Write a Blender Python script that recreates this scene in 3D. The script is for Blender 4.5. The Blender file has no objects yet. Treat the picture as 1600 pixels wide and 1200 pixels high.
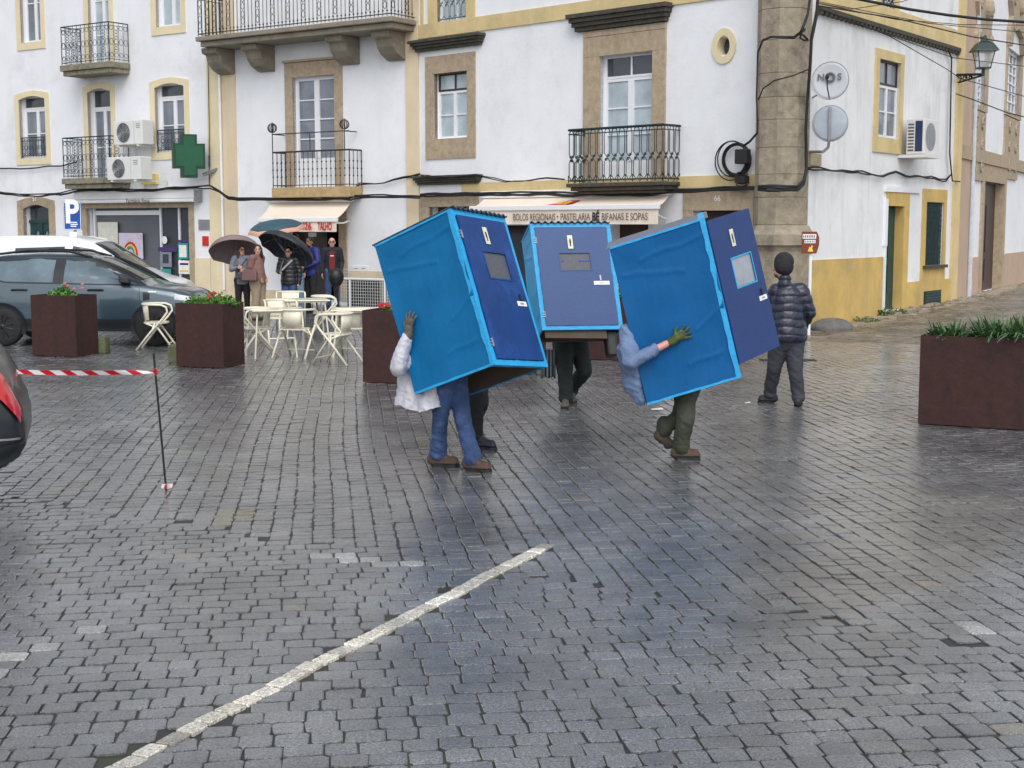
import bpy, bmesh, math, random
import numpy as np
from mathutils import Vector, Matrix, noise as mnoise
random.seed(7); rng = np.random.default_rng(11)
scene = bpy.context.scene
COL = scene.collection
V = Vector
# ------------------------------------------------------------------ camera
CAMH, FPX, HOR = 2.05, 2200.0, 352.0
PITCH = math.atan((600-HOR)/FPX)
cam_d = bpy.data.cameras.new("camera"); cam = bpy.data.objects.new("camera", cam_d); COL.objects.link(cam)
cam_d.sensor_width = 36; cam_d.lens = FPX/1600*36; cam_d.clip_start = .1; cam_d.clip_end = 2000
cam.location = (0, 0, CAMH); cam.rotation_euler = (math.pi/2-PITCH, 0, 0)
scene.camera = cam
# ------------------------------------------------------------------ light
SUN_EL, SUN_ROT = math.radians(48), math.radians(172)
world = bpy.data.worlds.new("World"); scene.world = world; world.use_nodes = True
nt = world.node_tree; bg = nt.nodes["Background"]
sky = nt.nodes.new("ShaderNodeTexSky"); sky.sky_type = 'NISHITA'; sky.sun_disc = False
sky.sun_elevation = SUN_EL; sky.sun_rotation = SUN_ROT; sky.dust_density = 1.6; sky.air_density = 1.0; sky.ozone_density = 1.5
hs = nt.nodes.new("ShaderNodeHueSaturation"); hs.inputs['Saturation'].default_value = .24
nt.links.new(sky.outputs[0], hs.inputs['Color']); nt.links.new(hs.outputs[0], bg.inputs[0])
bg.inputs[1].default_value = 0.15
sd = bpy.data.lights.new("sun", 'SUN'); sd.energy = 0.8; sd.angle = math.radians(40); sd.color = (1, .97, .93)
sun = bpy.data.objects.new("sun", sd); COL.objects.link(sun)
# direction towards the sun (sky_rotation is measured clockwise from +Y)
sv = V((math.sin(SUN_ROT)*math.cos(SUN_EL), math.cos(SUN_ROT)*math.cos(SUN_EL), math.sin(SUN_EL)))
sun.rotation_euler = sv.to_track_quat('Z', 'Y').to_euler()
scene.view_settings.view_transform = 'Standard'; scene.view_settings.look = 'None'
scene.view_settings.exposure = 0.52; scene.view_settings.gamma = 1
scene.cycles.max_bounces = 6; scene.cycles.diffuse_bounces = 3; scene.cycles.glossy_bounces = 3
scene.cycles.use_denoising = True
# ------------------------------------------------------------------ helpers: projection
Rr = V((1, 0, 0)); Ff = V((0, math.cos(PITCH), -math.sin(PITCH))); Uu = V((0, math.sin(PITCH), math.cos(PITCH)))
C0 = V((0, 0, CAMH))
def ray(x, y): return Rr*((x-800)/FPX) + Uu*(-(y-600)/FPX) + Ff
def pt(x, y, Y): d = ray(x, y); return C0 + d*(Y/d.y)
def gnd(x, y, z=0.0): d = ray(x, y); return C0 + d*((z-CAMH)/d.z)
def camv(dx, dy, dz, Y): s = Y/FPX; return (Rr*dx - Uu*dy + Ff*dz)*s
class Plane:
    def __init__(s, O, d):
        s.O = V((O[0], O[1], 0)); s.d = V((d[0], d[1], 0)).normalized(); s.n = V((s.d.y, -s.d.x, 0))
    def w(s, a, z, o=0.0): return s.O + s.d*a + s.n*o + V((0, 0, z))
    def hit(s, x, y, o=0.0):
        d = ray(x, y); k = (s.n.dot(s.O + s.n*o - C0))/s.n.dot(d); p = C0 + d*k
        return (p-s.O).dot(s.d), p.z
    def rect(s, x0, x1, y0, y1, o=0.0):
        xm, ym = (x0+x1)/2, (y0+y1)/2
        return s.hit(x0, ym, o)[0], s.hit(x1, ym, o)[0], s.hit(xm, y1, o)[1], s.hit(xm, y0, o)[1]
# ------------------------------------------------------------------ helpers: objects
WM = {}
def tag(o, label=None, cat=None, group=None, kind=None):
    if label: o['label'] = label
    if cat: o['category'] = cat
    if group: o['group'] = group
    if kind: o['kind'] = kind
    return o
def thing(name, loc, label, cat, group=None, rotz=0.0):
    o = bpy.data.objects.new(name, None); COL.objects.link(o); o.empty_display_size = .2
    o.location = loc; o.rotation_euler = (0, 0, rotz)
    WM[o.name] = Matrix.Translation(V(loc)) @ Matrix.Rotation(rotz, 4, 'Z')
    return tag(o, label, cat, group)
def dup(root, loc, rotz=0.0, label=None, group=None):
    r = root.copy(); COL.objects.link(r); r.location = loc; r.rotation_euler = (0, 0, rotz)
    if label: r['label'] = label
    if group: r['group'] = group
    WM[r.name] = Matrix.Translation(V(loc)) @ Matrix.Rotation(rotz, 4, 'Z')
    for ch in list(root.children):
        c = ch.copy(); COL.objects.link(c); c.parent = r
        for g in list(ch.children):
            d = g.copy(); COL.objects.link(d); d.parent = c
    return r
def link(name, me, parent=None, local=False):
    o = bpy.data.objects.new(name, me); COL.objects.link(o)
    if parent is not None:
        M = WM[parent.name]
        if not local: me.transform(M.inverted())
        o.parent = parent; WM[o.name] = M.copy()
    else:
        WM[o.name] = Matrix.Identity(4)
    return o
class MB:
    def __init__(s, T=None): s.v = []; s.f = []; s.T = T
    def add(s, vs, fs):
        n = len(s.v)
        s.v += [(s.T @ V(v)) if s.T is not None else V(v) for v in vs]
        s.f += [tuple(i+n for i in f) for f in fs]; return s
    def quad(s, a, b, c, d): return s.add([a, b, c, d], [(0, 1, 2, 3)])
    def hexa(s, p):   # p: 8 points, bottom 4 then top 4
        return s.add(p, [(3, 2, 1, 0), (4, 5, 6, 7), (0, 1, 5, 4), (1, 2, 6, 5), (2, 3, 7, 6), (3, 0, 4, 7)])
    def box(s, x0, x1, y0, y1, z0, z1):
        return s.hexa([(x0, y0, z0), (x1, y0, z0), (x1, y1, z0), (x0, y1, z0), (x0, y0, z1), (x1, y0, z1), (x1, y1, z1), (x0, y1, z1)])
    def pbox(s, pl, a0, a1, z0, z1, o0, o1):
        w = pl.w
        return s.hexa([w(a0, z0, o1), w(a1, z0, o1), w(a1, z0, o0), w(a0, z0, o0), w(a0, z1, o1), w(a1, z1, o1), w(a1, z1, o0), w(a0, z1, o0)])
    def tube(s, pts, r, n=6, cap=True, r2=None):
        pts = [V(p) for p in pts]; rings = []; m = len(pts)
        up = None
        for i, p in enumerate(pts):
            t = (pts[min(i+1, m-1)]-pts[max(i-1, 0)])
            if t.length < 1e-9: t = V((0, 0, 1))
            t.normalize()
            if up is None:
                up = t.orthogonal().normalized()
            else:
                up = (up - t*up.dot(t))
                if up.length < 1e-6: up = t.orthogonal()
                up.normalize()
            b = t.cross(up)
            rr = r if r2 is None else r+(r2-r)*i/(m-1)
            rings += [p + (up*math.cos(2*math.pi*k/n)+b*math.sin(2*math.pi*k/n))*rr for k in range(n)]
        fs = []
        for i in range(m-1):
            for k in range(n):
                k2 = (k+1) % n
                fs.append((i*n+k, i*n+k2, (i+1)*n+k2, (i+1)*n+k))
        if cap: fs += [tuple(range(n))[::-1], tuple((m-1)*n+k for k in range(n))]
        return s.add(rings, fs)
    def lathe(s, prof, c, n=16, axis='Z', M=None):
        vs = []
        for (r, z) in prof:
            for k in range(n):
                a = 2*math.pi*k/n
                p = V((r*math.cos(a), r*math.sin(a), z))
                if M is not None: p = M @ p
                vs.append(p + V(c))
        fs = []
        for i in range(len(prof)-1):
            for k in range(n):
                k2 = (k+1) % n
                fs.append((i*n+k, i*n+k2, (i+1)*n+k2, (i+1)*n+k))
        fs.append(tuple(range(n))[::-1]); fs.append(tuple((len(prof)-1)*n+k for k in range(n)))
        return s.add(vs, fs)
    def prism(s, poly, off):   # poly: list of points, off: extrusion vector
        n = len(poly); off = V(off)
        vs = [V(p) for p in poly]+[V(p)+off for p in poly]
        fs = [tuple(range(n))[::-1], tuple(range(n, 2*n))]+[(i, (i+1) % n, (i+1) % n+n, i+n) for i in range(n)]
        return s.add(vs, fs)
    def ball(s, c, rx, ry=None, rz=None, n=10):
        ry = ry or rx; rz = rz or rx; vs = []; fs = []
        for i in range(n+1):
            th = math.pi*i/n
            for k in range(n):
                a = 2*math.pi*k/n
                vs.append(V(c)+V((rx*math.sin(th)*math.cos(a), ry*math.sin(th)*math.sin(a), rz*math.cos(th))))
        for i in range(n):
            for k in range(n):
                k2 = (k+1) % n
                fs.append((i*n+k, (i+1)*n+k, (i+1)*n+k2, i*n+k2))
        return s.add(vs, fs)
    def mesh(s, name, mats, smooth=False, fix=True):
        me = bpy.data.meshes.new(name); me.from_pydata([tuple(v) for v in s.v], [], s.f)
        if not isinstance(mats, (list, tuple)): mats = [mats]
        for m in mats: me.materials.append(m)
        if fix:
            bm = bmesh.new(); bm.from_mesh(me); bmesh.ops.remove_doubles(bm, verts=bm.verts, dist=1e-6)
            bmesh.ops.recalc_face_normals(bm, faces=bm.faces); bm.to_mesh(me); bm.free()
        if smooth: me.polygons.foreach_set('use_smooth', [True]*len(me.polygons))
        me.update(); return me
    def build(s, name, mats, parent=None, smooth=False, bevel=0.0, fix=True, local=False):
        me = s.mesh(name, mats, smooth, fix)
        o = link(name, me, parent, local)
        if bevel:
            b = o.modifiers.new('bevel', 'BEVEL'); b.width = bevel; b.segments = 2; b.limit_method = 'ANGLE'; b.harden_normals = False
        return o
# ------------------------------------------------------------------ materials
MATS = {}
def srgb(r, g, b):
    f = lambda c: ((c/255+.055)/1.055)**2.4 if c/255 > .04045 else c/255/12.92
    return (f(r), f(g), f(b), 1)
def mat(name, color, rough=.6, metal=0.0, var=.12, scale=6.0, bump=0.0, bscale=40.0, spec=.5, streak=0.0, dirt=None, dirt_amt=0.0, dirt_scale=1.5, coat=0.0, alpha=1.0, stretch=(1, 1, 1), flecks=0.0):
    m = bpy.data.materials.new(name); m.use_nodes = True; N = m.node_tree; L = N.links; p = N.nodes['Principled BSDF']
    p.inputs['Roughness'].default_value = rough; p.inputs['Metallic'].default_value = metal
    p.inputs['Specular IOR Level'].default_value = spec
    p.inputs['Coat Weight'].default_value = coat; p.inputs['Coat Roughness'].default_value = .08
    if alpha < 1: p.inputs['Alpha'].default_value = alpha
    c = tuple(color[:3])+(1,)
    tc = N.nodes.new('ShaderNodeTexCoord'); mp = N.nodes.new('ShaderNodeMapping'); mp.inputs['Scale'].default_value = stretch
    L.new(tc.outputs['Object'], mp.inputs['Vector'])
    def nz(sc, det=5.0, rgh=.6, src=None):
        n = N.nodes.new('ShaderNodeTexNoise'); n.inputs['Scale'].default_value = sc; n.inputs['Detail'].default_value = det; n.inputs['Roughness'].default_value = rgh
        L.new((src or mp).outputs[0], n.inputs['Vector']); return n
    n1 = nz(scale)
    rp = N.nodes.new('ShaderNodeMapRange'); rp.inputs[1].default_value = .3; rp.inputs[2].default_value = .7
    rp.inputs[3].default_value = 1-var; rp.inputs[4].default_value = 1+var
    L.new(n1.outputs['Fac'], rp.inputs[0])
    mul = N.nodes.new('ShaderNodeVectorMath'); mul.operation = 'SCALE'; mul.inputs[0].default_value = c[:3]
    L.new(rp.outputs[0], mul.inputs['Scale']); out = mul.outputs[0]
    if dirt is not None:
        n2 = nz(dirt_scale, 8, .7)
        r2 = N.nodes.new('ShaderNodeMapRange'); r2.inputs[1].default_value = .52; r2.inputs[2].default_value = .72; r2.inputs[4].default_value = dirt_amt
        L.new(n2.outputs['Fac'], r2.inputs[0])
        mx = N.nodes.new('ShaderNodeMix'); mx.data_type = 'RGBA'; mx.inputs['B'].default_value = tuple(dirt[:3])+(1,)
        L.new(r2.outputs[0], mx.inputs['Factor']); L.new(out, mx.inputs['A']); out = mx.outputs['Result']
    if flecks > 0:
        n4 = nz(7, 10, .8); r4 = N.nodes.new('ShaderNodeMapRange'); r4.inputs[1].default_value = .63; r4.inputs[2].default_value = .68; r4.inputs[4].default_value = flecks
        L.new(n4.outputs['Fac'], r4.inputs[0]); mx = N.nodes.new('ShaderNodeMix'); mx.data_type = 'RGBA'; mx.inputs['B'].default_value = (c[0]*.45, c[1]*.43, c[2]*.4, 1)
        L.new(r4.outputs[0], mx.inputs['Factor']); L.new(out, mx.inputs['A']); out = mx.outputs['Result']
    if streak > 0:
        mp2 = N.nodes.new('ShaderNodeMapping'); mp2.inputs['Scale'].default_value = (2.4, 2.4, .3); L.new(tc.outputs['Object'], mp2.inputs['Vector'])
        n3 = nz(1.2, 6, .65, mp2)
        r3 = N.nodes.new('ShaderNodeMapRange'); r3.inputs[1].default_value = .5; r3.inputs[2].default_value = .78; r3.inputs[4].default_value = streak
        L.new(n3.outputs['Fac'], r3.inputs[0])
        mx = N.nodes.new('ShaderNodeMix'); mx.data_type = 'RGBA'
        d = dirt if dirt is not None else (c[0]*.5, c[1]*.5, c[2]*.45)
        mx.inputs['B'].default_value = tuple(d[:3])+(1,)
        L.new(r3.outputs[0], mx.inputs['Factor']); L.new(out, mx.inputs['A']); out = mx.outputs['Result']
    L.new(out, p.inputs['Base Color'])
    if bump > 0:
        nb = nz(bscale, 6, .65); bp = N.nodes.new('ShaderNodeBump'); bp.inputs['Strength'].default_value = bump; bp.inputs['Distance'].default_value = .02
        L.new(nb.outputs['Fac'], bp.inputs['Height']); L.new(bp.outputs[0], p.inputs['Normal'])
    MATS[name] = m; return m
W_WHITE = mat('plaster white', (.84, .85, .88), .85, var=.035, scale=1.2, bump=.25, bscale=14, streak=.16, dirt=(.52, .52, .50), dirt_amt=.35, dirt_scale=.9, flecks=.35)
W_SIDE = mat('plaster side white', (.80, .81, .82), .85, var=.05, scale=1.6, bump=.35, bscale=11, streak=.5, dirt=(.46, .44, .40), dirt_amt=.4, dirt_scale=1.1, flecks=.6)
W_CREAM = mat('plaster cream', srgb(228, 213, 178), .85, var=.06, scale=2, bump=.2, bscale=20, streak=.2)
W_BEIGE = mat('plaster beige', srgb(218, 200, 170), .85, var=.06, scale=2, bump=.2, bscale=20, streak=.25)
W_YELLOW = mat('plaster ochre', srgb(214, 192, 142), .85, var=.1, scale=2.2, bump=.3, bscale=20, streak=.4, dirt=(.40, .33, .20), dirt_amt=.4, flecks=.6)
W_OCHRE = mat('plaster deep ochre', srgb(204, 172, 102), .8, var=.14, scale=1.6, bump=.4, bscale=12, streak=.6, dirt=(.34, .29, .17), dirt_amt=.75, dirt_scale=1.3, flecks=.7)
W_PINK = mat('plaster pinkish', srgb(190, 165, 145), .85, var=.07, scale=2, bump=.25, bscale=20, streak=.3)
STONE = mat('stone tan', srgb(178, 160, 136), .85, var=.16, scale=9, bump=.6, bscale=30, dirt=srgb(128, 112, 92), dirt_amt=.5, streak=.3, dirt_scale=4)
STONE_D = mat('stone dark weathered', srgb(76, 72, 63), .9, var=.3, scale=9, bump=.7, bscale=26, dirt=srgb(48, 50, 42), dirt_amt=.8, dirt_scale=5)
GREENST = mat('stone mossy', srgb(140, 134, 116), .9, var=.25, scale=9, bump=.6, bscale=26, dirt=srgb(66, 72, 44), dirt_amt=.9, dirt_scale=5)
WFRAME = mat('white painted wood', (.82, .84, .87), .4, var=.03)
BROWNW = mat('dark brown wood', srgb(58, 38, 34), .45, var=.25, scale=5, stretch=(8, 8, 1))
def glassy(name, col, rough=.05):
    return mat(name, col, rough, var=.25, scale=1.5, spec=.7)
G_GREY = glassy('glass over grey curtain', srgb(122, 130, 142), .06)
G_PALE = glassy('glass over white curtain', srgb(176, 190, 198), .08)
G_DARK = glassy('glass dark', srgb(62, 68, 80), .05)
GREEN_D = mat('door dark green', srgb(16, 62, 60), .4, var=.2)
IRON = mat('iron black', (.012, .013, .016), .45, var=.3, metal=.3)
IRON_G = mat('iron green', srgb(28, 50, 50), .5, var=.35, metal=.2)
IRON_R = mat('iron rusted', srgb(62, 52, 50), .6, var=.35, metal=.2)
CABLE = mat('cable black', (.012, .012, .014), .55, var=.3)
CABLE_G = mat('cable pale grey', (.30, .30, .31), .6)
AWN = mat('awning cream canvas', srgb(238, 224, 208), .85, var=.04, scale=2, bump=.1)
AWN_W = mat('awning bar white', (.84, .84, .84), .4, var=.03)
RED = mat('red print', srgb(200, 38, 30), .6); YEL = mat('yellow print', srgb(240, 200, 70), .6)
BROWNP = mat('brown print', srgb(112, 92, 80), .7); BLACKP = mat('black print', (.02, .02, .022), .6)
WHITEP = mat('white print', (.85, .85, .85), .5)
CREAMM = mat('cream lacquered metal', srgb(232, 226, 204), .35, var=.05, spec=.5, coat=.3)
CORTEN = mat('rusty steel', srgb(60, 34, 31), .6, var=.22, scale=14, bump=.2, bscale=60, dirt=srgb(34, 22, 22), dirt_amt=.6, dirt_scale=2.6, streak=.55, spec=.4)
SOIL = mat('soil', (.03, .022, .015), .95, var=.4, bump=.8)
LEAF = mat('leaf green', (.08, .22, .028), .5, var=.5, scale=9)
LEAF2 = mat('leaf blade green', (.075, .15, .055), .45, var=.5, scale=9)
LEAFD = mat('leaf dry yellow', (.22, .17, .04), .6, var=.5, scale=9)
FLOW_R = mat('petal red', (.5, .03, .03), .5); FLOW_P = mat('petal pink', (.6, .16, .18), .5); FLOW_Y = mat('petal yellow', (.6, .5, .05), .5)
BLACKPL = mat('black plastic', (.013, .013, .015), .45, var=.2)
RUBBER = mat('tyre rubber', (.014, .014, .015), .75, var=.2)
GREYM = mat('grey metal', (.32, .33, .35), .4, metal=.6, var=.15)
ACW = mat('white appliance metal', (.72, .72, .70), .4, var=.04)
ACD = mat('fan grille grey', (.10, .105, .11), .5, var=.3)
def text(s, size, m, origin, xd, yd, parent, name='lettering', bold=0.0, align='CENTER', sx=1.0, depth=.002, width=None):
    cu = bpy.data.curves.new('t', 'FONT'); cu.body = s; cu.size = size; cu.align_x = align; cu.align_y = 'CENTER'; cu.offset = bold; cu.extrude = depth
    o = bpy.data.objects.new('t', cu); COL.objects.link(o)
    dg = bpy.context.evaluated_depsgraph_get(); me = bpy.data.meshes.new_from_object(o.evaluated_get(dg))
    bpy.data.objects.remove(o); bpy.data.curves.remove(cu)
    xd = V(xd).normalized(); yd = V(yd).normalized(); zd = xd.cross(yd)
    if width: xs_ = [v.co.x for v in me.vertices]; sx = width/(max(xs_)-min(xs_))
    M = Matrix.Translation(V(origin)) @ Matrix(((xd.x*sx, yd.x, zd.x, 0), (xd.y*sx, yd.y, zd.y, 0), (xd.z*sx, yd.z, zd.z, 0), (0, 0, 0, 1)))
    me.transform(M); me.materials.clear(); me.materials.append(m); me.name = name
    return link(name, me, parent)
# ------------------------------------------------------------------ setting: ground
K = V((5.6, 27.3, 0))                                    # corner of the two streets
PC = Plane((5.6, 27.3), (.722, -.692))                     # front of the cafe house; s < 0 runs left
sJ = PC.hit(656, 300)[0]; J = PC.w(sJ, 0)
PLM = Plane((J.x, J.y), (.824, -.5665))                    # front of the two left houses
PS = Plane((5.6, 27.3), (.588, .809))                      # side street front
sS = PS.hit(1488, 300)[0]; JS = PS.w(sS, 0)
PE = Plane((JS.x, JS.y), (.463, .886))
def ground_z(X, Y):
    t = (X-5.6)*.588+(Y-27.3)*.809
    u = (X-5.6)*.809-(Y-27.3)*.588
    r = np.clip((t+0.5)/9.0, 0, 1)
    k = np.clip((X-4.0)/2.5, 0, 1)
    return .21*(r*r*(3-2*r))*k
gm = bpy.data.materials.new('wet joint grit'); gm.use_nodes = True
_p = gm.node_tree.nodes['Principled BSDF']; _n = gm.node_tree.nodes.new('ShaderNodeTexNoise'); _n.inputs['Scale'].default_value = 1.3; _n.inputs['Detail'].default_value = 8
_tc = gm.node_tree.nodes.new('ShaderNodeTexCoord'); gm.node_tree.links.new(_tc.outputs['Object'], _n.inputs['Vector'])
_r = gm.node_tree.nodes.new('ShaderNodeValToRGB'); _r.color_ramp.elements[0].position = .42; _r.color_ramp.elements[1].position = .66
_r.color_ramp.elements[0].color = (.018, .018, .019, 1); _r.color_ramp.elements[1].color = (.035, .042, .018, 1)
gm.node_tree.links.new(_n.outputs['Fac'], _r.inputs[0]); gm.node_tree.links.new(_r.outputs[0], _p.inputs['Base Color']); _p.inputs['Roughness'].default_value = .5
def build_ground():
    xs = np.concatenate([[-900, -300, -90, -40], np.arange(-24, 28.1, 1.0), [40, 90, 300, 900]])
    ys = np.concatenate([[-400, -100, -20], np.arange(0, 62.1, 1.0), [90, 200, 500, 1200]])
    vs = [(float(x), float(y), float(ground_z(x, y))-.009) for y in ys for x in xs]
    n = len(xs); fs = [(j*n+i, j*n+i+1, (j+1)*n+i+1, (j+1)*n+i) for j in range(len(ys)-1) for i in range(n-1)]
    me = bpy.data.meshes.new('ground'); me.from_pydata(vs, [], fs); me.materials.append(gm)
    tag(link('ground', me), kind='structure')
build_ground()
sm = bpy.data.materials.new('wet granite setts'); sm.use_nodes = True
def sett_material(m):
    N = m.node_tree; L = N.links; p = N.nodes['Principled BSDF']
    at = N.nodes.new('ShaderNodeAttribute'); at.attribute_name = 'tint'
    tc = N.nodes.new('ShaderNodeTexCoord')
    def nz(sc, det=6, r=.65):
        n = N.nodes.new('ShaderNodeTexNoise'); n.inputs['Scale'].default_value = sc; n.inputs['Detail'].default_value = det; n.inputs['Roughness'].default_value = r
        L.new(tc.outputs['Object'], n.inputs['Vector']); return n
    def mr(src, a, b, c, d):
        q = N.nodes.new('ShaderNodeMapRange'); q.inputs[1].default_value = a; q.inputs[2].default_value = b; q.inputs[3].default_value = c; q.inputs[4].default_value = d
        L.new(src, q.inputs[0]); return q.outputs[0]
    g = mr(nz(70, 8, .78).outputs['Fac'], .34, .66, .3, 1.7)
    big = mr(nz(.9, 6, .7).outputs['Fac'], .38, .64, .55, 1.25)
    g2 = mr(nz(150, 4, .8).outputs['Fac'], .36, .64, .45, 1.6); mg = N.nodes.new('ShaderNodeMath'); mg.operation = 'MULTIPLY'; L.new(g, mg.inputs[0]); L.new(g2, mg.inputs[1]); g = mg.outputs[0]
    mm = N.nodes.new('ShaderNodeMath'); mm.operation = 'MULTIPLY'; L.new(g, mm.inputs[0]); L.new(big, mm.inputs[1])
    sc = N.nodes.new('ShaderNodeVectorMath'); sc.operation = 'SCALE'; L.new(at.outputs['Color'], sc.inputs[0]); L.new(mm.outputs[0], sc.inputs['Scale'])
    L.new(sc.outputs[0], p.inputs['Base Color'])
    w = mr(nz(.8, 6, .6).outputs['Fac'], .38, .62, .10, .27)
    wr_ = N.nodes.new('ShaderNodeMapRange'); wr_.inputs[3].default_value = .34; wr_.inputs[4].default_value = 0.0; L.new(at.outputs['Alpha'], wr_.inputs[0]); wa_ = N.nodes.new('ShaderNodeMath'); wa_.operation = 'ADD'; L.new(w, wa_.inputs[0]); L.new(wr_.outputs[0], wa_.inputs[1]); L.new(wa_.outputs[0], p.inputs['Roughness']); wm_ = N.nodes.new('ShaderNodeMath'); wm_.operation = 'MULTIPLY'; wm_.inputs[1].default_value = .8; L.new(at.outputs['Alpha'], wm_.inputs[0]); L.new(wm_.outputs[0], p.inputs['Coat Weight'])
    cw = mr(nz(1.1, 6, .6).outputs['Fac'], .38, .62, .05, .2); L.new(cw, p.inputs['Coat Roughness']); b0 = N.nodes.new('ShaderNodeBump'); b0.inputs['Strength'].default_value = .38; b0.inputs['Distance'].default_value = .005
    L.new(nz(42, 6, .7).outputs['Fac'], b0.inputs['Height']); L.new(b0.outputs[0], p.inputs['Coat Normal'])
    p.inputs['Specular IOR Level'].default_value = .75
    b1 = N.nodes.new('ShaderNodeBump'); b1.inputs['Strength'].default_value = 1.0; b1.inputs['Distance'].default_value = .006
    L.new(nz(38, 6, .7).outputs['Fac'], b1.inputs['Height'])
    b2 = N.nodes.new('ShaderNodeBump'); b2.inputs['Strength'].default_value = .7; b2.inputs['Distance'].default_value = .004
    L.new(nz(130, 3, .6).outputs['Fac'], b2.inputs['Height']); L.new(b1.outputs[0], b2.inputs['Normal']); L.new(b2.outputs[0], p.inputs['Normal'])
sett_material(sm)
AX = np.array([-.122, .9925]); BX = np.array([.9925, .122])
La, Lb = gnd(150, 1216), gnd(862, 848)                     # the white line of setts
def line_dist(X, Y):
    d = (Lb-La).xy; L = d.length; d.normalize()
    t = (X-La.x)*d.x+(Y-La.y)*d.y; n = (X-La.x)*d.y-(Y-La.y)*d.x
    return np.where((t > -1.5) & (t < L), np.abs(n), 9.0)
def warp(a, b):
    a2 = a + .04*np.sin(b*.7+.4)+.008*np.sin(b*2.3+a*.4)
    b2 = b + .05*np.sin(a*.33)+.008*np.sin(a*1.3+b*.6)
    return a2[..., None]*AX + b2[..., None]*BX
def gen_setts(zone):
    A, B, HA, HB = [], [], [], []
    if zone == 'A': lo, hi, w, r = -22, 24, .138, (5.5, 52)
    else: lo, hi, w, r = 3.6, 13, .132, (-6, 6)
    n = int((hi-lo)/w)
    for i in range(n):
        c = lo+(i+.5)*w
        m = int((r[1]-r[0])/.105)
        l = rng.uniform(.095, .15, m) if zone == 'A' else rng.uniform(.125, .175, m)
        p = r[0]+np.cumsum(l)-l/2+rng.uniform(-.06, .06)
        k = p < r[1]; p = p[k]; l = l[k]
        cc = np.full(len(p), c)+rng.normal(0, .003, len(p)); hw = np.full(len(p), w/2)
        if zone == 'A': A.append(p); B.append(cc); HA.append(l/2); HB.append(hw)
        else: A.append(cc); B.append(p); HA.append(hw); HB.append(l/2)
    return [np.concatenate(q) for q in (A, B, HA, HB)]
def sett_mesh(name, A, B, HA, HB, tint, nseg, inset, matl, wp=True, cr=.2, gap=.0030, jt=.04, rot=None, zoff=0.0, dome=.0004, wet=None):
    n = len(A)
    HA = HA-gap-rng.uniform(0, .0022, n); HB = HB-gap-rng.uniform(0, .0022, n)
    if nseg == 8:
        uv = np.array([(-1, -1+cr), (-1+cr, -1), (1-cr, -1), (1, -1+cr), (1, 1-cr), (1-cr, 1), (-1+cr, 1), (-1, 1-cr)], float)
    else:
        uv = np.array([(-1, -1), (1, -1), (1, 1), (-1, 1)], float)
    s = nseg
    jit = rng.normal(0, jt, (n, s, 2))
    u = uv[None]+jit
    tiltx = rng.normal(0, .013, n); tilty = rng.normal(0, .013, n); h = rng.normal(0, .0014, n)+zoff
    rings = []
    for sc, dz in ((1.0, -.03), (1.0, -.0026), (1-inset, 0.0)):
        a = A[:, None]+u[..., 0]*HA[:, None]*sc; b = B[:, None]+u[..., 1]*HB[:, None]*sc
        P = warp(a, b) if wp else rot(a, b)
        z = h[:, None]+dz+tiltx[:, None]*(a-A[:, None])+tilty[:, None]*(b-B[:, None])
        rings.append(np.concatenate([P, z[..., None]], -1))
    cP = warp(A, B) if wp else rot(A, B)
    cen = np.concatenate([cP, (h+dome)[:, None]], -1)[:, None]
    Vt = np.concatenate(rings+([cen] if s == 8 else []), 1)     # n, verts, 3
    Vt[..., 2] += ground_z(Vt[..., 0], Vt[..., 1])
    nv = Vt.shape[1]
    quads = [(r*s+k, r*s+(k+1) % s, (r+1)*s+(k+1) % s, (r+1)*s+k) for r in range(2) for k in range(s)]
    if s == 8: tris = [(2*s+k, 2*s+(k+1) % s, 3*s) for k in range(s)]; fl = quads+tris
    else: fl = quads+[(8, 9, 10, 11)]
    idx = np.concatenate([np.array(f) for f in fl]); tot = np.array([len(f) for f in fl])
    li = (idx[None]+(np.arange(n)*nv)[:, None]).ravel().astype(np.int32)
    lt = np.tile(tot, n).astype(np.int32); ls = np.concatenate([[0], np.cumsum(lt)[:-1]]).astype(np.int32)
    me = bpy.data.meshes.new(name); me.vertices.add(n*nv); me.vertices.foreach_set('co', Vt.astype(np.float32).ravel())
    me.loops.add(len(li)); me.loops.foreach_set('vertex_index', li)
    me.polygons.add(len(lt)); me.polygons.foreach_set('loop_start', ls); me.polygons.foreach_set('loop_total', lt)
    me.polygons.foreach_set('use_smooth', np.zeros(len(lt), bool))
    ca = me.color_attributes.new('tint', 'FLOAT_COLOR', 'POINT')
    c4 = np.concatenate([tint, np.ones((n, 1)) if wet is None else wet[:, None]], 1); ca.data.foreach_set('color', np.repeat(c4, nv, 0).astype(np.float32).ravel())
    me.materials.append(matl); me.update(); me.validate()
    return me
def seg_d(X, Y, p, q):
    p, q = gnd(*p), gnd(*q); d = (q-p).xy; L2 = d.length_squared
    t = np.clip(((X-p.x)*d.x+(Y-p.y)*d.y)/L2, 0, 1)
    return np.hypot(X-p.x-t*d.x, Y-p.y-t*d.y)
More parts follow.
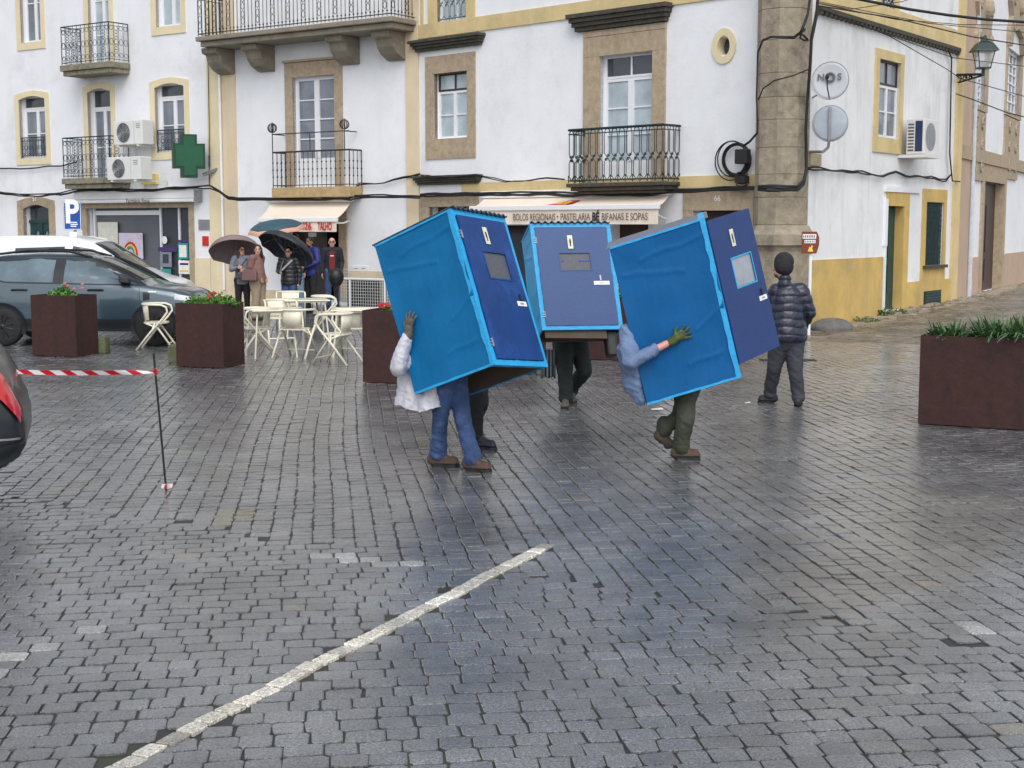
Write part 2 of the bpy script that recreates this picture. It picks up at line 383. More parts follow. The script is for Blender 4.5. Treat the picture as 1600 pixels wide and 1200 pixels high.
def build_setts():
    for zone in 'AB':
        A, B, HA, HB = gen_setts(zone)
        P = warp(A, B); X, Y = P[:, 0], P[:, 1]
        inA = Y > 8.19-.608*X+.08*np.sin(X*5)
        k = inA if zone == 'A' else ~inA
        k &= (Y > 4.2) & (np.abs(X) < .42*Y+2.8) & (Y < 50)
        k &= line_dist(X, Y) > .05
        # behind the house fronts
        def side(pl): return (X-pl.O.x)*pl.n.x+(Y-pl.O.y)*pl.n.y
        tS = (X-K.x)*PS.d.x+(Y-K.y)*PS.d.y
        left = np.where(X < J.x, side(PLM), side(PC))
        right = np.where(tS < sS, side(PS), side(PE))
        k &= (left > -.1) | ((right > -.1) & (X > K.x-.1))
        A, B, HA, HB, X, Y = [q[k] for q in (A, B, HA, HB, X, Y)]
        n = len(A)
        base = np.array([.152, .156, .162])
        t = base[None]*np.clip(rng.normal(1, .11, n), .65, 1.4)[:, None]*(1+rng.normal(0, .012, (n, 3)))
        # brown sandy setts of the side street and patches of rust coloured stone
        tt = (X-K.x)*PS.d.x+(Y-K.y)*PS.d.y
        edge = 24.6+.0*X-.35*(X-5.6)+.35*np.sin(X*1.3)
        br = (Y > edge) & (X > 4.6)
        t[br] = np.array([.20, .165, .12])[None]*np.clip(rng.normal(1, .25, br.sum()), .4, 1.7)[:, None]
        warm = np.array([mnoise.noise(V((x*.45, y*.3, 3.1))) for x, y in zip(X, Y)])
        w = np.clip((warm-.3)*2.0, 0, .35)[:, None]; t = t*(1-w)+w*np.array([.17, .15, .105])
        odd = rng.random(n) < .006; t[odd] *= np.array([1.5, 1.3, 1.0])
        # worn paint left on single setts
        for p, q, wd, pr in (((-20, 786), (44, 778), .06, .9), ((-10, 1046), (20, 1030), .06, .7), ((20, 1030), (140, 990), .05, .45), ((140, 990), (215, 962), .05, .25), ((420, 856), (500, 868), .05, .3), ((500, 868), (700, 888), .05, .55), ((1500, 978), (1600, 988), .05, .6), ((1225, 962), (1300, 966), .05, .15)):
            kk = (seg_d(X, Y, p, q) < wd+.02) & (rng.random(n) < pr)
            t[kk] = t[kk]*.35+.65*np.array([.62, .62, .6])*rng.uniform(.6, 1, kk.sum())[:, None]
        yb = gnd(358, 806); kk = np.hypot(X-yb.x, (Y-yb.y)*.6) < .17; t[kk] = t[kk]*.5+np.array([.10, .09, .03])
        near = Y < 15
        for sel, sg, ins, nm in ((near, 8, .07, 'cobbled_square'), (~near, 4, .16, 'cobbled_square')):
            if sel.sum() == 0: continue
            me = sett_mesh(nm, A[sel], B[sel], HA[sel], HB[sel], t[sel], sg, ins, sm, wet=np.where(br, .12, 1.0)[sel])
            tag(link(nm, me), kind='structure')
build_setts()
def white_line():
    d = (Lb-La); L = d.length; d.normalize(); n = V((d.y, -d.x, 0))
    l = rng.uniform(.115, .15, 200); p = np.cumsum(l)-l/2; k = p < L; p = p[k]; l = l[k]
    m = len(p)
    def rot(a, b): return np.stack([La.x+a*d.x+(b+.006*np.sin(a*7))*n.x, La.y+a*d.y+(b+.006*np.sin(a*7))*n.y], -1)
    t = np.array([.78, .73, .62])[None]*np.clip(rng.normal(.95, .16, m), .45, 1.2)[:, None]
    me = sett_mesh('road_marking', p, rng.normal(0, .005, m), l/2, np.full(m, .051)+rng.uniform(-.004, .004, m), t, 8, .07, sm, wp=False, cr=.14, gap=.0045, jt=.035, rot=rot, zoff=.007)
    tag(link('road_marking', me), kind='structure')
white_line()
# rubble kerb along the side street wall
def rubble():
    mb = MB()
    for k in range(170):
        a = random.uniform(.6, 19); o = random.uniform(.03, .55) if a < 13 else random.uniform(.03, .4)
        pl, s = (PS, a) if a < sS else (PE, a-sS)
        p = pl.w(s, 0, o); z = float(ground_z(p.x, p.y))
        r = random.uniform(.07, .17)
        M = Matrix.Rotation(random.uniform(0, 3), 3, 'Z')
        n = random.randint(5, 7); hgt = random.uniform(.005, .03)+.03*(o < .2)
        ring = []
        for i in range(n):
            an = 2*math.pi*i/n; rr = r*random.uniform(.75, 1.15); ring.append(M @ V((rr*math.cos(an)*1.25, rr*math.sin(an)*.8, 0)))
        vs = [p+V((q.x, q.y, z-.05)) for q in ring]+[p+V((q.x*.94, q.y*.94, z+hgt*.7)) for q in ring]+[p+V((q.x*.7, q.y*.7, z+hgt)) for q in ring]
        fs = [(j*n+i, j*n+(i+1) % n, (j+1)*n+(i+1) % n, (j+1)*n+i) for j in range(2) for i in range(n)]+[tuple(2*n+i for i in range(n))]
        mb.add(vs, fs)
    m = mat('rubble stone', srgb(150, 138, 122), .55, var=.35, scale=4, bump=.6, bscale=25)
    o = mb.build('rubble_kerb', m); tag(o, kind='structure')
rubble()
# ------------------------------------------------------------------ house building kit
def wall(pl, s0, s1, z0, z1, holes, m, root, name='wall', o=0.0, depth=.28, splits=()):
    """front sheet with real openings and reveals"""
    mb = MB(); ss = sorted({s0, s1, *[h[0] for h in holes], *[h[1] for h in holes]}); zz = sorted({z0, z1, *[h[2] for h in holes], *[h[3] for h in holes]})
    ss = [s for s in ss if s0 <= s <= s1]; zz = [z for z in zz if z0 <= z <= z1]
    for i in range(len(ss)-1):
        for j in range(len(zz)-1):
            cs, cz = (ss[i]+ss[i+1])/2, (zz[j]+zz[j+1])/2
            if any(h[0] < cs < h[1] and h[2] < cz < h[3] for h in holes): continue
            w = pl.w; mb.quad(w(ss[i], zz[j], o), w(ss[i+1], zz[j], o), w(ss[i+1], zz[j+1], o), w(ss[i], zz[j+1], o))
    for a, b, c, d in holes:
        w = pl.w; c2 = max(c, z0); d2 = min(d, z1)
        mb.quad(w(a, c2, o), w(a, d2, o), w(a, d2, o-depth), w(a, c2, o-depth)); mb.quad(w(b, c2, o), w(b, d2, o), w(b, d2, o-depth), w(b, c2, o-depth))
        if d <= z1: mb.quad(w(a, d, o), w(b, d, o), w(b, d, o-depth), w(a, d, o-depth))
        if c >= z0: mb.quad(w(a, c, o), w(b, c, o), w(b, c, o-depth), w(a, c, o-depth))
    me = mb.mesh(name, m, fix=False)
    return link(name, me, root)
def shell(pl, s0, s1, z1, depth, m, root, roofm):
    mb = MB(); w = pl.w
    mb.quad(w(s0, -.3, -.02), w(s0, -.3, -depth), w(s0, z1, -depth), w(s0, z1, -.02)); mb.quad(w(s1, -.3, -.02), w(s1, -.3, -depth), w(s1, z1, -depth), w(s1, z1, -.02))
    mb.quad(w(s0, -.3, -depth), w(s1, -.3, -depth), w(s1, z1, -depth), w(s0, z1, -depth))
    mb.build('outer_walls', m, root, fix=False)
    r = MB(); zc = z1+1.2
    r.add([w(s0-.1, z1-.001, .35), w(s1+.1, z1-.001, .35), w(s1+.1, z1-.001, -depth), w(s0-.1, z1-.001, -depth), w(s0+.2, zc, -depth/2), w(s1-.2, zc, -depth/2)],
          [(0, 1, 2, 3), (0, 1, 5, 4), (2, 3, 4, 5), (1, 2, 5), (3, 0, 4)])
    r.build('roof', roofm, root)
ROOF = mat('roof tiles', srgb(150, 95, 70), .85, var=.3, scale=8, bump=.5)
def surround(pl, R, tl, tr, tt, tb, m, root, out=.03, name='window_surround', o=0.0, inset=.1):
    a, b, c, d = R; mb = MB()
    mb.pbox(pl, a-tl, a, c, d, o-inset, o+out); mb.pbox(pl, b, b+tr, c, d, o-inset, o+out)
    if tt: mb.pbox(pl, a-tl, b+tr, d, d+tt, o-inset, o+out+.002)
    if tb: mb.pbox(pl, a-tl, b+tr, c-tb, c, o-inset, o+out+.002)
    return mb.build(name, m, root, bevel=.008)
def arch_surround(pl, R, t, rise, m, root, out=.03, name='window_surround', tb=0.0):
    a, b, c, d = R; n = 10; mb = MB(); w = pl.w
    inn = [(a, c)]+[(a+(b-a)*i/n, d-rise+rise*math.sin(math.pi*i/n)) for i in range(n+1)]+[(b, c)]
    outp = [(a-t, c)]+[(a-t+(b-a+2*t)*i/n, d-rise+t*.85+(rise)*math.sin(math.pi*i/n)) for i in range(n+1)]+[(b+t, c)]
    for i in range(len(inn)-1):
        p, q, r, s = inn[i], inn[i+1], outp[i+1], outp[i]
        mb.hexa([w(*p, out), w(*q, out), w(*q, -.1), w(*p, -.1), w(*s, out), w(*r, out), w(*r, -.1), w(*s, -.1)])
    if tb: mb.pbox(pl, a-t, b+t, c-tb, c, -.1, out+.002)
    return mb.build(name, m, root)
def window(pl, R, root, cols=2, rows=2, transom=0.0, fm=None, gm_=None, rec=.16, fw=.06, solid=0.0, bar=.03, name='window', tgm=None, tcols=None, tfm=None, opens=True, tw=.09):
    """frame = the part; pane = its child. transom: height share of a top light; solid: height share of bottom panel"""
    fm = fm or WFRAME; gm_ = gm_ or G_GREY; a, b, c, d = R; mb = MB(); oF = -rec; oB = -rec-.05
    zt = d-(d-c)*transom; mb2 = mb
    mb.pbox(pl, a, a+fw, c, zt, oB, oF); mb.pbox(pl, b-fw, b, c, zt, oB, oF); mb.pbox(pl, a+fw, b-fw, zt-fw, zt, oB, oF); mb.pbox(pl, a+fw, b-fw, c, c+fw, oB, oF)
    zs = c+(d-c)*solid if solid else c+fw
    if solid: mb.pbox(pl, a+fw, b-fw, c+fw, zs, oB, oF-.012); 
    if cols == 2:
        m = (a+b)/2; mb.pbox(pl, m-tw/2, m+tw/2, zs, zt-fw, oB, oF+.006)
        cells = [(a+fw, m-tw/2), (m+tw/2, b-fw)]
    else:
        cells = [(a+fw, b-fw)]
        for i in range(1, cols):
            x = a+(b-a)*i/cols; mb.pbox(pl, x-bar/2, x+bar/2, zs, zt-fw, oB+.004, oF-.004)
    for (ca, cb) in cells:
        for i in range(1, rows):
            z = zs+(zt-fw-zs)*i/rows; mb.pbox(pl, ca, cb, z-bar/2, z+bar/2, oB+.002, oF-.002)
        if solid:
            mb.pbox(pl, ca+.05, cb-.05, c+fw+.08, zs-.06, oB, oF)
    w_ = mb.build(name, fm, root)
    g = MB(); w = pl.w; og = -rec-.03
    g.quad(w(a, zs, og), w(b, zs, og), w(b, zt, og), w(a, zt, og)); g.build('pane', gm_, w_, fix=False)
    if transom:
        t = MB(); tf = .045
        t.pbox(pl, a, a+tf, zt, d, oB, oF); t.pbox(pl, b-tf, b, zt, d, oB, oF); t.pbox(pl, a+tf, b-tf, d-tf, d, oB, oF); t.pbox(pl, a+tf, b-tf, zt, zt+tf, oB, oF+.01)
        for i in range(1, tcols or 1):
            x = a+(b-a)*i/tcols; t.pbox(pl, x-.02, x+.02, zt+tf, d-tf, oB, oF-.003)
        t.build('transom_frame', tfm or fm, w_)
        g = MB(); g.quad(w(a, zt, og), w(b, zt, og), w(b, d, og), w(a, d, og)); g.build('pane', tgm or gm_, w_, fix=False)
    # dark room behind
    return w_
def cornice(pl, a, b, z0, z1, m, root, proj=.22, name='cornice'):
    mb = MB(); n = 4
    for i in range(n):
        f = i/n; p = proj*(.25+.75*((i+1)/n)); e = proj*(.25+.75*((i+1)/n))*.8
        mb.pbox(pl, a-e+.12, b+e-.12, z0+(z1-z0)*f, z0+(z1-z0)*(i+1)/n-.004*(i < n-1), -.05, p)
    return mb.build(name, m, root, bevel=.006)
def railing(pl, a, b, z0, z1, o, root, m, style, sp=.11, side=True, parent_name='railing', r=.009):
    """railing round a balcony: front run and two side returns"""
    mb = MB()
    corners = [pl.w(a, 0, .02), pl.w(a, 0, o), pl.w(b, 0, o), pl.w(b, 0, .02)] if side else [pl.w(a, 0, o), pl.w(b, 0, o)]
    for i in range(len(corners)-1):
        p, q = corners[i], corners[i+1]; L = (q-p).length; n = max(2, int(round(L/sp))); d = (q-p)/n
        up = lambda pp, z: V((pp.x, pp.y, z))
        mb.tube([up(p, z1), up(q, z1)], r*1.9, 5); mb.tube([up(p, z0+.05), up(q, z0+.05)], r*1.2, 4)
        if style != 'plain': mb.tube([up(p, z1-.09), up(q, z1-.09)], r, 4)
        H = z1-z0
        for k in range(n+1):
            c = p+d*k
            if style == 'plain' or style == 'bars':
                mb.tube([up(c, z0), up(c, z1)], r*(1.2 if k in (0, n) else .9), 4)
                if style == 'plain':
                    for zz in (.3, .5, .7): mb.ball(up(c, z0+H*zz), r*2, n=5)
                if style == 'bars':
                    mb.ball(up(c, z0+H*.12), r*2, n=5)
                    if k % 4 == 0 and k < n: 
                        for zz in (.25, .42, .62, .8):
                            cc = c+d*.5
                            mb.tube([up(cc, z0+H*zz)+d*.42*math.cos(t)+V((0, 0, H*.085*math.sin(t))) for t in [i_*math.pi/4 for i_ in range(9)]], r*.7, 4)
            elif style == 'loops':
                if k < n:
                    hw = .38
                    pts = [up(c+d*(.5-hw), z0+H*.1)]+[up(c+d*(.5-hw), z0+H*.38), up(c+d*.5, z0+H*.46), up(c+d*(.5-hw), z0+H*.54), up(c+d*(.5-hw), z1-H*.12), up(c+d*(.5-hw*.7), z1-H*.03), up(c+d*.5, z1-.01), up(c+d*(.5+hw*.7), z1-H*.03), up(c+d*(.5+hw), z1-H*.12), up(c+d*(.5+hw), z0+H*.54), up(c+d*.5, z0+H*.46), up(c+d*(.5+hw), z0+H*.38), up(c+d*(.5+hw), z0+H*.12), up(c+d*.5, z0+H*.04), up(c+d*(.5-hw), z0+H*.12)]
                    mb.tube(pts, r*.85, 4)
                    for q_ in (-.14, .14):
                        cc = c+d*(.5+q_)
                        mb.tube([up(cc, z0+H*(.46+q_*.25))+d*.16*math.cos(t)+V((0, 0, .022*math.sin(t))) for t in [i_*math.pi/3 for i_ in range(7)]], r*.8, 4)
                mb.tube([up(c, z0), up(c, z0+H*.14)], r, 4)
            elif style == 'scroll':
                mb.tube([up(c, z0), up(c, z1)], r*(1.5 if k in (0, n) else .8), 4)
                if k < n:
                    cc = c+d*.5
                    for zz, hh in ((.16, .06), (.5, .09), (.86, .06)):
                        mb.tube([up(cc, z0+H*zz)+d*.4*math.cos(t)+V((0, 0, H*hh*math.sin(t))) for t in [i_*math.pi/3 for i_ in range(7)]], r*.8, 4)
                    if k % 3 == 1:
                        for zz in (.27, .34, .42, .6, .68, .76):
                            mb.tube([up(cc, z0+H*zz)+d*.42*math.cos(t)+V((0, 0, H*.035*math.sin(t))) for t in [i_*math.pi/3 for i_ in range(7)]], r*.7, 4)
    return mb.build(parent_name, m, root, fix=False)
def cable(pl, pts, r, label, o=.06, m=None, wob=.0, n=3, group=None, name='cable'):
    P = [pl.w(*pl.hit(x, y, o), o) if not isinstance(x, V) else x for x, y in pts] if pl else [V(p) for p in pts]
    mb = MB()
    for j in range(n):
        Q = []
        for i in range(len(P)-1):
            m_ = max(2, int((P[i+1]-P[i]).length/.25))
            for k in range(m_): Q.append(P[i].lerp(P[i+1], k/m_))
        Q.append(P[-1])
        Q = [q+V((0, 0, 1))*(wob*mnoise.noise(V((i*.35, j*7.1, 1)))+(j-n/2)*r*1.3)+V((0, -1, 0))*wob*.5*mnoise.noise(V((i*.3, j*3.3, 5))) for i, q in enumerate(Q)]
        mb.tube(Q, r, 5)
    o_ = mb.build(name, m or CABLE, None, smooth=True, fix=False); return tag(o_, label, 'cable', group)
# ------------------------------------------------------------------ pharmacy house (far left)
GR = 'houses round the square'
sL0 = PLM.hit(-60, 300)[0]-12; sLM = PLM.hit(327, 300)[0]; sM0 = sLM; sM1 = 0.0
H1 = thing('town_house', PLM.w((sL0+12+sLM)/2, 0), 'tall white house with cream window trims above the pharmacy shopfront', 'house', GR)
R = PLM.rect
w1 = R(31, 63, -60, 66); w2 = R(138, 171, -60, 112); w3 = R(243, 282, -60, 41)
w4 = R(31, 72, 150, 247); w5 = R(139, 175, 138, 290); w6 = R(243, 289, 130, 238)
dr = R(39, 79, 320, 452); dr = (dr[0], dr[1], 0, dr[3]); sh = R(138, 297, 325, 452); sh = (sh[0], sh[1], .12, sh[3])
wall(PLM, sL0, sLM, 0, 11.6, [w1, w2, w3, w4, w5, w6, dr, sh], W_WHITE, H1)
shell(PLM, sL0, sLM, 11.6, 9, W_WHITE, H1, ROOF)
b = MB(); b.pbox(PLM, sLM-.75, sLM, 0, 1.15, 0, .025); b.build('plinth', W_CREAM, H1)
for k, (r_, rows, tr, g, ar) in enumerate(((w1, 2, 0, G_GREY, 0), (w2, 3, 0, G_PALE, 0), (w3, 2, 0, G_PALE, 0), (w4, 2, .2, G_GREY, 1), (w5, 2, .2, G_GREY, 1), (w6, 2, .2, G_GREY, 1))):
    window(PLM, r_, H1, rows=rows, transom=tr, gm_=g, tgm=G_DARK if tr else None, rec=.2, tw=.13, fw=.08)
    if ar: arch_surround(PLM, r_, .19, .1, W_CREAM, H1, tb=0 if k == 4 else .2)
    else: surround(PLM, r_, .19, .19, .2, .22 if k != 1 else 0, W_CREAM, H1)
for r_ in (w4, w6):      # little guards in the lower window openings
    railing(PLM, r_[0]+.03, r_[1]-.03, r_[2]+.02, r_[2]+.62, -.03, H1, IRON_G, 'scroll', sp=.14, side=False, parent_name='window_guard')
def balcony(pl, x0, x1, yslab_mid, ytop, xm, proj, thick, root, ms, mi, style, o=0.0, **kw):
    a = pl.hit(x0, yslab_mid, proj)[0]; b_ = pl.hit(x1, yslab_mid, proj)[0]
    zs = pl.hit(xm, yslab_mid, proj)[1]; zt = pl.hit(xm, ytop, proj)[1]
    mb = MB(); mb.pbox(pl, a, b_, zs-thick*.55, zs, 0, proj); mb.pbox(pl, a+.05, b_-.05, zs-thick, zs-thick*.55-.003, 0, proj-.07)
    sl = mb.build('balcony', ms, root, bevel=.012)
    railing(pl, a+.05, b_-.05, zs+.02, zt, proj-.05, sl, mi, style, **kw)
    return a, b_, zs, zt
balcony(PLM, 93, 171, 99, 38, 130, .75, .3, H1, GREENST, IRON_G, 'scroll', sp=.17)
balcony(PLM, 96, 172, 278, 214, 130, .75, .3, H1, GREENST, IRON_G, 'scroll', sp=.17)
# arched front door
arch_surround(PLM, dr, .28, .12, STONE, H1, name='door_surround')
mb = MB(); zt = dr[3]-.55; mb.pbox(PLM, dr[0], dr[1], 0, zt, -.28, -.22); mb.pbox(PLM, dr[0], dr[1], zt, zt+.09, -.28, -.18)
D = mb.build('door', GREEN_D, H1); mm_ = (dr[0]+dr[1])/2
mb = MB(); mb.pbox(PLM, mm_-.012, mm_+.012, 0, zt, -.22, -.205); mb.build('seam', IRON, D)
for sx in (-.22, .22):
    mb = MB(); c = PLM.w(mm_+sx, zt-.48, -.205)
    mb.add([c+PLM.d*.11*math.cos(t)+V((0, 0, .26*math.sin(t))) for t in [i*math.pi/8 for i in range(16)]], [tuple(range(16))]); mb.build('oval_pane', G_GREY, D, fix=False)
    mb = MB(); mb.tube([c+PLM.n*.01+PLM.d*.115*math.cos(t)+V((0, 0, .265*math.sin(t))) for t in [i*math.pi/8 for i in range(17)]], .018, 5); mb.build('moulding', GREEN_D, D)
mb = MB(); mb.quad(PLM.w(dr[0], zt+.09, -.24), PLM.w(dr[1], zt+.09, -.24), PLM.w(dr[1], dr[3], -.24), PLM.w(dr[0], dr[3], -.24)); mb.build('transom_pane', G_DARK, D, fix=False)
c = PLM.w(mm_, dr[3]+.17, .05); text('51', .22, WHITEP, c, PLM.d, (0, 0, 1), H1, 'house_number', depth=.004)
# shopfront
surround(PLM, sh, .2, .2, .3, .0, STONE, H1, out=.04, name='shop_surround')
SG = mat('shop interior grey', srgb(96, 98, 106), .35, var=.1, scale=1); SD_ = mat('shop dark panel', srgb(58, 62, 72), .3, var=.15, scale=1)
mb = MB(); xd = PLM.hit(245, 380)[0]
mb.quad(PLM.w(sh[0], sh[2], -.25), PLM.w(xd, sh[2], -.25), PLM.w(xd, sh[3], -.25), PLM.w(sh[0], sh[3], -.25))
SF = mb.build('shop_window', SG, H1, fix=False)
mb = MB(); mb.quad(PLM.w(xd, sh[2], -.22), PLM.w(sh[1], sh[2], -.22), PLM.w(sh[1], sh[3], -.22), PLM.w(xd, sh[3], -.22)); mb.build('dark_panel', SD_, SF, fix=False)
mb = MB()
for xx in (141, 244, 273): a = PLM.hit(xx, 380)[0]; mb.pbox(PLM, a-.03, a+.03, sh[2], sh[3], -.24, -.17)
a = PLM.rect(141, 243, 329, 336, 0); mb.pbox(PLM, a[0], a[1], a[2], a[3], -.23, -.19); mb.build('frame', WFRAME, SF)
def panel(pl, x0, x1, y0, y1, o, m, parent, name, th=.012):
    a = pl.rect(x0, x1, y0, y1, o); mb = MB(); mb.pbox(pl, a[0], a[1], a[2], a[3], o-th, o); return mb.build(name, m, parent), a
P_PALE = mat('poster pale', srgb(214, 214, 200), .5); P_PINK = mat('poster lilac', srgb(206, 196, 214), .5); PURP = mat('purple panel', srgb(72, 50, 110), .45); TEAL_ = mat('teal sticker', srgb(40, 150, 140), .5)
panel(PLM, 153, 184, 347, 392, -.16, P_PALE, SF, 'poster')
pp, a = panel(PLM, 186, 223, 364, 404, -.15, P_PINK, SF, 'poster')
mb = MB(); c = PLM.w(a[0]+.5, a[2]+.1, -.145)
for rr, mcol, nm in ((.36, RED, 'red_arc'), (.29, YEL, 'yellow_arc'), (.22, TEAL_, 'teal_arc')):
    mb = MB(); mb.tube([c+PLM.d*rr*.8*math.cos(t)+V((0, 0, rr*math.sin(t))) for t in [i*math.pi/10 for i in range(11)]], .03, 5); mb.build(nm, mcol, SF)
ATM = mat('cash machine grey', srgb(130, 136, 148), .3, var=.2)
panel(PLM, 247, 276, 386, 393, -.14, PURP, SF, 'purple_header'); panel(PLM, 250, 268, 394, 417, -.14, ATM, SF, 'cash_machine_front')
panel(PLM, 254, 263, 397, 411, -.13, SD_, SF, 'machine_screen'); panel(PLM, 252, 267, 420, 432, -.14, TEAL_, SF, 'teal_panel')
panel(PLM, 278, 294, 380, 405, -.14, MATS['teal sticker'], SF, 'green_notice'); panel(PLM, 280, 291, 383, 402, -.13, WHITEP, SF, 'notice_sheet')
panel(PLM, 278, 295, 375, 379, -.14, PURP, SF, 'purple_strip'); panel(PLM, 279, 296, 407, 428, -.135, WHITEP, SF, 'white_notice'); panel(PLM, 281, 294, 411, 414, -.13, BLACKP, SF, 'notice_text'); panel(PLM, 281, 294, 422, 425, -.13, YEL, SF, 'notice_text')
mb = MB(); c = PLM.w(*PLM.hit(257, 375, -.15), -.15); M3 = Matrix((PLM.d, PLM.n, V((0, 0, 1)))).transposed()
mb.add([c+PLM.d*.11*math.cos(t)+V((0, 0, .11*math.sin(t))) for t in [i*math.pi/8 for i in range(16)]], [tuple(range(16))]); mb.build('wall_clock', WHITEP, SF, fix=False)
# rolled awning over the shop
a = PLM.rect(115, 304, 300, 314, .25)
AW1 = thing('rolled_awning', PLM.w((a[0]+a[1])/2, a[2]), 'long rolled-up white awning cassette above the pharmacy shopfront', 'awning')
mb = MB(); mb.pbox(PLM, a[0], a[1], a[2]+.05, a[3]+.06, .0, .26); mb.pbox(PLM, a[0]+.03, a[1]-.03, a[2]-.05, a[2]+.046, .05, .3); mb.build('cassette', AWN_W, AW1, bevel=.03)
mb = MB(); mb.pbox(PLM, a[1]+.003, a[1]+.05, a[2]-.03, a[3]+.04, .0, .28); mb.build('end_cap', GREYM, AW1)
text('Farmácia Rosa', .17, BROWNP, PLM.w((a[0]+a[1])/2+.3, a[2]+.0, .303), PLM.d, (0, 0, 1), AW1, 'awning_lettering')
# wall plates
for x0, x1, y0, y1, m, nm, lb in ((310, 328, 343, 359, GREYM, 'wall_plaque', 'small grey metal plaque on the wall right of the pharmacy'), (316, 325, 369, 384, RED, 'wall_sign', 'small red sign below the grey plaque right of the pharmacy')):
    a = PLM.rect(x0, x1, y0, y1, .03); mb = MB(); mb.pbox(PLM, *a, .0, .03); o = mb.build(nm, m); tag(o, lb, 'sign')
a = PLM.rect(320, 321.5, 372, 380, .04)
a = PLM.rect(223, 246, 272, 288, .05); mb = MB(); mb.pbox(PLM, *a, .0, .12); o = mb.build('junction_box', mat('yellow cover', srgb(226, 206, 120), .6)); tag(o, 'small yellow box on the wall right of the lower air conditioner', 'box')
# ------------------------------------------------------------------ middle house (butcher)
H2 = thing('town_house', PLM.w(sM0/2, 0), 'white house with beige pilasters and long iron balcony above the butcher', 'house', GR)
f1 = R(459, 524, 119, 291); sfl = f1[2]
bd = R(447, 531, 345, 480); bd = (bd[0], bd[1], .12, bd[3])
u1 = R(440, 520, -160, 15)
wall(PLM, sM0, sM1, 0, 11.0, [f1, bd], W_WHITE, H2); shell(PLM, sM0, sM1, 11.0, 9, W_WHITE, H2, ROOF)
for (x0, x1, m, pr) in ((328, 350, W_CREAM, .06), (350.3, 371, W_BEIGE, .05), (637, 656, W_BEIGE, .06)):
    a0, a1 = PLM.hit(x0, 250)[0], PLM.hit(x1, 250)[0]; mb = MB(); mb.pbox(PLM, a0, a1, 0, 11, 0.002, pr); mb.build('pilaster', m, H2)
mb = MB(); a0, a1 = PLM.hit(371.5, 450)[0], PLM.hit(446, 450)[0]; b0, b1 = PLM.hit(546, 450)[0], PLM.hit(636.5, 450)[0]
zp = PLM.hit(420, 453)[1]; mb.pbox(PLM, a0, a1, 0, zp, .002, .03); mb.build('plinth', W_BEIGE, H2); mb = MB(); mb.pbox(PLM, b0, b1, 0, .9, .002, .03); mb.build('plinth', W_BEIGE, H2)
mb = MB(); a0 = PLM.hit(348.5, 200)[0]; mb.tube([PLM.w(a0, .3, .1), PLM.w(a0, 9.5, .1)], .035, 8); DP = mb.build('drain_pipe', WFRAME, H2)
window(PLM, f1, H2, rows=4, gm_=G_GREY, rec=.12, solid=.26, fw=.09, tw=.17, name='balcony_door')
surround(PLM, f1, .27, .27, .38, 0, STONE, H2, out=.04, name='door_surround')
a = R(444, 541, 94, 97); mb = MB(); mb.pbox(PLM, a[0], a[1], f1[3]+.385, f1[3]+.44, -.02, .1); mb.build('drip_moulding', STONE, H2)
# small balcony with ball finials
a = PLM.hit(425, 298, .5)[0]; b_ = PLM.hit(547, 298, .5)[0]; zs = PLM.hit(486, 292, .5)[1]
mb = MB(); mb.pbox(PLM, a, b_, zs-.26, zs, 0, .52); BS = mb.build('balcony', mat('stone ochre slab', srgb(176, 152, 112), .85, var=.2, scale=6, bump=.5), H2, bevel=.02)
zr = PLM.hit(486, 236, .48)[1]; zr2 = PLM.hit(486, 207, .48)[1]
railing(PLM, a+.03, b_-.03, zs, zr, .48, BS, IRON_R, 'plain', sp=.15, r=.012)
mb = MB(); mb.tube([PLM.w(a+.03, zr2, .48), PLM.w(b_-.03, zr2, .48)], .014, 5)
for s_ in (a+.03, (a+b_)/2, b_-.18): mb.tube([PLM.w(s_, zr, .48), PLM.w(s_, zr2, .48)], .014, 5)
for s_ in (a+.03, b_-.18): mb.tube([PLM.w(s_, zr2, .48), PLM.w(s_, zr2, .02)], .014, 5)
mb.build('upper_rail', IRON_R, BS)
for s_ in (a+.03, b_-.18):
    mb = MB(); c = PLM.w(s_, zr2+.16, .48)
    for k in range(6):
        an = math.pi*k/6; mb.tube([c+V((.12*math.cos(an)*math.cos(t), .12*math.sin(an)*math.cos(t), .12*math.sin(t))) for t in [i*math.pi/6 for i in range(13)]], .009, 4)
    mb.tube([c-V((0, 0, .16)), c+V((0, 0, .15))], .012, 5); mb.build('finial', IRON_R, BS)
# long upper balcony with corbels
pr = 1.0
a = PLM.hit(305, 60, pr)[0]; b_ = PLM.hit(612, 27, pr)[0]; zs = (PLM.hit(305, 58, pr)[1]+PLM.hit(612, 24, pr)[1])/2
mb = MB(); mb.pbox(PLM, a, b_, zs-.12, zs, 0, pr); mb.pbox(PLM, a+.08, b_-.08, zs-.26, zs-.123, 0, pr-.1); LB = mb.build('balcony', mat('stone grey weathered', srgb(142, 134, 120), .9, var=.2, scale=6, bump=.5, bscale=24, dirt=srgb(80, 78, 60), dirt_amt=.7, dirt_scale=3), H2, bevel=.02)
railing(PLM, a+.06, b_-.06, zs+.02, zs+1.05, pr-.06, LB, IRON, 'bars', sp=.13, r=.012)
for (x0, x1) in ((324, 366), (382, 432), (516, 562), (590, 634)):
    s0 = PLM.hit((x0+x1)/2-6, 80, .4)[0]; mb = MB(); hw = .27
    prof = [(0.0, zs-.262), (.72, zs-.262), (.70, zs-.40), (.55, zs-.44), (.50, zs-.62), (.36, zs-.78), (.12, zs-.90), (0, zs-.92)]
    mb.prism([PLM.w(s0-hw, z, o) for o, z in prof], PLM.d*2*hw); mb.build('corbel', MATS['stone grey weathered'], LB, bevel=.015)
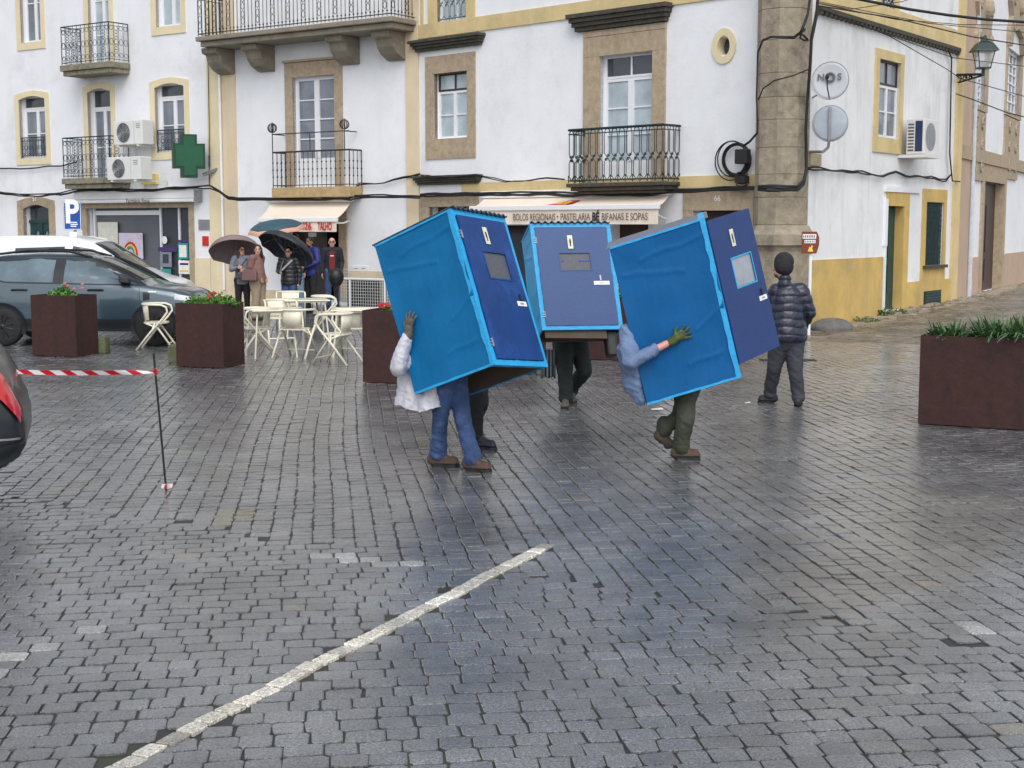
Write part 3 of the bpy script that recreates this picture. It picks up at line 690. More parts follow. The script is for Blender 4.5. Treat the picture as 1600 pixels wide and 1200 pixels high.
# butcher door
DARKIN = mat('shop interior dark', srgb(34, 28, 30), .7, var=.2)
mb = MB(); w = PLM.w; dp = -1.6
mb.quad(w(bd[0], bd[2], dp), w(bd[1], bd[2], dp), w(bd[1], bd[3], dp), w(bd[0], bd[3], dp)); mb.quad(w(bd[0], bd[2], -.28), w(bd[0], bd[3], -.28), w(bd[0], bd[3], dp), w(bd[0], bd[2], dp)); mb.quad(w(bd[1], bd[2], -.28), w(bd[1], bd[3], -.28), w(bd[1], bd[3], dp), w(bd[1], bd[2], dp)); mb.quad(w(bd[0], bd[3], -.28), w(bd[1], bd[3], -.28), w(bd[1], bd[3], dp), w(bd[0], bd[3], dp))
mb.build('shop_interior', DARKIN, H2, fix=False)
mb = MB(); q = PLM.hit(497, 420)[0]; mb.pbox(PLM, q, q+.06, bd[2], bd[3], -.5, -.3); mb.pbox(PLM, bd[0]+.02, q, bd[2], bd[3], -.42, -.38); DD = mb.build('door', mat('dark brown door', srgb(48, 34, 32), .35, var=.2), H2)
mb = MB(); mb.ball(PLM.w(q-.02, 1.15, -.3), .035, n=6); mb.build('door_knob', GREYM, DD)
surround(PLM, bd, .1, .27, .25, 0, STONE, H2, out=.04, name='door_surround')
panel(PLM, 482, 494, 363, 370, -.1, P_PALE, H2, 'hanging_notice')
mb = MB(); a = PLM.rect(549, 575, 415, 428, .02)
mb.pbox(PLM, *a, .002, .02); MBX = mb.build('meter_cabinet', W_WHITE, H2, bevel=.006)
for k, xx in enumerate((553, 565)):
    for yy in (419, 424): panel(PLM, xx, xx+6, yy, yy+1.2, .023, GREYM, MBX, 'vent_slot', th=.002)
# butcher awning
def awning(pl, xa, xb, ytop, bar_x0, bar_x1, ybar, yval, proj, label, root_name='awning', arms=True):
    a0, zt = pl.hit(xa, ytop, .08)[0], pl.hit((xa+xb)/2, ytop, .08)[1]; a1 = pl.hit(xb, ytop, .08)[0]
    c0, c1 = pl.hit(bar_x0, ybar, proj)[0], pl.hit(bar_x1, ybar, proj)[0]; zb = pl.hit((bar_x0+bar_x1)/2, ybar, proj)[1]; zv = pl.hit((bar_x0+bar_x1)/2, yval, proj)[1]
    T = thing(root_name, pl.w((a0+a1)/2, zt), label, 'awning'); w = pl.w
    n = 14; vs = []; fs = []
    for i in range(2):
        for j in range(n+1):
            f = j/n; vs.append(w((a0 if i == 0 else a1)*(1-f)+(c0 if i == 0 else c1)*f, zt+(zb-zt)*f-.05*math.sin(math.pi*f), .08+(proj-.08)*f))
    fs = [(j, j+1, n+2+j, n+1+j) for j in range(n)]
    mb = MB(); mb.add(vs, fs); o = mb.build('canopy', AWN, T, fix=False); so = o.modifiers.new('thick', 'SOLIDIFY'); so.thickness = .012
    mb = MB(); mb.pbox(pl, c0-.02, c1+.02, zb-.08, zb+.03, proj-.07, proj+.03); mb.build('front_bar', AWN_W, T, bevel=.015)
    m = 40; vs = []
    for i in range(m+1):
        s = c0+(c1-c0)*i/m; vs += [w(s, zb-.078, proj-.01), w(s, zv, proj-.01+.012*math.sin(i*1.1))]
    mb = MB(); mb.add(vs, [(2*i, 2*i+1, 2*i+3, 2*i+2) for i in range(m)]); v_ = mb.build('valance', AWN, T, fix=False); so = v_.modifiers.new('thick', 'SOLIDIFY'); so.thickness = .006
    mb = MB(); mb.pbox(pl, a0-.05, a1+.05, zt-.02, zt+.14, .0, .2); mb.build('cassette', AWN_W, T, bevel=.02)
    if arms:
        mb = MB()
        for s_, e in ((a0+.12, c0+.2), (a1-.12, c1-.2)):
            mb.tube([w(s_, zt-.5, .05), w((s_+e)/2+.1, zt-.42+(zb-zt)*.3, proj*.5), w(e, zb-.1, proj-.06)], .022, 6)
        mb.build('folding_arm', AWN_W, T)
    return T, (c0, c1, zb, zv)
T2, (c0, c1, zb, zv) = awning(PLM, 424, 549, 315, 404, 525, 342, 362, 1.35, 'cream folding awning with red lettering above the butcher door')
s0_, s1_ = PLM.hit(497, 352, 1.35)[0], PLM.hit(519, 352, 1.35)[0]; text('TALHO', .27, RED, PLM.w((s0_+s1_)/2, (zb+zv)/2-.03, 1.37), PLM.d, (0, 0, 1), T2, 'red_lettering', bold=.006, width=s1_-s0_)
s0_, s1_ = PLM.hit(452, 352, 1.35)[0], PLM.hit(487, 352, 1.35)[0]; text('264 426', .25, RED, PLM.w((s0_+s1_)/2, (zb+zv)/2-.03, 1.37), PLM.d, (0, 0, 1), T2, 'red_lettering', bold=.005, width=s1_-s0_)
# mesh railing in front of the butcher wall
RL = thing('mesh_railing', PLM.w(PLM.hit(560, 470, 1.3)[0], 0, 1.3), 'low white framed wire mesh railing right of the butcher door', 'railing')
a0, a1 = PLM.hit(534, 450, 1.3)[0], PLM.hit(640, 450, 1.3)[0]; zt = PLM.hit(560, 436, 1.3)[1]
mb = MB(); mb.tube([PLM.w(a0, zt, 1.3), PLM.w(a1, zt, 1.3)], .028, 6); am = PLM.hit(546.5, 450, 1.3)[0]
for s_ in (am, (a0+a1)/2+.3, a1): mb.tube([PLM.w(s_, 0, 1.3), PLM.w(s_, zt, 1.3)], .024, 6)
mb.build('frame', WFRAME, RL); mb = MB()
n = int((a1-a0)/.075)
for i in range(n): mb.tube([PLM.w(a0+(a1-a0)*i/n, .08, 1.3), PLM.w(a0+(a1-a0)*i/n, zt-.03, 1.3)], .0065, 4)
for j in range(13): mb.tube([PLM.w(a0, .08+j*.075, 1.3), PLM.w(a1, .08+j*.075, 1.3)], .0065, 4)
mb.build('wire_mesh', mat('galvanised wire', srgb(200, 200, 196), .5), RL, fix=False)
mb = MB(); mb.pbox(PLM, a0+.02, a0+(a1-a0)*.5, .05, zt-.04, 1.1, 1.12); mb.build('dark_backing', mat('dark backing panel', srgb(40, 46, 50), .8), RL)  # dark panel added behind the wires, standing in for a dark opening
mb = MB(); mb.pbox(PLM, a0+(a1-a0)*.5+.01, a1, .05, zt-.04, 1.1, 1.12); mb.build('pale_board', mat('board grey', srgb(150, 148, 142), .8), RL)
# ------------------------------------------------------------------ corner house (cafe)
Rc = PC.rect
sC0, sC1 = sJ, 0.0
H3 = thing('corner_house', PC.w(sJ/2, 0), 'white corner house with ochre bands, stone pillar and the cafe', 'house', GR)
wa = Rc(679, 731, 113, 216); wb = Rc(938, 1020, 84, 292); wu1 = Rc(683, 729, -60, 33); wu2 = Rc(948, 1008, -70, 6)
ov = PC.hit(1132, 72); ovr = (ov[0]-.16, ov[0]+.16, ov[1]-.17, ov[1]+.17)
dc = Rc(955, 1012, 345, 520); dc = (dc[0], dc[1], 0, dc[3]); dl = Rc(672, 735, 323, 400); dl = (dl[0], dl[1], 0, dl[3]); d6 = Rc(1083, 1160, 329, 520); d6 = (d6[0], d6[1], 0, d6[3])
cm = Rc(775, 950, 352, 520); cm = (cm[0], cm[1], 0, cm[3])
wall(PC, sC0, sC1, 0, 9.6, [wa, wb, wu1, wu2, ovr, dc, dl, d6, cm], W_WHITE, H3)
# side front of the same house
Rs = PS.rect
wS = Rs(1371, 1404, 95, 216); dS = Rs(1382, 1409, 322, 482); gS = Rs(1445, 1472, 316, 414); vS = Rs(1441, 1467, 454, 482); wSu = Rs(1376, 1398, -60, 24)
zdS = .18
dS = (dS[0], dS[1], zdS, dS[3])
wall(PS, 0, sS, -.1, 9.6, [wS, dS, gS, wSu], W_SIDE, H3, name='side_wall')
mb = MB(); back = PS.w(sS, 0, -9)
A_, B_, C_, D_ = PC.w(sC0, -.1, -.02), PS.w(sS, -.1, -.02), PC.w(sC0, -.1, -9), PS.w(sS, -.1, -9)
up = V((0, 0, 9.7)); mb.quad(A_, C_, C_+up, A_+up); mb.quad(B_, D_, D_+up, B_+up)
mb.quad(C_, D_, D_+up, C_+up); mb.build('outer_walls', W_WHITE, H3, fix=False)
mb = MB(); e = V((0, 0, 9.6)); rt = [PC.w(sC0, 9.6, .3), PC.w(.2, 9.6, .3), PS.w(sS, 9.6, .3), D_+up, C_+up]; apex = sum((V(p) for p in rt), V((0, 0, 0)))/5+V((0, 0, 1.6))
mb.add([*rt, apex], [(0, 1, 5), (1, 2, 5), (2, 3, 5), (3, 4, 5), (4, 0, 5), (0, 4, 3, 2, 1)]); mb.build('roof', ROOF, H3)
window(PC, wa, H3, rows=2, transom=.27, tcols=2, tfm=BROWNW, gm_=G_PALE, tgm=G_PALE, rec=.14, fw=.06, tw=.1)
surround(PC, wa, .3, .27, .42, .48, STONE, H3, out=.03)
window(PC, wb, H3, rows=3, transom=.17, tcols=2, gm_=G_PALE, tgm=G_DARK, rec=.16, solid=.2, fw=.07, tw=.16, name='balcony_door')
surround(PC, wb, .46, .34, .42, 0, STONE, H3, out=.05, name='door_surround')
window(PC, wu1, H3, rows=2, gm_=G_PALE); window(PC, wu2, H3, rows=2, gm_=G_PALE)
surround(PC, wu1, .3, .3, .2, .2, W_YELLOW, H3); surround(PC, wu2, .3, .3, .2, .0, W_YELLOW, H3)
railing(PC, wu1[0]+.02, wu1[1]-.02, wu1[2]+.02, wu1[2]+.9, -.02, H3, IRON_G, 'loops', sp=.2, side=False, parent_name='window_guard')
# bands
zb1 = sum(PC.hit(x, y)[1] for x, y in ((745, 44.5), (890, 32), (1053, 11)))/3; zt1 = zb1+.33
zb0 = sum(PC.hit(x, y)[1] for x, y in ((750, 300), (880, 298), (1185, 293)))/3; zt0 = zb0+.24
mb = MB(); mb.pbox(PC, sC0, -.5, zb1, zt1, 0.002, .04); mb.pbox(PC, sC0+1.5, -.5, zb0, zt0, .002, .04); a = PC.rect(664, 740, 10, 68)
mb.build('wall_band', W_YELLOW, H3)
mb = MB(); a = PC.rect(659, 665.5, 0, 60); mb.pbox(PC, a[0]-.02, a[0]+.08, a[2], 9.6, .0, .03); mb.build('corner_strip', W_YELLOW, H3)
a = PC.rect(652, 755, 60, 76); cornice(PC, a[0], a[1], a[2], a[3]+.02, STONE_D, H3, .26)
a = PC.rect(902, 1046, 24, 42); cornice(PC, a[0], a[1], a[2], a[3]+.12, STONE_D, H3, .28)
a = PC.rect(908, 1043, 42, 60); mb = MB(); mb.pbox(PC, wb[0]-.46, wb[1]+.34, wb[3]+.425, a[3]-.02, -.02, .06); mb.build('frieze', STONE, H3)
a = PC.rect(654, 752, 274, 288); cornice(PC, a[0], a[1], a[2], a[3], STONE_D, H3, .22)
surround(PC, dl, .3, .3, zb0-dl[3]-.02, 0, STONE, H3, out=.05, name='door_surround')
# oval window
c = PC.w(ov[0], ov[1], 0); mb = MB(); n = 28
def ell(rx, rz, o): return [c+PC.n*o+PC.d*rx*math.cos(2*math.pi*i/n)+V((0, 0, rz*math.sin(2*math.pi*i/n))) for i in range(n)]
L1, L2, L3, L4 = ell(.29, .35, .0), ell(.29, .35, .035), ell(.15, .2, .035), ell(.15, .2, -.25)
mb.add(L1+L2+L3+L4, [(r*n+i, r*n+(i+1) % n, (r+1)*n+(i+1) % n, (r+1)*n+i) for r in range(3) for i in range(n)]); mb.build('oval_window', W_CREAM, H3)
mb = MB(); mb.add(ell(.2, .22, -.2), [tuple(range(n))]); mb.build('oval_pane', G_DARK, H3, fix=False)
# cafe balcony
pr = .62; a = PC.hit(884, 290, pr)[0]; b_ = PC.hit(1036, 290, pr)[0]; zs = PC.hit(960, 285, pr)[1]
mb = MB(); mb.pbox(PC, a, b_, zs-.08, zs, 0, pr); mb.pbox(PC, a+.06, b_-.06, zs-.16, zs-.083, 0, pr-.08); mb.pbox(PC, a+.14, b_-.14, zs-.22, zs-.163, 0, pr-.2)
CB = mb.build('balcony', STONE_D, H3, bevel=.02); zt = PC.hit(960, 199, pr)[1]
railing(PC, a+.04, b_-.04, zs+.01, zt, pr-.04, CB, IRON_G, 'loops', sp=.2, r=.014)
# cafe openings: dark interior, door 66
mb = MB(); 
for h in (dc, dl, d6, cm): w = PC.w; mb.quad(w(h[0]-.05, 0, -.29), w(h[1]+.05, 0, -.29), w(h[1]+.05, h[3]+.05, -.29), w(h[0]-.05, h[3]+.05, -.29))
mb.build('shop_interior', mat('cafe interior brown', srgb(66, 46, 40), .6, var=.5, scale=2), H3, fix=False)
surround(PC, d6, .26, .26, .42, 0, STONE, H3, out=.04, name='door_surround')
text('66', .16, WHITEP, PC.w((d6[0]+d6[1])/2, d6[3]+.24, .045), PC.d, (0, 0, 1), H3, 'house_number')
mb = MB(); mb.pbox(PC, d6[0], d6[1], 0, d6[3]-.35, -.28, -.2); mb.build('door', BROWNW, H3)
mb = MB()
for i in range(3): mb.pbox(PC, cm[0]+i*(cm[1]-cm[0])/3+.02, cm[0]+(i+1)*(cm[1]-cm[0])/3-.02, .7, cm[3]-.1, -.2, -.17)
mb.build('shop_window', G_DARK, H3)
# corner pillar
def octa(cx, cy, r, z, ang): return [V((cx+r*math.cos(ang+i*math.pi/4), cy+r*math.sin(ang+i*math.pi/4), z)) for i in range(8)]
PB = mat('pillar stone', srgb(158, 147, 128), .88, var=.2, scale=7, bump=.8, bscale=22, dirt=srgb(82, 78, 68), dirt_amt=.75, dirt_scale=2.6, streak=.35)
zc = [(0, .64), (2.0-.42+.3, .62), (1.93, .70), (2.06, .70), (2.12, .62), (2.2, .5), (2.26, .485)]
pc = V((K.x-.39, K.y+.2, 0)); mb = MB(); ang = math.atan2(PC.n.y, PC.n.x)+math.pi/8
def ringed(levels, nm, grooves=True):
    mb = MB(); vs = []; 
    for z, r in levels: vs += octa(pc.x, pc.y, r, z, ang)
    n = len(levels); mb.add(vs, [(i*8+k, i*8+(k+1) % 8, (i+1)*8+(k+1) % 8, (i+1)*8+k) for i in range(n-1) for k in range(8)]+[tuple(range(8))[::-1], tuple((n-1)*8+k for k in range(8))])
    return mb.build(nm, PB, H3)
zbse = pt(1220, 383, 27)[2]
lev = [(-.1, .60), (zbse-.12, .58), (zbse-.04, .62), (zbse, .69), (zbse+.2, .69), (zbse+.28, .6), (zbse+.38, .54)]
ringed(lev, 'pillar_base')
z = zbse+.38; lv = []
while z < 9.8:
    hgt = random.uniform(.42, .62); g = .012; lv += [(z+.0, .505), (z+g, .52), (z+hgt-g, .52), (z+hgt, .505)]; z += hgt
ringed(lv, 'pillar_shaft')
# side front details
yl0 = PS.hit(1300, 405)[1]
def pl_rect(pl, a, b, c, d, o0, o1, m, nm, root): mb = MB(); mb.pbox(pl, a, b, c, d, o0, o1); return mb.build(nm, m, root)
xs1 = PS.hit(1378, 400)[0]; PLN = MB(); PLN.pbox(PS, .45, xs1, -.1, yl0, .002, .035); PLN.build('plinth', W_OCHRE, H3)
xg0, xg1 = PS.hit(1424, 400)[0], PS.hit(1488, 400)[0]
zlow = PS.hit(1450, 306)[1]
mb = MB()   # yellow field round the small door and grille
a0 = PS.hit(1412, 400)[0]
mb.pbox(PS, dS[1], sS, -.1, gS[2]-.35, .002, .03); mb.pbox(PS, gS[0]-.25, gS[0], gS[2]-.35, gS[3]+.3, .002, .03); mb.pbox(PS, gS[1], gS[1]+.2, gS[2]-.35, gS[3]+.3, .002, .03); mb.pbox(PS, gS[0], gS[1], gS[3], gS[3]+.3, .002, .03); mb.pbox(PS, gS[0], gS[1], gS[2]-.35, gS[2], .002, .03)
mb.build('ochre_panel', W_OCHRE, H3)
surround(PS, dS, .0001, .3, .3, 0, W_OCHRE, H3, out=.034, name='door_surround', inset=.27)
mb = MB(); mb.pbox(PS, dS[1]-.012, dS[1]-.002, zdS, dS[3], -.27, .03); mb.build('door_reveal', W_OCHRE, H3)
mb = MB(); mb.pbox(PS, dS[0], dS[1]-.014, zdS, dS[3], -.24, -.18); D = mb.build('door', GREEN_D, H3)
mb = MB(); md = (dS[0]+dS[1])/2
for (z0, z1) in ((.35, 1.0), (1.15, 2.2)):
    for s_ in (-1, 1): mb.pbox(PS, md+s_*.27-.17, md+s_*.27+.17, zdS+z0, zdS+z1, -.18, -.165)
mb.build('door_panel', GREEN_D, D)
mb = MB(); mb.pbox(PS, dS[0]-.14, dS[0]-.004, 1.6, dS[3]+.15, .0, .06); mb.pbox(PS, dS[0]-.1, dS[0]-.02, 0, 1.6, .0, .05); mb.pbox(PS, dS[0]-.14, dS[1]+.95, dS[3]+.303, dS[3]+.42, 0, .06); mb.build('white_strip', WFRAME, H3)
surround(PS, wS, .22, .2, .2, .32, W_YELLOW, H3, out=.04)
window(PS, wS, H3, rows=2, transom=.32, tcols=2, gm_=G_GREY, tgm=G_GREY, rec=.04, tfm=BROWNW, fw=.06, tw=.08)
window(PS, wSu, H3, rows=2, gm_=G_GREY); surround(PS, wSu, .25, .25, .2, .1, W_YELLOW, H3)
railing(PS, wSu[0]+.02, wSu[1]-.02, wSu[2]+.02, wSu[2]+.7, .0, H3, IRON, 'loops', sp=.2, side=False, parent_name='window_guard')
mb = MB(); mb.pbox(PS, gS[0], gS[1], gS[2], gS[3], -.1, -.06); GD = mb.build('window_shutter', GREEN_D, H3); mb = MB()
for i in range(11): s_ = gS[0]+(gS[1]-gS[0])*(i+.5)/11; mb.tube([PS.w(s_, gS[2], -.02), PS.w(s_, gS[3], -.02)], .016, 4)
for j in range(12): z_ = gS[2]+(gS[3]-gS[2])*(j+.5)/12; mb.tube([PS.w(gS[0], z_, -.025), PS.w(gS[1], z_, -.025)], .012, 4)
mb.build('grille', IRON_G, GD, fix=False); mb = MB(); mb.pbox(PS, gS[0]-.15, gS[1]+.15, gS[2]-.07, gS[2], 0, .12); mb.build('sill', STONE_D, GD)
mb = MB(); mb.pbox(PS, vS[0], vS[1], vS[2], vS[3], .0, .05); VT = mb.build('vent_cover', IRON_G, H3); mb = MB()
for j in range(6): z_ = vS[2]+.05+(vS[3]-vS[2]-.1)*j/5; mb.pbox(PS, vS[0]+.04, vS[1]-.04, z_, z_+.03, .05, .065)
mb.build('slat', GREEN_D, VT)
zu = (PS.hit(1287, 13)[1]+PS.hit(1489, 73)[1])/2
mb = MB(); mb.pbox(PS, .4, sS, zu, zu+.4, 0.002, .05); mb.build('wall_band', W_YELLOW, H3)
mb = MB(); mb.pbox(PS, .4, sS, zu-.09, zu-.004, 0, .1)
k = .42
while k < sS-.1: mb.pbox(PS, k, k+.12, zu-.15, zu-.093, 0, .09); k += .22
mb.build('eaves_tiles', STONE_D, H3)
mb = MB(); mb.pbox(PS, sS-.02, sS+.42, 0, 9.6, -.4, .06); mb.build('corner_pilaster', W_YELLOW, H3)
mb = MB(); a = PS.rect(1263, 1280, 240, 259); mb.pbox(PS, *a, 0.002, .05); mb.build('corner_stone', STONE, H3)
# cafe awning
T3, (c0, c1, zb, zv) = awning(PC, 758, 1046, 306, 735, 1028, 322.5, 350.5, 1.0, 'wide cream cafe awning with brown lettering and red logo')
sx = PC.hit(908, 340, 1.0)[0]; zt_ = (zb-.08+zv)/2
def at_c(x): return PC.w(PC.hit(x, 340, 1.0)[0], zt_, 1.02)
def wpx(x0, x1): return PC.hit(x1, 340, 1.0)[0]-PC.hit(x0, 340, 1.0)[0]
for st, x0, x1, sz, m_, bo, nm in (('BOLOS REGIONAIS', 802, 868, .215, BROWNP, 0, 'brown_lettering'), ('·', 871, 873, .3, BROWNP, .004, 'brown_lettering'), ('PASTELARIA', 876.5, 922.5, .215, BROWNP, 0, 'brown_lettering'), ('BÉ', 926, 937, .24, BLACKP, .008, 'black_lettering'), ('BIFANAS E SOPAS', 940.5, 1012, .215, BROWNP, 0, 'brown_lettering')):
    text(st, sz, m_, at_c((x0+x1)/2), PC.d, (0, 0, 1), T3, nm, bold=bo, width=wpx(x0, x1))
# red logo lying on the canopy
def on_can(x, f): 
    s = PC.hit(x, 313, .5)[0]; zt = T3.location.z; return PC.w(s, zt+(zb-zt)*f-.05*math.sin(math.pi*f)+.012, .08+.92*f)
zt = T3.location.z
mb = MB(); mb.add([on_can(868, .95), on_can(900, .95), on_can(901, .3), on_can(884, .3)], [(0, 1, 2, 3)]); mb.build('red_logo', RED, T3, fix=False)
p0, p1 = on_can(876, .62), on_can(899, .62); yd = (on_can(890, .3)-on_can(890, .95)).normalized()
text('DELTA', .42, YEL, (p0+p1)/2+V((0, 0, .03)), (p1-p0), yd, T3, 'logo_lettering', bold=.012, width=(p1-p0).length*.85)
# ------------------------------------------------------------------ far right house with baroque windows
H4 = thing('town_house', PE.w(6, .2), 'white house with carved stone windows beyond the green lantern', 'house', GR)
Re = PE.rect; sE1 = 16.0
e1 = Re(1518, 1539, 92, 165); e2 = Re(1571, 1593, 78, 178); de = Re(1533, 1564, 285, 455); de = (de[0], de[1], .22, de[3])
wall(PE, .3, sE1, 0, 11.5, [e1, e2, de], W_WHITE, H4); shell(PE, .3, sE1, 11.5, 8, W_WHITE, H4, ROOF)
pl_rect(PE, .42, PE.hit(1518, 300)[0], 0, 11.5, .0, .05, W_PINK, 'pilaster', H4)
zpl = PE.hit(1520, 402)[1]; xe0 = PE.hit(1519.5, 400)[0]
mb = MB(); mb.pbox(PE, xe0, de[0]-.35, 0, zpl, .002, .03); mb.build('plinth', W_PINK, H4); mb = MB(); mb.pbox(PE, de[1]+.36, sE1, 0, zpl, .002, .03); mb.build('plinth', W_PINK, H4)
mb = MB(); a = PE.hit(1518, 300, .1)[0]; mb.tube([PE.w(a+.1, .2, .1), PE.w(a+.1, 10.5, .1)], .055, 8); mb.build('drain_pipe', mat('pipe pale blue', srgb(196, 204, 214), .5), H4)
zb_ = (PE.hit(1500, 240)[1]+PE.hit(1595, 262)[1])/2
mb = MB(); mb.pbox(PE, .3, sE1, zb_-.13, zb_+.2, .051, .1); mb.build('wall_band', STONE, H4)
surround(PE, de, .34, .34, .45, 0, STONE, H4, out=.06, name='door_surround')
mb = MB(); mb.pbox(PE, de[1]-.012, de[1]-.002, .2, de[3], -.27, .05); mb.build('door_reveal', STONE, H4)
mb = MB(); mb.pbox(PE, de[0], de[1]-.014, .2, de[3], -.26, -.2); D = mb.build('door', BROWNW, H4); mb = MB(); m_ = (de[0]+de[1])/2
for s_ in (-1, 1):
    for z0, z1 in ((.5, 1.1), (1.3, 2.6)): mb.pbox(PE, m_+s_*.33-.2, m_+s_*.33+.2, z0, z1, -.2, -.18)
mb.build('door_panel', BROWNW, D); pl_rect(PE, de[0]-.45, de[1]+.45, 0, .25, .061, .4, STONE, 'door_step', H4)
STONE_P = mat('stone pale carved', srgb(176, 160, 138), .85, var=.2, scale=6, bump=.6, bscale=20, dirt=srgb(120, 108, 90), dirt_amt=.6, dirt_scale=3)
for k, r_ in enumerate((e1, e2)):
    window(PE, r_, H4, cols=4, rows=6, gm_=G_GREY, rec=.1, fw=.09, bar=.05)
    surround(PE, r_, .10, .22, .0, .12, STONE_P, H4, out=.06)
    mb = MB(); a_, b_, c_, d_ = r_; mc = (a_+b_)/2; hwid = (b_-a_)/2+.12; w = PE.w
    # carved crown: stepped volutes
    prof = [(-hwid, 0), (-hwid*1.02, .5), (-hwid*.8, .85), (-hwid*1.05, 1.3), (-hwid*.7, 1.5), (-hwid*.6, 1.75), (-.2, 1.9), (0, 2.2), (.2, 1.9), (hwid*.6, 1.75), (hwid*.7, 1.5), (hwid*1.05, 1.3), (hwid*.8, .85), (hwid*1.02, .5), (hwid, 0), (hwid*.8, .0), (hwid*.6, .45), (0, .62), (-hwid*.6, .45), (-hwid*.8, 0)]
    mb.prism([w(mc+x, d_+z, .0) for x, z in prof], PE.n*.14)
    for s_ in (-1, 1):
        for z_, rr in ((.55, .13), (1.28, .17), (1.7, .12)):
            cc = w(mc+s_*hwid*.72, d_+z_, .16); mb.tube([cc+PE.d*rr*math.cos(t)*(1-t/12)+V((0, 0, rr*math.sin(t)*(1-t/12))) for t in [i*.6 for i in range(16)]], .035, 5)
    mb.ball(w(mc, d_+1.3, .14), .2, .2, .3, 8)
    mb.build('carved_crown', STONE_P, H4)
    # carved apron under the sill
    mb = MB(); hw2 = hwid*.95; zt_ = c_-.16; prof = [(-hw2, 0), (-hw2*.95, -.6), (-hw2*1.05, -1.1), (-hw2*.9, -1.75), (hw2*.9, -1.75), (hw2*1.05, -1.1), (hw2*.95, -.6), (hw2, 0)]
    mb.prism([w(mc+x, zt_+z, 0) for x, z in prof], PE.n*.06)
    for s_ in (-1, 1):
        for z_, rr in ((-.3, .2), (-.85, .16), (-1.4, .2)):
            cc = w(mc+s_*hw2*.45, zt_+z_, .08); mb.tube([cc+PE.d*rr*s_*math.cos(t)*(1-t/12)+V((0, 0, rr*math.sin(t)*(1-t/12))) for t in [i*.6 for i in range(16)]], .03, 5)
    mb.build('carved_apron', STONE_P, H4)
# ------------------------------------------------------------------ things on the walls
def ac_unit(pl, x0, x1, y0, y1, o, d, label, fan_side=0):
    a = pl.rect(x0, x1, y0, y1, o+d); T = thing('air_conditioner', pl.w((a[0]+a[1])/2, a[2], o+d/2), label, 'air conditioner', 'outdoor air conditioning units')
    mb = MB(); mb.pbox(pl, *a, o, o+d); mb.build('casing', ACW, T, bevel=.02)
    w_ = a[1]-a[0]; h = a[3]-a[2]; cx = a[0]+w_*.36; cz = (a[2]+a[3])/2; r = h*.40; c = pl.w(cx, cz, o+d+.004); n = 24
    mb = MB(); mb.add([c+pl.d*r*math.cos(t)+V((0, 0, r*math.sin(t))) for t in [2*math.pi*i/n for i in range(n)]], [tuple(range(n))]); F = mb.build('fan_grille', ACD, T, fix=False)
    mb = MB()
    for k in range(1, 6): mb.tube([c+pl.n*.012+pl.d*r*k/5*math.cos(t)+V((0, 0, r*k/5*math.sin(t))) for t in [2*math.pi*i/20 for i in range(21)]], .007, 4, cap=False)
    for k in range(8): t = math.pi*k/4; mb.tube([c+pl.n*.012, c+pl.n*.012+pl.d*r*math.cos(t)+V((0, 0, r*math.sin(t)))], .006, 4)
    mb.build('guard_wire', ACW if fan_side else GREYM, F, fix=False)
    mb = MB(); mb.pbox(pl, a[0]+w_*.72, a[0]+w_*.725, a[2]+.03, a[3]-.03, o+d, o+d+.003)
    for j in range(3): mb.pbox(pl, a[0]+w_*.8, a[0]+w_*.93, a[3]-.12-j*.05, a[3]-.10-j*.05, o+d, o+d+.004)
    mb.build('front_trim', GREYM, T)
    mb = MB()
    for f in (.15, .85): s_ = a[0]+w_*f; mb.pbox(pl, s_-.02, s_+.02, a[2]-.05, a[2]-.004, 0, o+d+.03); mb.pbox(pl, s_-.02, s_+.02, a[2]-.35, a[2]-.051, 0, .03)
    mb.build('bracket', ACW, T)
    return T
ac_unit(PLM, 177, 222, 188, 226, .25, .42, 'upper white air conditioner with dark fan beside the left balcony')
ac_unit(PLM, 167, 219, 245, 281, .75, .42, 'lower white air conditioner with pale fan above the pharmacy awning')
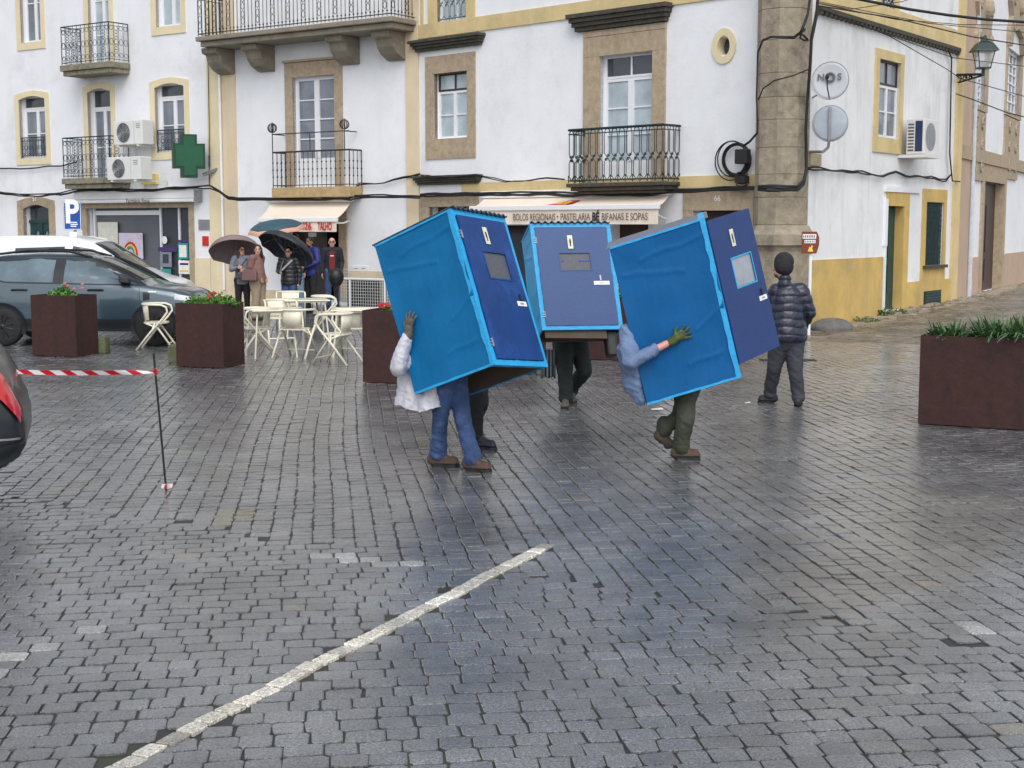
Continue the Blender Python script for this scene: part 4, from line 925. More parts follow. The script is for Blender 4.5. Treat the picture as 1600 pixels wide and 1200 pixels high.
# unit on the side wall: long side faces the street
def side_ac():
    pl = PS; a0 = pl.hit(1416, 215, .18)[0]; z0 = PS.hit(1440, 243, .3)[1]; z1 = PS.hit(1440, 188, .3)[1]
    a1 = a0+.95; T = thing('air_conditioner', pl.w((a0+a1)/2, z0, .35), 'white air conditioner with navy strip on the side street wall', 'air conditioner', 'outdoor air conditioning units')
    d = .40; o = .18
    mb = MB(); mb.pbox(pl, a0, a1, z0, z1, o, o+d); mb.build('casing', ACW, T, bevel=.02)
    NV = mat('navy coil', srgb(38, 54, 92), .5, var=.2); w = pl.w
    def endp(o0, o1, za, zb, m, nm, th=.006):
        mb = MB(); mb.hexa([w(a0-th, za, o0), w(a0-.001, za, o0), w(a0-.001, za, o1), w(a0-th, za, o1), w(a0-th, zb, o0), w(a0-.001, zb, o0), w(a0-.001, zb, o1), w(a0-th, zb, o1)]); return mb.build(nm, m, T)
    endp(o+.2, o+.36, z0+.06, z1-.05, NV, 'coil')
    mb = MB()
    for j in range(9):
        z = z0+.07+(z1-z0-.14)*j/9; mb.hexa([w(a0-.006, z, o+.04), w(a0, z, o+.04), w(a0, z, o+.17), w(a0-.006, z, o+.17), w(a0-.006, z+.035, o+.04), w(a0, z+.035, o+.04), w(a0, z+.035, o+.17), w(a0-.006, z+.035, o+.17)])
    mb.build('louvre', ACD, T)
    c = w((a0+a1)/2-.08, (z0+z1)/2, o+d+.004); r = (z1-z0)*.4; n = 24
    mb = MB(); mb.add([c+pl.d*r*math.cos(t)+V((0, 0, r*math.sin(t))) for t in [2*math.pi*i/n for i in range(n)]], [tuple(range(n))]); mb.build('fan_grille', GREYM, T, fix=False)
    mb = MB(); mb.pbox(pl, a0-.02, a1+.02, z0-.07, z0-.004, 0, o+d+.04); mb.build('bracket', ACW, T)
side_ac()
# satellite dishes on one bracket at the corner
def dish(x, y, r_px, Y, label, nm, logo=False, back=False):
    c = pt(x, y, Y); r = r_px*Y/FPX; T = thing(nm, c, label, 'dish' if logo else 'mirror')
    f = (C0-c); f.z = 0; f.normalize(); f = (f+V((-.15, 0, .1))).normalized(); rt = V((0, 0, 1)).cross(f).normalized(); upv = f.cross(rt)
    M = Matrix((rt, upv, f)).transposed()
    mb = MB(); n = 32; rings = 6; vs = []
    sgn = -1 if not back else 1
    for i in range(rings+1):
        q = i/rings; 
        for k in range(n): a = 2*math.pi*k/n; vs.append(c+M @ V((r*q*math.cos(a), r*1.02*q*math.sin(a), .10*r*(q*q-1)*(1 if not back else -1))))
    mb.add(vs, [(i*n+k, i*n+(k+1) % n, (i+1)*n+(k+1) % n, (i+1)*n+k) for i in range(rings) for k in range(n)])
    o = mb.build('reflector', mat('dish white', (.5, .51, .54), .45, var=.05) if logo else mat('mirror back grey', srgb(160, 168, 176), .5, var=.1), T, smooth=True, fix=False)
    s = o.modifiers.new('thick', 'SOLIDIFY'); s.thickness = .012; s.offset = 0
    mb = MB(); mb.tube([c+M @ V((r*math.cos(a), r*1.02*math.sin(a), 0)) for a in [2*math.pi*k/n for k in range(n+1)]], .009, 5); mb.build('rim', GREYM, T)
    return T, c, M, r
T, c, M, r = dish(1297, 126, 28, 26.6, 'pale round satellite dish with grey lettering near the stone pillar', 'satellite_dish', logo=True)
DG = mat('logo grey', srgb(96, 98, 104), .6); lx = M @ V((1, 0, 0)); ly = M @ V((0, 1, 0)); fz = M @ V((0, 0, 1))
text('N', .17, DG, c+lx*-.17+ly*.06+fz*.012, lx, ly, T, 'logo_letter', bold=.004); text('S', .17, DG, c+lx*.17+ly*.06+fz*.012, lx, ly, T, 'logo_letter', bold=.004)
mb = MB(); mb.tube([c+fz*.015+lx*.075*math.cos(t)+ly*(.06+.075*math.sin(t)) for t in [i*math.pi/10 for i in range(21)]], .022, 6, cap=False); mb.build('logo_ring', DG, T)
mb = MB(); mb.tube([c-ly*r*.95+fz*.02, c-ly*r*.55+fz*.33, c-ly*.02+fz*.38], .012, 6); mb.build('feed_arm', BLACKPL, T); mb = MB(); mb.ball(c+fz*.37-ly*.0, .035, .035, .05, 8); mb.build('receiver', BLACKPL, T)
wl = PS.w(PS.hit(1268, 170)[0]+.05, c.z-.1, 0); mb = MB(); mb.tube([c-fz*.03, c-fz*.12-ly*.1, wl+V((0, 0, -.12))], .018, 6); mb.build('bracket', GREYM, T)
T, c2, M, r2 = dish(1297, 193, 27, 26.5, 'grey round disc on a bent pipe below the satellite dish', 'traffic_mirror', back=True)
fz = M @ V((0, 0, 1)); mb = MB(); w0 = PS.w(PS.hit(1266, 237)[0], PS.hit(1266, 237)[1], 0)
mb.tube([c2+V((0, 0, r2*.9))+fz*.06, c2+fz*.07, c2-V((0, 0, r2*1.0))+fz*.06, c2-V((.02, 0, r2*1.35))+fz*.03, c2+V((-.12, 0, -r2*1.6)), w0], .028, 8); mb.build('pipe', GREYM, T)
# brown direction sign on a white post
c = pt(1266, 379, 26.3); T = thing('direction_sign', (c.x, c.y, 0), 'small brown arrow-edged direction sign on white post beside the pillar', 'sign'); q = 26.3/FPX
mb = MB(); pts_ = [(-13, 17), (10, 17), (14, 8), (14, -4), (10, -17), (-13, -17)]
mb.prism([c+V((x*q, 0, y*q)) for x, y in pts_], (0, .03, 0)); B0 = mb.build('panel', mat('sign brown', srgb(120, 52, 34), .5), T, bevel=.004)
mb = MB(); mb.box(c.x-12*q, c.x+9*q, c.y-.006, c.y-.001, c.z+6*q, c.z+13*q); mb.box(c.x-9*q, c.x+8*q, c.y-.006, c.y-.001, c.z-1*q, c.z+4*q); mb.build('white_strip', WHITEP, T)
mb = MB()
for k in range(7): mb.box(c.x+(-11+k*2.8)*q, c.x+(-9.6+k*2.8)*q, c.y-.009, c.y-.0065, c.z+7.5*q, c.z+11.5*q)
for k in range(6): mb.box(c.x+(-8+k*2.6)*q, c.x+(-6.8+k*2.6)*q, c.y-.009, c.y-.0065, c.z+.3*q, c.z+2.8*q)
mb.build('small_print', BLACKP, T)
mb = MB(); mb.prism([c+V((x*q, -.004, y*q)) for x, y in ((-4, -14), (5, -14), (4, -11), (3, -10), (4, -5), (2, -4), (1, -8), (-1, -6), (-2, -9))], (0, -.003, 0)); mb.build('pictogram', YEL, T)
mb = MB(); mb.tube([(c.x+2*q, c.y+.06, 0), (c.x+2*q, c.y+.06, c.z-10*q)], .03, 8); mb.build('post', WFRAME, T)
# green pharmacy cross
c = pt(294.5, 244, 38.6); T = thing('pharmacy_cross', c, 'green pharmacy cross sign jutting from the wall on a grey arm', 'sign'); q = 38.6/FPX
GC = mat('sign green', srgb(8, 84, 52), .4, var=.1); GCD = mat('sign green dark', srgb(6, 62, 40), .5)
dv = V((.93, .36, 0)).normalized(); a_ = 12*q; l_ = 24*q; lv_ = 33*q; nn = V((dv.y, -dv.x, 0)); M_ = .0
def crossp(e, o): return [c+dv*x*1.0+V((0, 0, z))+nn*o for x, z in ((-12*q+e, lv_-e), (12*q-e, lv_-e), (12*q-e, 19*q-e), (l_-e, 19*q-e), (l_-e, -19*q+e), (12*q-e, -19*q+e), (12*q-e, -lv_+e), (-12*q+e, -lv_+e), (-12*q+e, -19*q+e), (-l_+e, -19*q+e), (-l_+e, 19*q-e), (-12*q+e, 19*q-e))]
mb = MB(); mb.prism(crossp(0, -.18), nn*.36); mb.build('cross_body', GCD, T); mb = MB(); mb.prism(crossp(.06, .18), nn*.02); mb.build('face', GC, T)
mb = MB(); wp = PLM.w(*PLM.hit(343, 262), 0); mb.tube([c+dv*l_*.9+V((0, 0, -.5)), wp+V((0, 0, -.02))], .05, 6); mb.build('arm', GREYM, T); mb = MB(); e = pt(338, 251, 39.0)
mb.box(e.x-.2, e.x+.2, e.y-.15, e.y+.15, e.z-.15, e.z+.13); mb.tube([e, e-V((0, 0, .4))], .035, 6); mb.build('control_box', GREYM, T)
# parking sign
c = pt(113, 338, 27.5); q = 27.5/FPX; T = thing('parking_sign', (c.x, c.y+.05, 0), 'blue parking sign with white letter on a grey post', 'sign')
mb = MB(); mb.box(c.x-14*q, c.x+14*q, c.y, c.y+.03, c.z-21*q, c.z+22*q); mb.build('panel', mat('sign blue', srgb(10, 74, 160), .4), T, bevel=.01)
mb = MB()
for x0, x1, z0, z1 in ((-13.2, 13.2, 20.6, 21.4), (-13.2, 13.2, -20.4, -19.6), (-13.2, -12.4, -19.6, 20.6), (12.4, 13.2, -19.6, 20.6)): mb.box(c.x+x0*q, c.x+x1*q, c.y-.004, c.y-.0005, c.z+z0*q, c.z+z1*q)
for k, (x0, x1) in enumerate(((-3, 7), (-3, 8), (-3, 6))): mb.box(c.x+x0*q, c.x+x1*q, c.y-.004, c.y-.0005, c.z+(-10-k*3)*q, c.z+(-8.6-k*3)*q)
mb.build('border', WHITEP, T); text('P', .62, WHITEP, c+V((-.01, -.006, .07)), (1, 0, 0), (0, 0, 1), T, 'letter', bold=.02, sx=.85)
mb = MB(); mb.box(c.x-5*q, c.x+6*q, c.y, c.y+.02, c.z-36*q, c.z-24*q); mb.build('lower_plate', WHITEP, T); mb = MB(); mb.tube([(c.x+2*q, c.y+.06, 0), (c.x+2*q, c.y+.06, c.z+24*q)], .03, 8); mb.build('post', GREYM, T)
# wall lantern
c = pt(1537, 90, 33.4); q = 33.4/FPX; T = thing('street_lantern', pt(1490, 122, 34.2), 'dark green glass lantern on a scrolled iron wall bracket', 'lamp')
LG = mat('lantern green', srgb(12, 46, 44), .4, var=.2)
mb = MB(); mb.add([c+V((sx*a*q, sy*a*q, z*q)) for a, z in ((8.5, -15), (13, 9.5)) for sx, sy in ((-1, -1), (1, -1), (1, 1), (-1, 1))], [(0, 1, 5, 4), (1, 2, 6, 5), (2, 3, 7, 6), (3, 0, 4, 7)])
PG = mat('lantern glass', (.75, .77, .8), .1, var=.1, alpha=.35); mb.build('lantern_glass', PG, T, fix=False)
mb = MB()
for sx, sy in ((-1, -1), (1, -1), (1, 1), (-1, 1)): mb.tube([c+V((sx*8.5*q, sy*8.5*q, -15*q)), c+V((sx*13*q, sy*13*q, 10*q))], .8*q, 5)
mb.box(c.x-9.3*q, c.x+9.3*q, c.y-9.3*q, c.y+9.3*q, c.z-17*q, c.z-14.8*q); mb.tube([c+V((0, 0, -17*q)), c+V((0, 0, -27*q))], 2.5*q, 6)
mb.add([c+V((sx*a*q, sy*a*q, z*q)) for a, z in ((18, 9.2), (17.5, 10.6), (11, 21), (5, 25), (3.5, 28), (3, 31), (1, 33)) for sx, sy in ((-1, -1), (1, -1), (1, 1), (-1, 1))], [(r*4+k, r*4+(k+1) % 4, (r+1)*4+(k+1) % 4, (r+1)*4+k) for r in range(6) for k in range(4)]+[(3, 2, 1, 0), (24, 25, 26, 27)])
mb.build('lantern_frame', LG, T)
mb = MB(); b0 = pt(1493, 117, 34.2); b1 = pt(1537, 116, 33.4); mb.tube([b0, b1], .03, 6); b2 = pt(1494, 130, 34.2); mb.tube([b2, b1+V((0, 0, -.02))], .022, 6)
mb.tube([pt(1493, 112, 34.2), pt(1493, 137, 34.2)], .04, 6)
for f, rr in ((.12, .1), (.34, .075), (.54, .055)):
    cc = b0.lerp(b1, f)+V((0, 0, -rr-.01)); dd = (b1-b0).normalized(); mb.tube([cc+dd*rr*math.cos(t)*(1-t/14)+V((0, 0, rr*math.sin(t)*(1-t/14))) for t in [i*.6 for i in range(15)]], .014, 5)
mb.tube([b1+V((0, 0, .0)), c+V((0, 0, -26*q))], .035, 6); mb.build('bracket', IRON, T)
# cables
FC = 'cables strung along the house fronts'
cable(PLM, [(-60, 296), (0, 300), (30, 304), (60, 305), (95, 303), (118, 296), (180, 296), (240, 296), (295, 292), (328, 291), (345, 299), (357, 309), (372, 311), (430, 310), (545, 310), (552, 307), (600, 306), (656, 307)], .02, 'thick bundle of black cables along the fronts from pharmacy to butcher', o=.33, wob=.05, n=3, group=FC)
cable(PLM, [(-60, 261), (0, 262), (40, 263), (95, 258), (120, 252)], .022, 'black cable on the wall left of the lower scrolled balcony', o=.1, wob=.03, n=1, group=FC)
cable(PLM, [(548, 300), (562, 287), (600, 284), (630, 276), (656, 272)], .016, 'frayed black cable rising from the small balcony towards the cornice', o=.1, wob=.06, n=2, group=FC)
cable(PC, [(657, 273), (680, 277), (745, 272), (760, 277), (790, 283), (882, 278)], .012, 'thin black cable draped over the lower stone cornice', o=.25, wob=.05, n=2, group=FC)
cable(PC, [(657, 304), (740, 302), (880, 302), (1000, 302), (1050, 297), (1100, 296), (1150, 293), (1187, 292)], .022, 'thick black cable bundle above the cafe awning', o=.2, wob=.04, n=3, group=FC)
cable(None, [pt(1185, 292, 26.9), pt(1215, 293, 26.5), pt(1246, 292, 26.75), pt(1256, 283, 26.9), pt(1260, 262, 26.95), pt(1259, 200, 26.95), pt(1262, 150, 26.9), pt(1266, 100, 26.85), pt(1268, 60, 26.8), pt(1276, 20, 26.8), pt(1280, -30, 26.8)], .028, 'heavy black cable bundle climbing the right edge of the stone pillar', n=3, wob=.04, group=FC)
cable(None, [pt(1262, 60, 26.8), pt(1250, 55, 26.5), pt(1262, 20, 26.6), pt(1270, -30, 26.6)], .02, 'second black cable bundle at the top of the pillar', n=3, wob=.1, group=FC)
cable(None, [pt(1258, 45, 26.9), pt(1240, 58, 26.5), pt(1205, 56, 26.5), pt(1192, 62, 26.75), pt(1184, 80, 27.1), pt(1182, 150, 27.1), pt(1184, 190, 27.1), pt(1183, 208, 27.1), pt(1172, 220, 27.3), pt(1160, 227, 27.4)], .016, 'black cable looping over the pillar down to the coil', n=2, wob=.02, group=FC)
cable(None, [pt(1262, 108, 26.9), pt(1240, 117, 26.5), pt(1210, 125, 26.5), pt(1192, 138, 26.8), pt(1185, 155, 27.1)], .014, 'thin black cable crossing the middle of the pillar', n=1, group=FC)
cable(PS, [(1262, 262), (1300, 264), (1340, 268), (1380, 274), (1400, 270), (1430, 274), (1478, 281), (1487, 270), (1484, 240), (1487, 90), (1480, 73)], .018, 'frayed black cable along the side street wall above the green door', o=.08, n=2, wob=.06, group=FC)
cable(PS, [(1500, 283), (1488, 282), (1484, 240), (1486, 150)], .016, 'black cable running down beside the ochre pilaster', o=.12, n=1, group=FC)
cable(PC, [(1187, 230), (1188, 320)], .012, 'white pipe beside the left edge of the pillar', o=.12, n=1, m=WFRAME, group=FC)
cable(PLM, [(326, 10), (325, 100), (327, 200), (327, 290)], .012, 'knotted thin cable down the cream strip', o=.12, n=1, wob=.02, group=FC)
OH = 'overhead wires across the top right'
for k, (y0, pts_, r, nm) in enumerate(((0, [(1285, -14), (1356, 0), (1420, 13), (1480, 22), (1540, 29), (1600, 33), (1700, 37)], .03, 'thickest black overhead wire sagging to the right edge'),
        (0, [(1278, 8), (1400, 28), (1520, 57), (1600, 70), (1700, 84)], .013, 'overhead wire passing just above the lantern roof'),
        (0, [(1278, 5), (1400, 30), (1500, 38), (1600, 39), (1700, 38)], .008, 'thin overhead wire just under the thickest one'),
        (0, [(1278, 2), (1450, 36), (1600, 50), (1700, 56)], .008, 'thin overhead wire second below the thickest one'),
        (0, [(1280, 12), (1390, 56), (1480, 108), (1500, 122), (1600, 150), (1700, 175)], .009, 'thin overhead wire dipping past the lantern bracket'),
        (0, [(1280, 14), (1370, 48), (1490, 90), (1600, 103), (1700, 112)], .008, 'thin overhead wire behind the middle of the lantern'),
        (0, [(1276, 4), (1330, 14), (1410, 2), (1440, -8)], .007, 'thin overhead wire rising out of the top edge'),
        (0, [(1494, 146), (1520, 155), (1575, 176), (1600, 182), (1700, 200)], .012, 'slack wire leaving the ochre pilaster below the lantern'))):
    cable(None, [pt(x, y, 26.8+(x-1280)*.012) for x, y in pts_], r, nm, n=1, group=OH, name='overhead_wire')
# cable coil with black box
c = PC.w(*PC.hit(1153, 250), .1); T = thing('cable_coil', c, 'coil of black cable with a black junction box left of the pillar', 'cable coil')
mb = MB()
for k in range(9):
    r = .30+.02*math.sin(k*2.1)+(.06 if k > 6 else 0); cc = c+PC.n*(.02*k/2)+PC.d*(.02*math.sin(k*1.7)+(-.04 if k > 6 else .05))+V((0, 0, .02*math.cos(k*2.3)))
    mb.tube([cc+PC.d*r*math.cos(t)+V((0, 0, r*1.02*math.sin(t))) for t in [i*math.pi/14 for i in range(29)]], .014, 5, cap=False)
mb.build('coil', CABLE, T, smooth=True, fix=False)
mb = MB(); mb.pbox(PC, *PC.rect(1150, 1170, 233, 256, .2), .12, .26); mb.build('junction_box', BLACKPL, T, bevel=.02)
mb = MB(); mb.pbox(PC, *PC.rect(1150, 1166, 275, 286, .2), .1, .24)
for k in range(5): c_ = PC.w(*PC.hit(1159, 272+k*4, .22), .22); mb.tube([c_+PC.d*.13*math.cos(t)+V((0, 0, .04*math.sin(t))) for t in [i*math.pi/6 for i in range(13)]], .012, 4)
mb.build('cable_knot', CABLE, T, fix=False)
# ------------------------------------------------------------------ vehicles
def smooth_table(tab, n=90):
    tab = np.array(tab, float); x = tab[:, 0]; xs = np.linspace(x[0], x[-1], n); out = [xs]
    for c in range(1, tab.shape[1]):
        y = np.interp(xs, x, tab[:, c]); k = np.array([1, 2, 3, 2, 1.])/9
        yp = np.concatenate([[y[0]]*2, y, [y[-1]]*2]); yp = np.convolve(yp, k, 'valid'); yp[0] = y[0]; yp[-1] = y[-1]; out.append(yp)
    return np.stack(out, 1)
class Car:
    def __init__(s, tab):
        s.t = smooth_table(tab)
    def sec(s, x):
        zb, zs, zt, w, wt = [float(np.interp(x, s.t[:, 0], s.t[:, c])) for c in range(1, 6)]
        h = zs-zb
        return [(0, zb), (w*.88, zb), (w*.96, zb+.06), (w*.995, zb+.25*h), (w, zb+.55*h), (w*.99, zb+.85*h), (w*.955, zs), (w*.955*.6+wt*.4, zs+(zt-zs)*.45), (wt*1.01, zt-min(.07, (zt-zs)*.3)), (wt*.93, zt-.015), (wt*.6, zt+.008), (0, zt+.02)]
    def y_at(s, x, z):
        p = s.sec(x)[2:9]; return float(np.interp(z, [q[1] for q in p], [q[0] for q in p]))
    def z_top(s, x, y):
        p = s.sec(x)[6:]; p = p[::-1]; return float(np.interp(abs(y), [q[0] for q in p], [q[1] for q in p]))
    def body(s, root, m, name='body'):
        vs = []; xs = s.t[:, 0]; n = 23
        for x in xs:
            p = s.sec(x); ring = [(x, -y, z) for y, z in p]+[(x, y, z) for y, z in p[-2:0:-1]]
            vs += ring
        n = len(ring); m_ = len(xs)
        fs = [(i*n+k, i*n+(k+1) % n, (i+1)*n+(k+1) % n, (i+1)*n+k) for i in range(m_-1) for k in range(n)]+[tuple(range(n)), tuple((m_-1)*n+k for k in range(n))[::-1]]
        mb = MB(); mb.add(vs, fs); return mb.build(name, m, root, smooth=True, local=True)
    def patch(s, root, m, name, xs, lo, hi, off=.006, rows=6, n=24, sides=(-1, 1)):
        for sd_ in sides:
            mb = MB(); vs = []
            X = np.linspace(xs[0], xs[-1], n); L = np.interp(X, xs, lo); H = np.interp(X, xs, hi)
            for i in range(n):
                for j in range(rows+1):
                    z = L[i]+(H[i]-L[i])*j/rows; vs.append((X[i], sd_*(s.y_at(X[i], z)+off), z))
            r = rows+1; mb.add(vs, [(i*r+j, (i+1)*r+j, (i+1)*r+j+1, i*r+j+1) for i in range(n-1) for j in range(rows)])
            o = mb.build(name, m, root, smooth=True, fix=False, local=True)
        return o
    def top_patch(s, root, m, name, x0, x1, f0, f1, off=.006, n=14):
        mb = MB(); vs = []
        for i in range(n+1):
            x = x0+(x1-x0)*i/n; wt = s.sec(x)[8][0]; f = f0+(f1-f0)*i/n
            for j in range(n+1):
                y = wt*f*(-1+2*j/n); vs.append((x, y, s.z_top(x, y)+off))
        mb.add(vs, [(i*(n+1)+j, (i+1)*(n+1)+j, (i+1)*(n+1)+j+1, i*(n+1)+j+1) for i in range(n) for j in range(n)])
        return mb.build(name, m, root, smooth=True, fix=False, local=True)
def wheel(root, x, y, r, rimm, side):
    mb = MB(); Mx = Matrix.Rotation(math.pi/2, 3, 'X'); w = .2
    mb.lathe([(r*.62, -w/2), (r*.9, -w/2), (r*.985, -w/2+.02), (r, -w/4), (r, w/4), (r*.985, w/2-.02), (r*.9, w/2), (r*.62, w/2)], (x, y, r), 32, M=Mx)
    W = mb.build('wheel', RUBBER, root, smooth=True, local=True)
    mb = MB(); yo = y+side*(w/2-.035)
    mb.lathe([(r*.55, -.01), (r*.64, .0), (r*.64, .03*1), (r*.6, .03), (r*.58, -.01)], (x, yo, r), 28, M=Mx)
    for k in range(5):
        for e in (-.13, .13):
            a = 2*math.pi*k/5+e; a2 = 2*math.pi*k/5+e*1.9
            mb.tube([(x+.04*math.cos(a), yo+side*.02, r+.04*math.sin(a)), (x+r*.6*math.cos(a2), yo+side*.03, r+r*.6*math.sin(a2))], .018, 5)
    mb.ball((x, yo+side*.02, r), .055, .03, .055, 8); mb.lathe([(.0, -.005), (r*.56, -.005), (r*.56, -.001)], (x, yo-side*.03, r), 20, M=Mx)
    mb.build('rim', rimm, W, smooth=False, local=True)
def arch(car, root, x, r, m, name='wheel_arch'):
    ra = r*1.22
    for sd_ in (-1, 1):
        mb = MB(); n = 20; vs = []
        for i in range(n+1):
            t = math.pi*(-.12+1.24*i/n)
            for rr in (0.0, ra*.86, ra):
                xx = x+rr*math.cos(t); zz = r+rr*math.sin(t); zz = max(zz, .2); vs.append((xx, sd_*(car.y_at(xx, zz)+.008+(.02 if rr == ra else 0)), zz))
        mb.add(vs, [(i*3+j, (i+1)*3+j, (i+1)*3+j+1, i*3+j+1) for i in range(n) for j in range(2)])
        mb.build(name, m, root, fix=False, local=True)
CARGL = mat('car glass', srgb(96, 112, 122), .05, var=.45, scale=1.3, spec=.5); CARGD = mat('car glass dark', srgb(40, 50, 60), .04, var=.3, spec=.8)
BLK = mat('black cladding', srgb(26, 30, 34), .5, var=.1); RIMB = mat('rim black', srgb(34, 36, 40), .3, var=.1, metal=.5)
SUV = Car([(-2.06, .48, .74, .86, .56, .50), (-2.02, .38, .86, .98, .74, .62), (-1.92, .30, .98, 1.22, .84, .60), (-1.75, .27, 1.06, 1.46, .875, .575), (-1.4, .26, 1.09, 1.535, .89, .58), (-.8, .25, 1.07, 1.565, .89, .585), (-.1, .25, 1.05, 1.555, .89, .58), (.25, .25, 1.03, 1.49, .89, .575), (.65, .25, 1.02, 1.30, .89, .60), (1.05, .25, 1.02, 1.10, .89, .69), (1.25, .26, .99, 1.04, .885, .74), (1.65, .27, .92, .985, .87, .72), (1.9, .29, .84, .92, .80, .64), (2.03, .34, .70, .80, .66, .56), (2.08, .45, .60, .66, .50, .44)])
CG = mat('car paint grey teal', srgb(58, 78, 90), .3, metal=.3, var=.03, coat=1.0, spec=.6)
def suv(name, loc, rot, label, paint, lights=True):
    T = thing(name, loc, label, 'car', rotz=rot); c = SUV; B = c.body(T, paint)
    c.patch(T, CARGL, 'rear_side_window', [-1.72, -1.5, -1.2, -.42], [1.30, 1.15, 1.10, 1.085], [1.33, 1.44, 1.475, 1.49])
    c.patch(T, CARGL, 'front_side_window', [-.24, .1, .5, .98], [1.085, 1.07, 1.06, 1.06], [1.49, 1.47, 1.33, 1.09])
    c.patch(T, BLK, 'window_trim', [-1.82, -1.5, -1.2, .3, .75, 1.16], [1.24, 1.12, 1.075, 1.045, 1.035, 1.03], [1.27, 1.465, 1.50, 1.495, 1.30, 1.045], off=.003)
    c.patch(T, CARGD, 'quarter_light', [.74, .98, 1.12], [1.055, 1.05, 1.045], [1.21, 1.10, 1.05], off=.007)
    c.patch(T, BLK, 'sill_cladding', [-1.75, -1.0, 1.0, 1.75], [.27, .26, .26, .28], [.5, .47, .47, .5], off=.012)
    c.patch(T, BLK, 'bumper_cladding', [-2.03, -1.7], [.38, .28], [.56, .56], off=.012); c.patch(T, BLK, 'bumper_cladding', [1.7, 2.03], [.29, .36], [.52, .5], off=.012)
    c.top_patch(T, CARGD, 'windscreen', .2, 1.02, .9, .93)
    for x in (-1.29, 1.31): arch(c, T, x, .335, BLK)
    for x in (-1.29, 1.31):
        for sd_ in (-1, 1): wheel(T, x, sd_*.80, .335, RIMB, sd_)
    for sd_ in (-1, 1):
        mb = MB(); mb.tube([(x, sd_*(.54), c.z_top(x, .54)+dz) for x, dz in ((-1.55, .0), (-1.45, .05), (-.9, .075), (-.2, .06), (.18, .02))], .022, 6); mb.build('roof_rail', BLK, T, local=True)
        mb = MB(); yy = c.y_at(.82, 1.12)
        mb.add([V(p) for p in ((.72, sd_*(yy+.02), 1.09), (.9, sd_*(yy+.02), 1.07), (.92, sd_*(yy+.2), 1.07), (.74, sd_*(yy+.22), 1.09), (.72, sd_*(yy+.02), 1.19), (.88, sd_*(yy+.02), 1.15), (.9, sd_*(yy+.19), 1.17), (.74, sd_*(yy+.21), 1.22))], [(3, 2, 1, 0), (4, 5, 6, 7), (0, 1, 5, 4), (1, 2, 6, 5), (2, 3, 7, 6), (3, 0, 4, 7)])
        mb.build('wing_mirror', BLK, T, bevel=.02, local=True)
        mb = MB()
        for x in (-.98, .32): yy = c.y_at(x, .96); mb.tube([(x-.13, sd_*(yy+.012), .955), (x-.08, sd_*(yy+.035), .965), (x+.08, sd_*(yy+.035), .965), (x+.13, sd_*(yy+.012), .96)], .018, 6)
        mb.build('door_handle', BLK, T, local=True)
        mb = MB()
        for pth in ([(-.33, 1.07), (-.33, .7), (-.3, .3)], [(1.06, 1.03), (1.08, .7), (1.0, .3)], [(-1.62, 1.12), (-1.5, .98), (-1.22, .78)]):
            Q = []
            for i in range(len(pth)-1):
                for k in range(6): x = pth[i][0]+(pth[i+1][0]-pth[i][0])*k/6; z = pth[i][1]+(pth[i+1][1]-pth[i][1])*k/6; Q.append((x, sd_*(c.y_at(x, z)+.001), z))
            mb.tube(Q, .0045, 4)
        mb.build('door_seam', BLACKPL, T, local=True)
        mb = MB(); mb.tube([(1.22, sd_*(c.y_at(1.22, .92)+.004), .93), (1.36, sd_*(c.y_at(1.36, .92)+.004), .925)], .014, 6); mb.build('side_marker', WHITEP, T, local=True)
    c.patch(T, BLK, 'fender_vent', [1.13, 1.24], [.78, .80], [.93, .92], off=.008, n=4)
    c.patch(T, RED, 'tail_light', [-2.0, -1.74], [.88, .94], [1.0, 1.02], off=.01, n=6)
    c.patch(T, mat('headlight', srgb(190, 196, 200), .1, var=.4, scale=8), 'headlight', [1.66, 1.98], [.80, .76], [.9, .83], off=.008, n=6)
    return T
suv('parked_car', (pt(140, 400, 24.6).x, 24.75, 0), math.radians(-1.5), 'grey teal hatchback with black roof rails behind the rusty planters', CG)
# white van behind
VAN = Car([(-2.2, .4, .95, 1.2, .80, .74), (-2.12, .3, 1.1, 1.72, .90, .72), (-1.9, .25, 1.15, 1.80, .92, .72), (-1.0, .25, 1.15, 1.84, .92, .72), (.0, .25, 1.13, 1.83, .92, .71), (.45, .25, 1.12, 1.74, .92, .68), (.8, .25, 1.10, 1.52, .92, .68), (1.25, .25, 1.08, 1.20, .91, .74), (1.5, .26, 1.03, 1.10, .90, .76), (1.9, .28, .92, 1.0, .86, .72), (2.12, .3, .75, .85, .74, .6), (2.2, .4, .6, .68, .6, .5)])
VW = mat('van paint white', (.80, .82, .84), .3, var=.02, coat=.8)
T = thing('parked_van', (pt(128, 400, 27.6).x, 27.6, 0), 'white van parked close behind the grey teal hatchback', 'van', rotz=math.radians(-3)); VAN.body(T, VW)
VAN.patch(T, CARGD, 'front_side_window', [.1, .5, 1.2], [1.2, 1.18, 1.15], [1.66, 1.6, 1.2]); VAN.patch(T, CARGD, 'rear_side_window', [-1.0, -.05], [1.22, 1.2], [1.62, 1.65])
VAN.top_patch(T, CARGD, 'windscreen', .48, 1.24, .9, .92)
for x in (-1.35, 1.4):
    arch(VAN, T, x, .32, BLK)
    for sd_ in (-1, 1): wheel(T, x, sd_*.82, .32, GREYM, sd_)
mb = MB()
for sd_ in (-1, 1): mb.tube([(x, sd_*.62, VAN.z_top(x, .62)+.012) for x in np.linspace(-1.9, .3, 8)], .015, 4)
mb.build('roof_groove', VW, T, local=True)
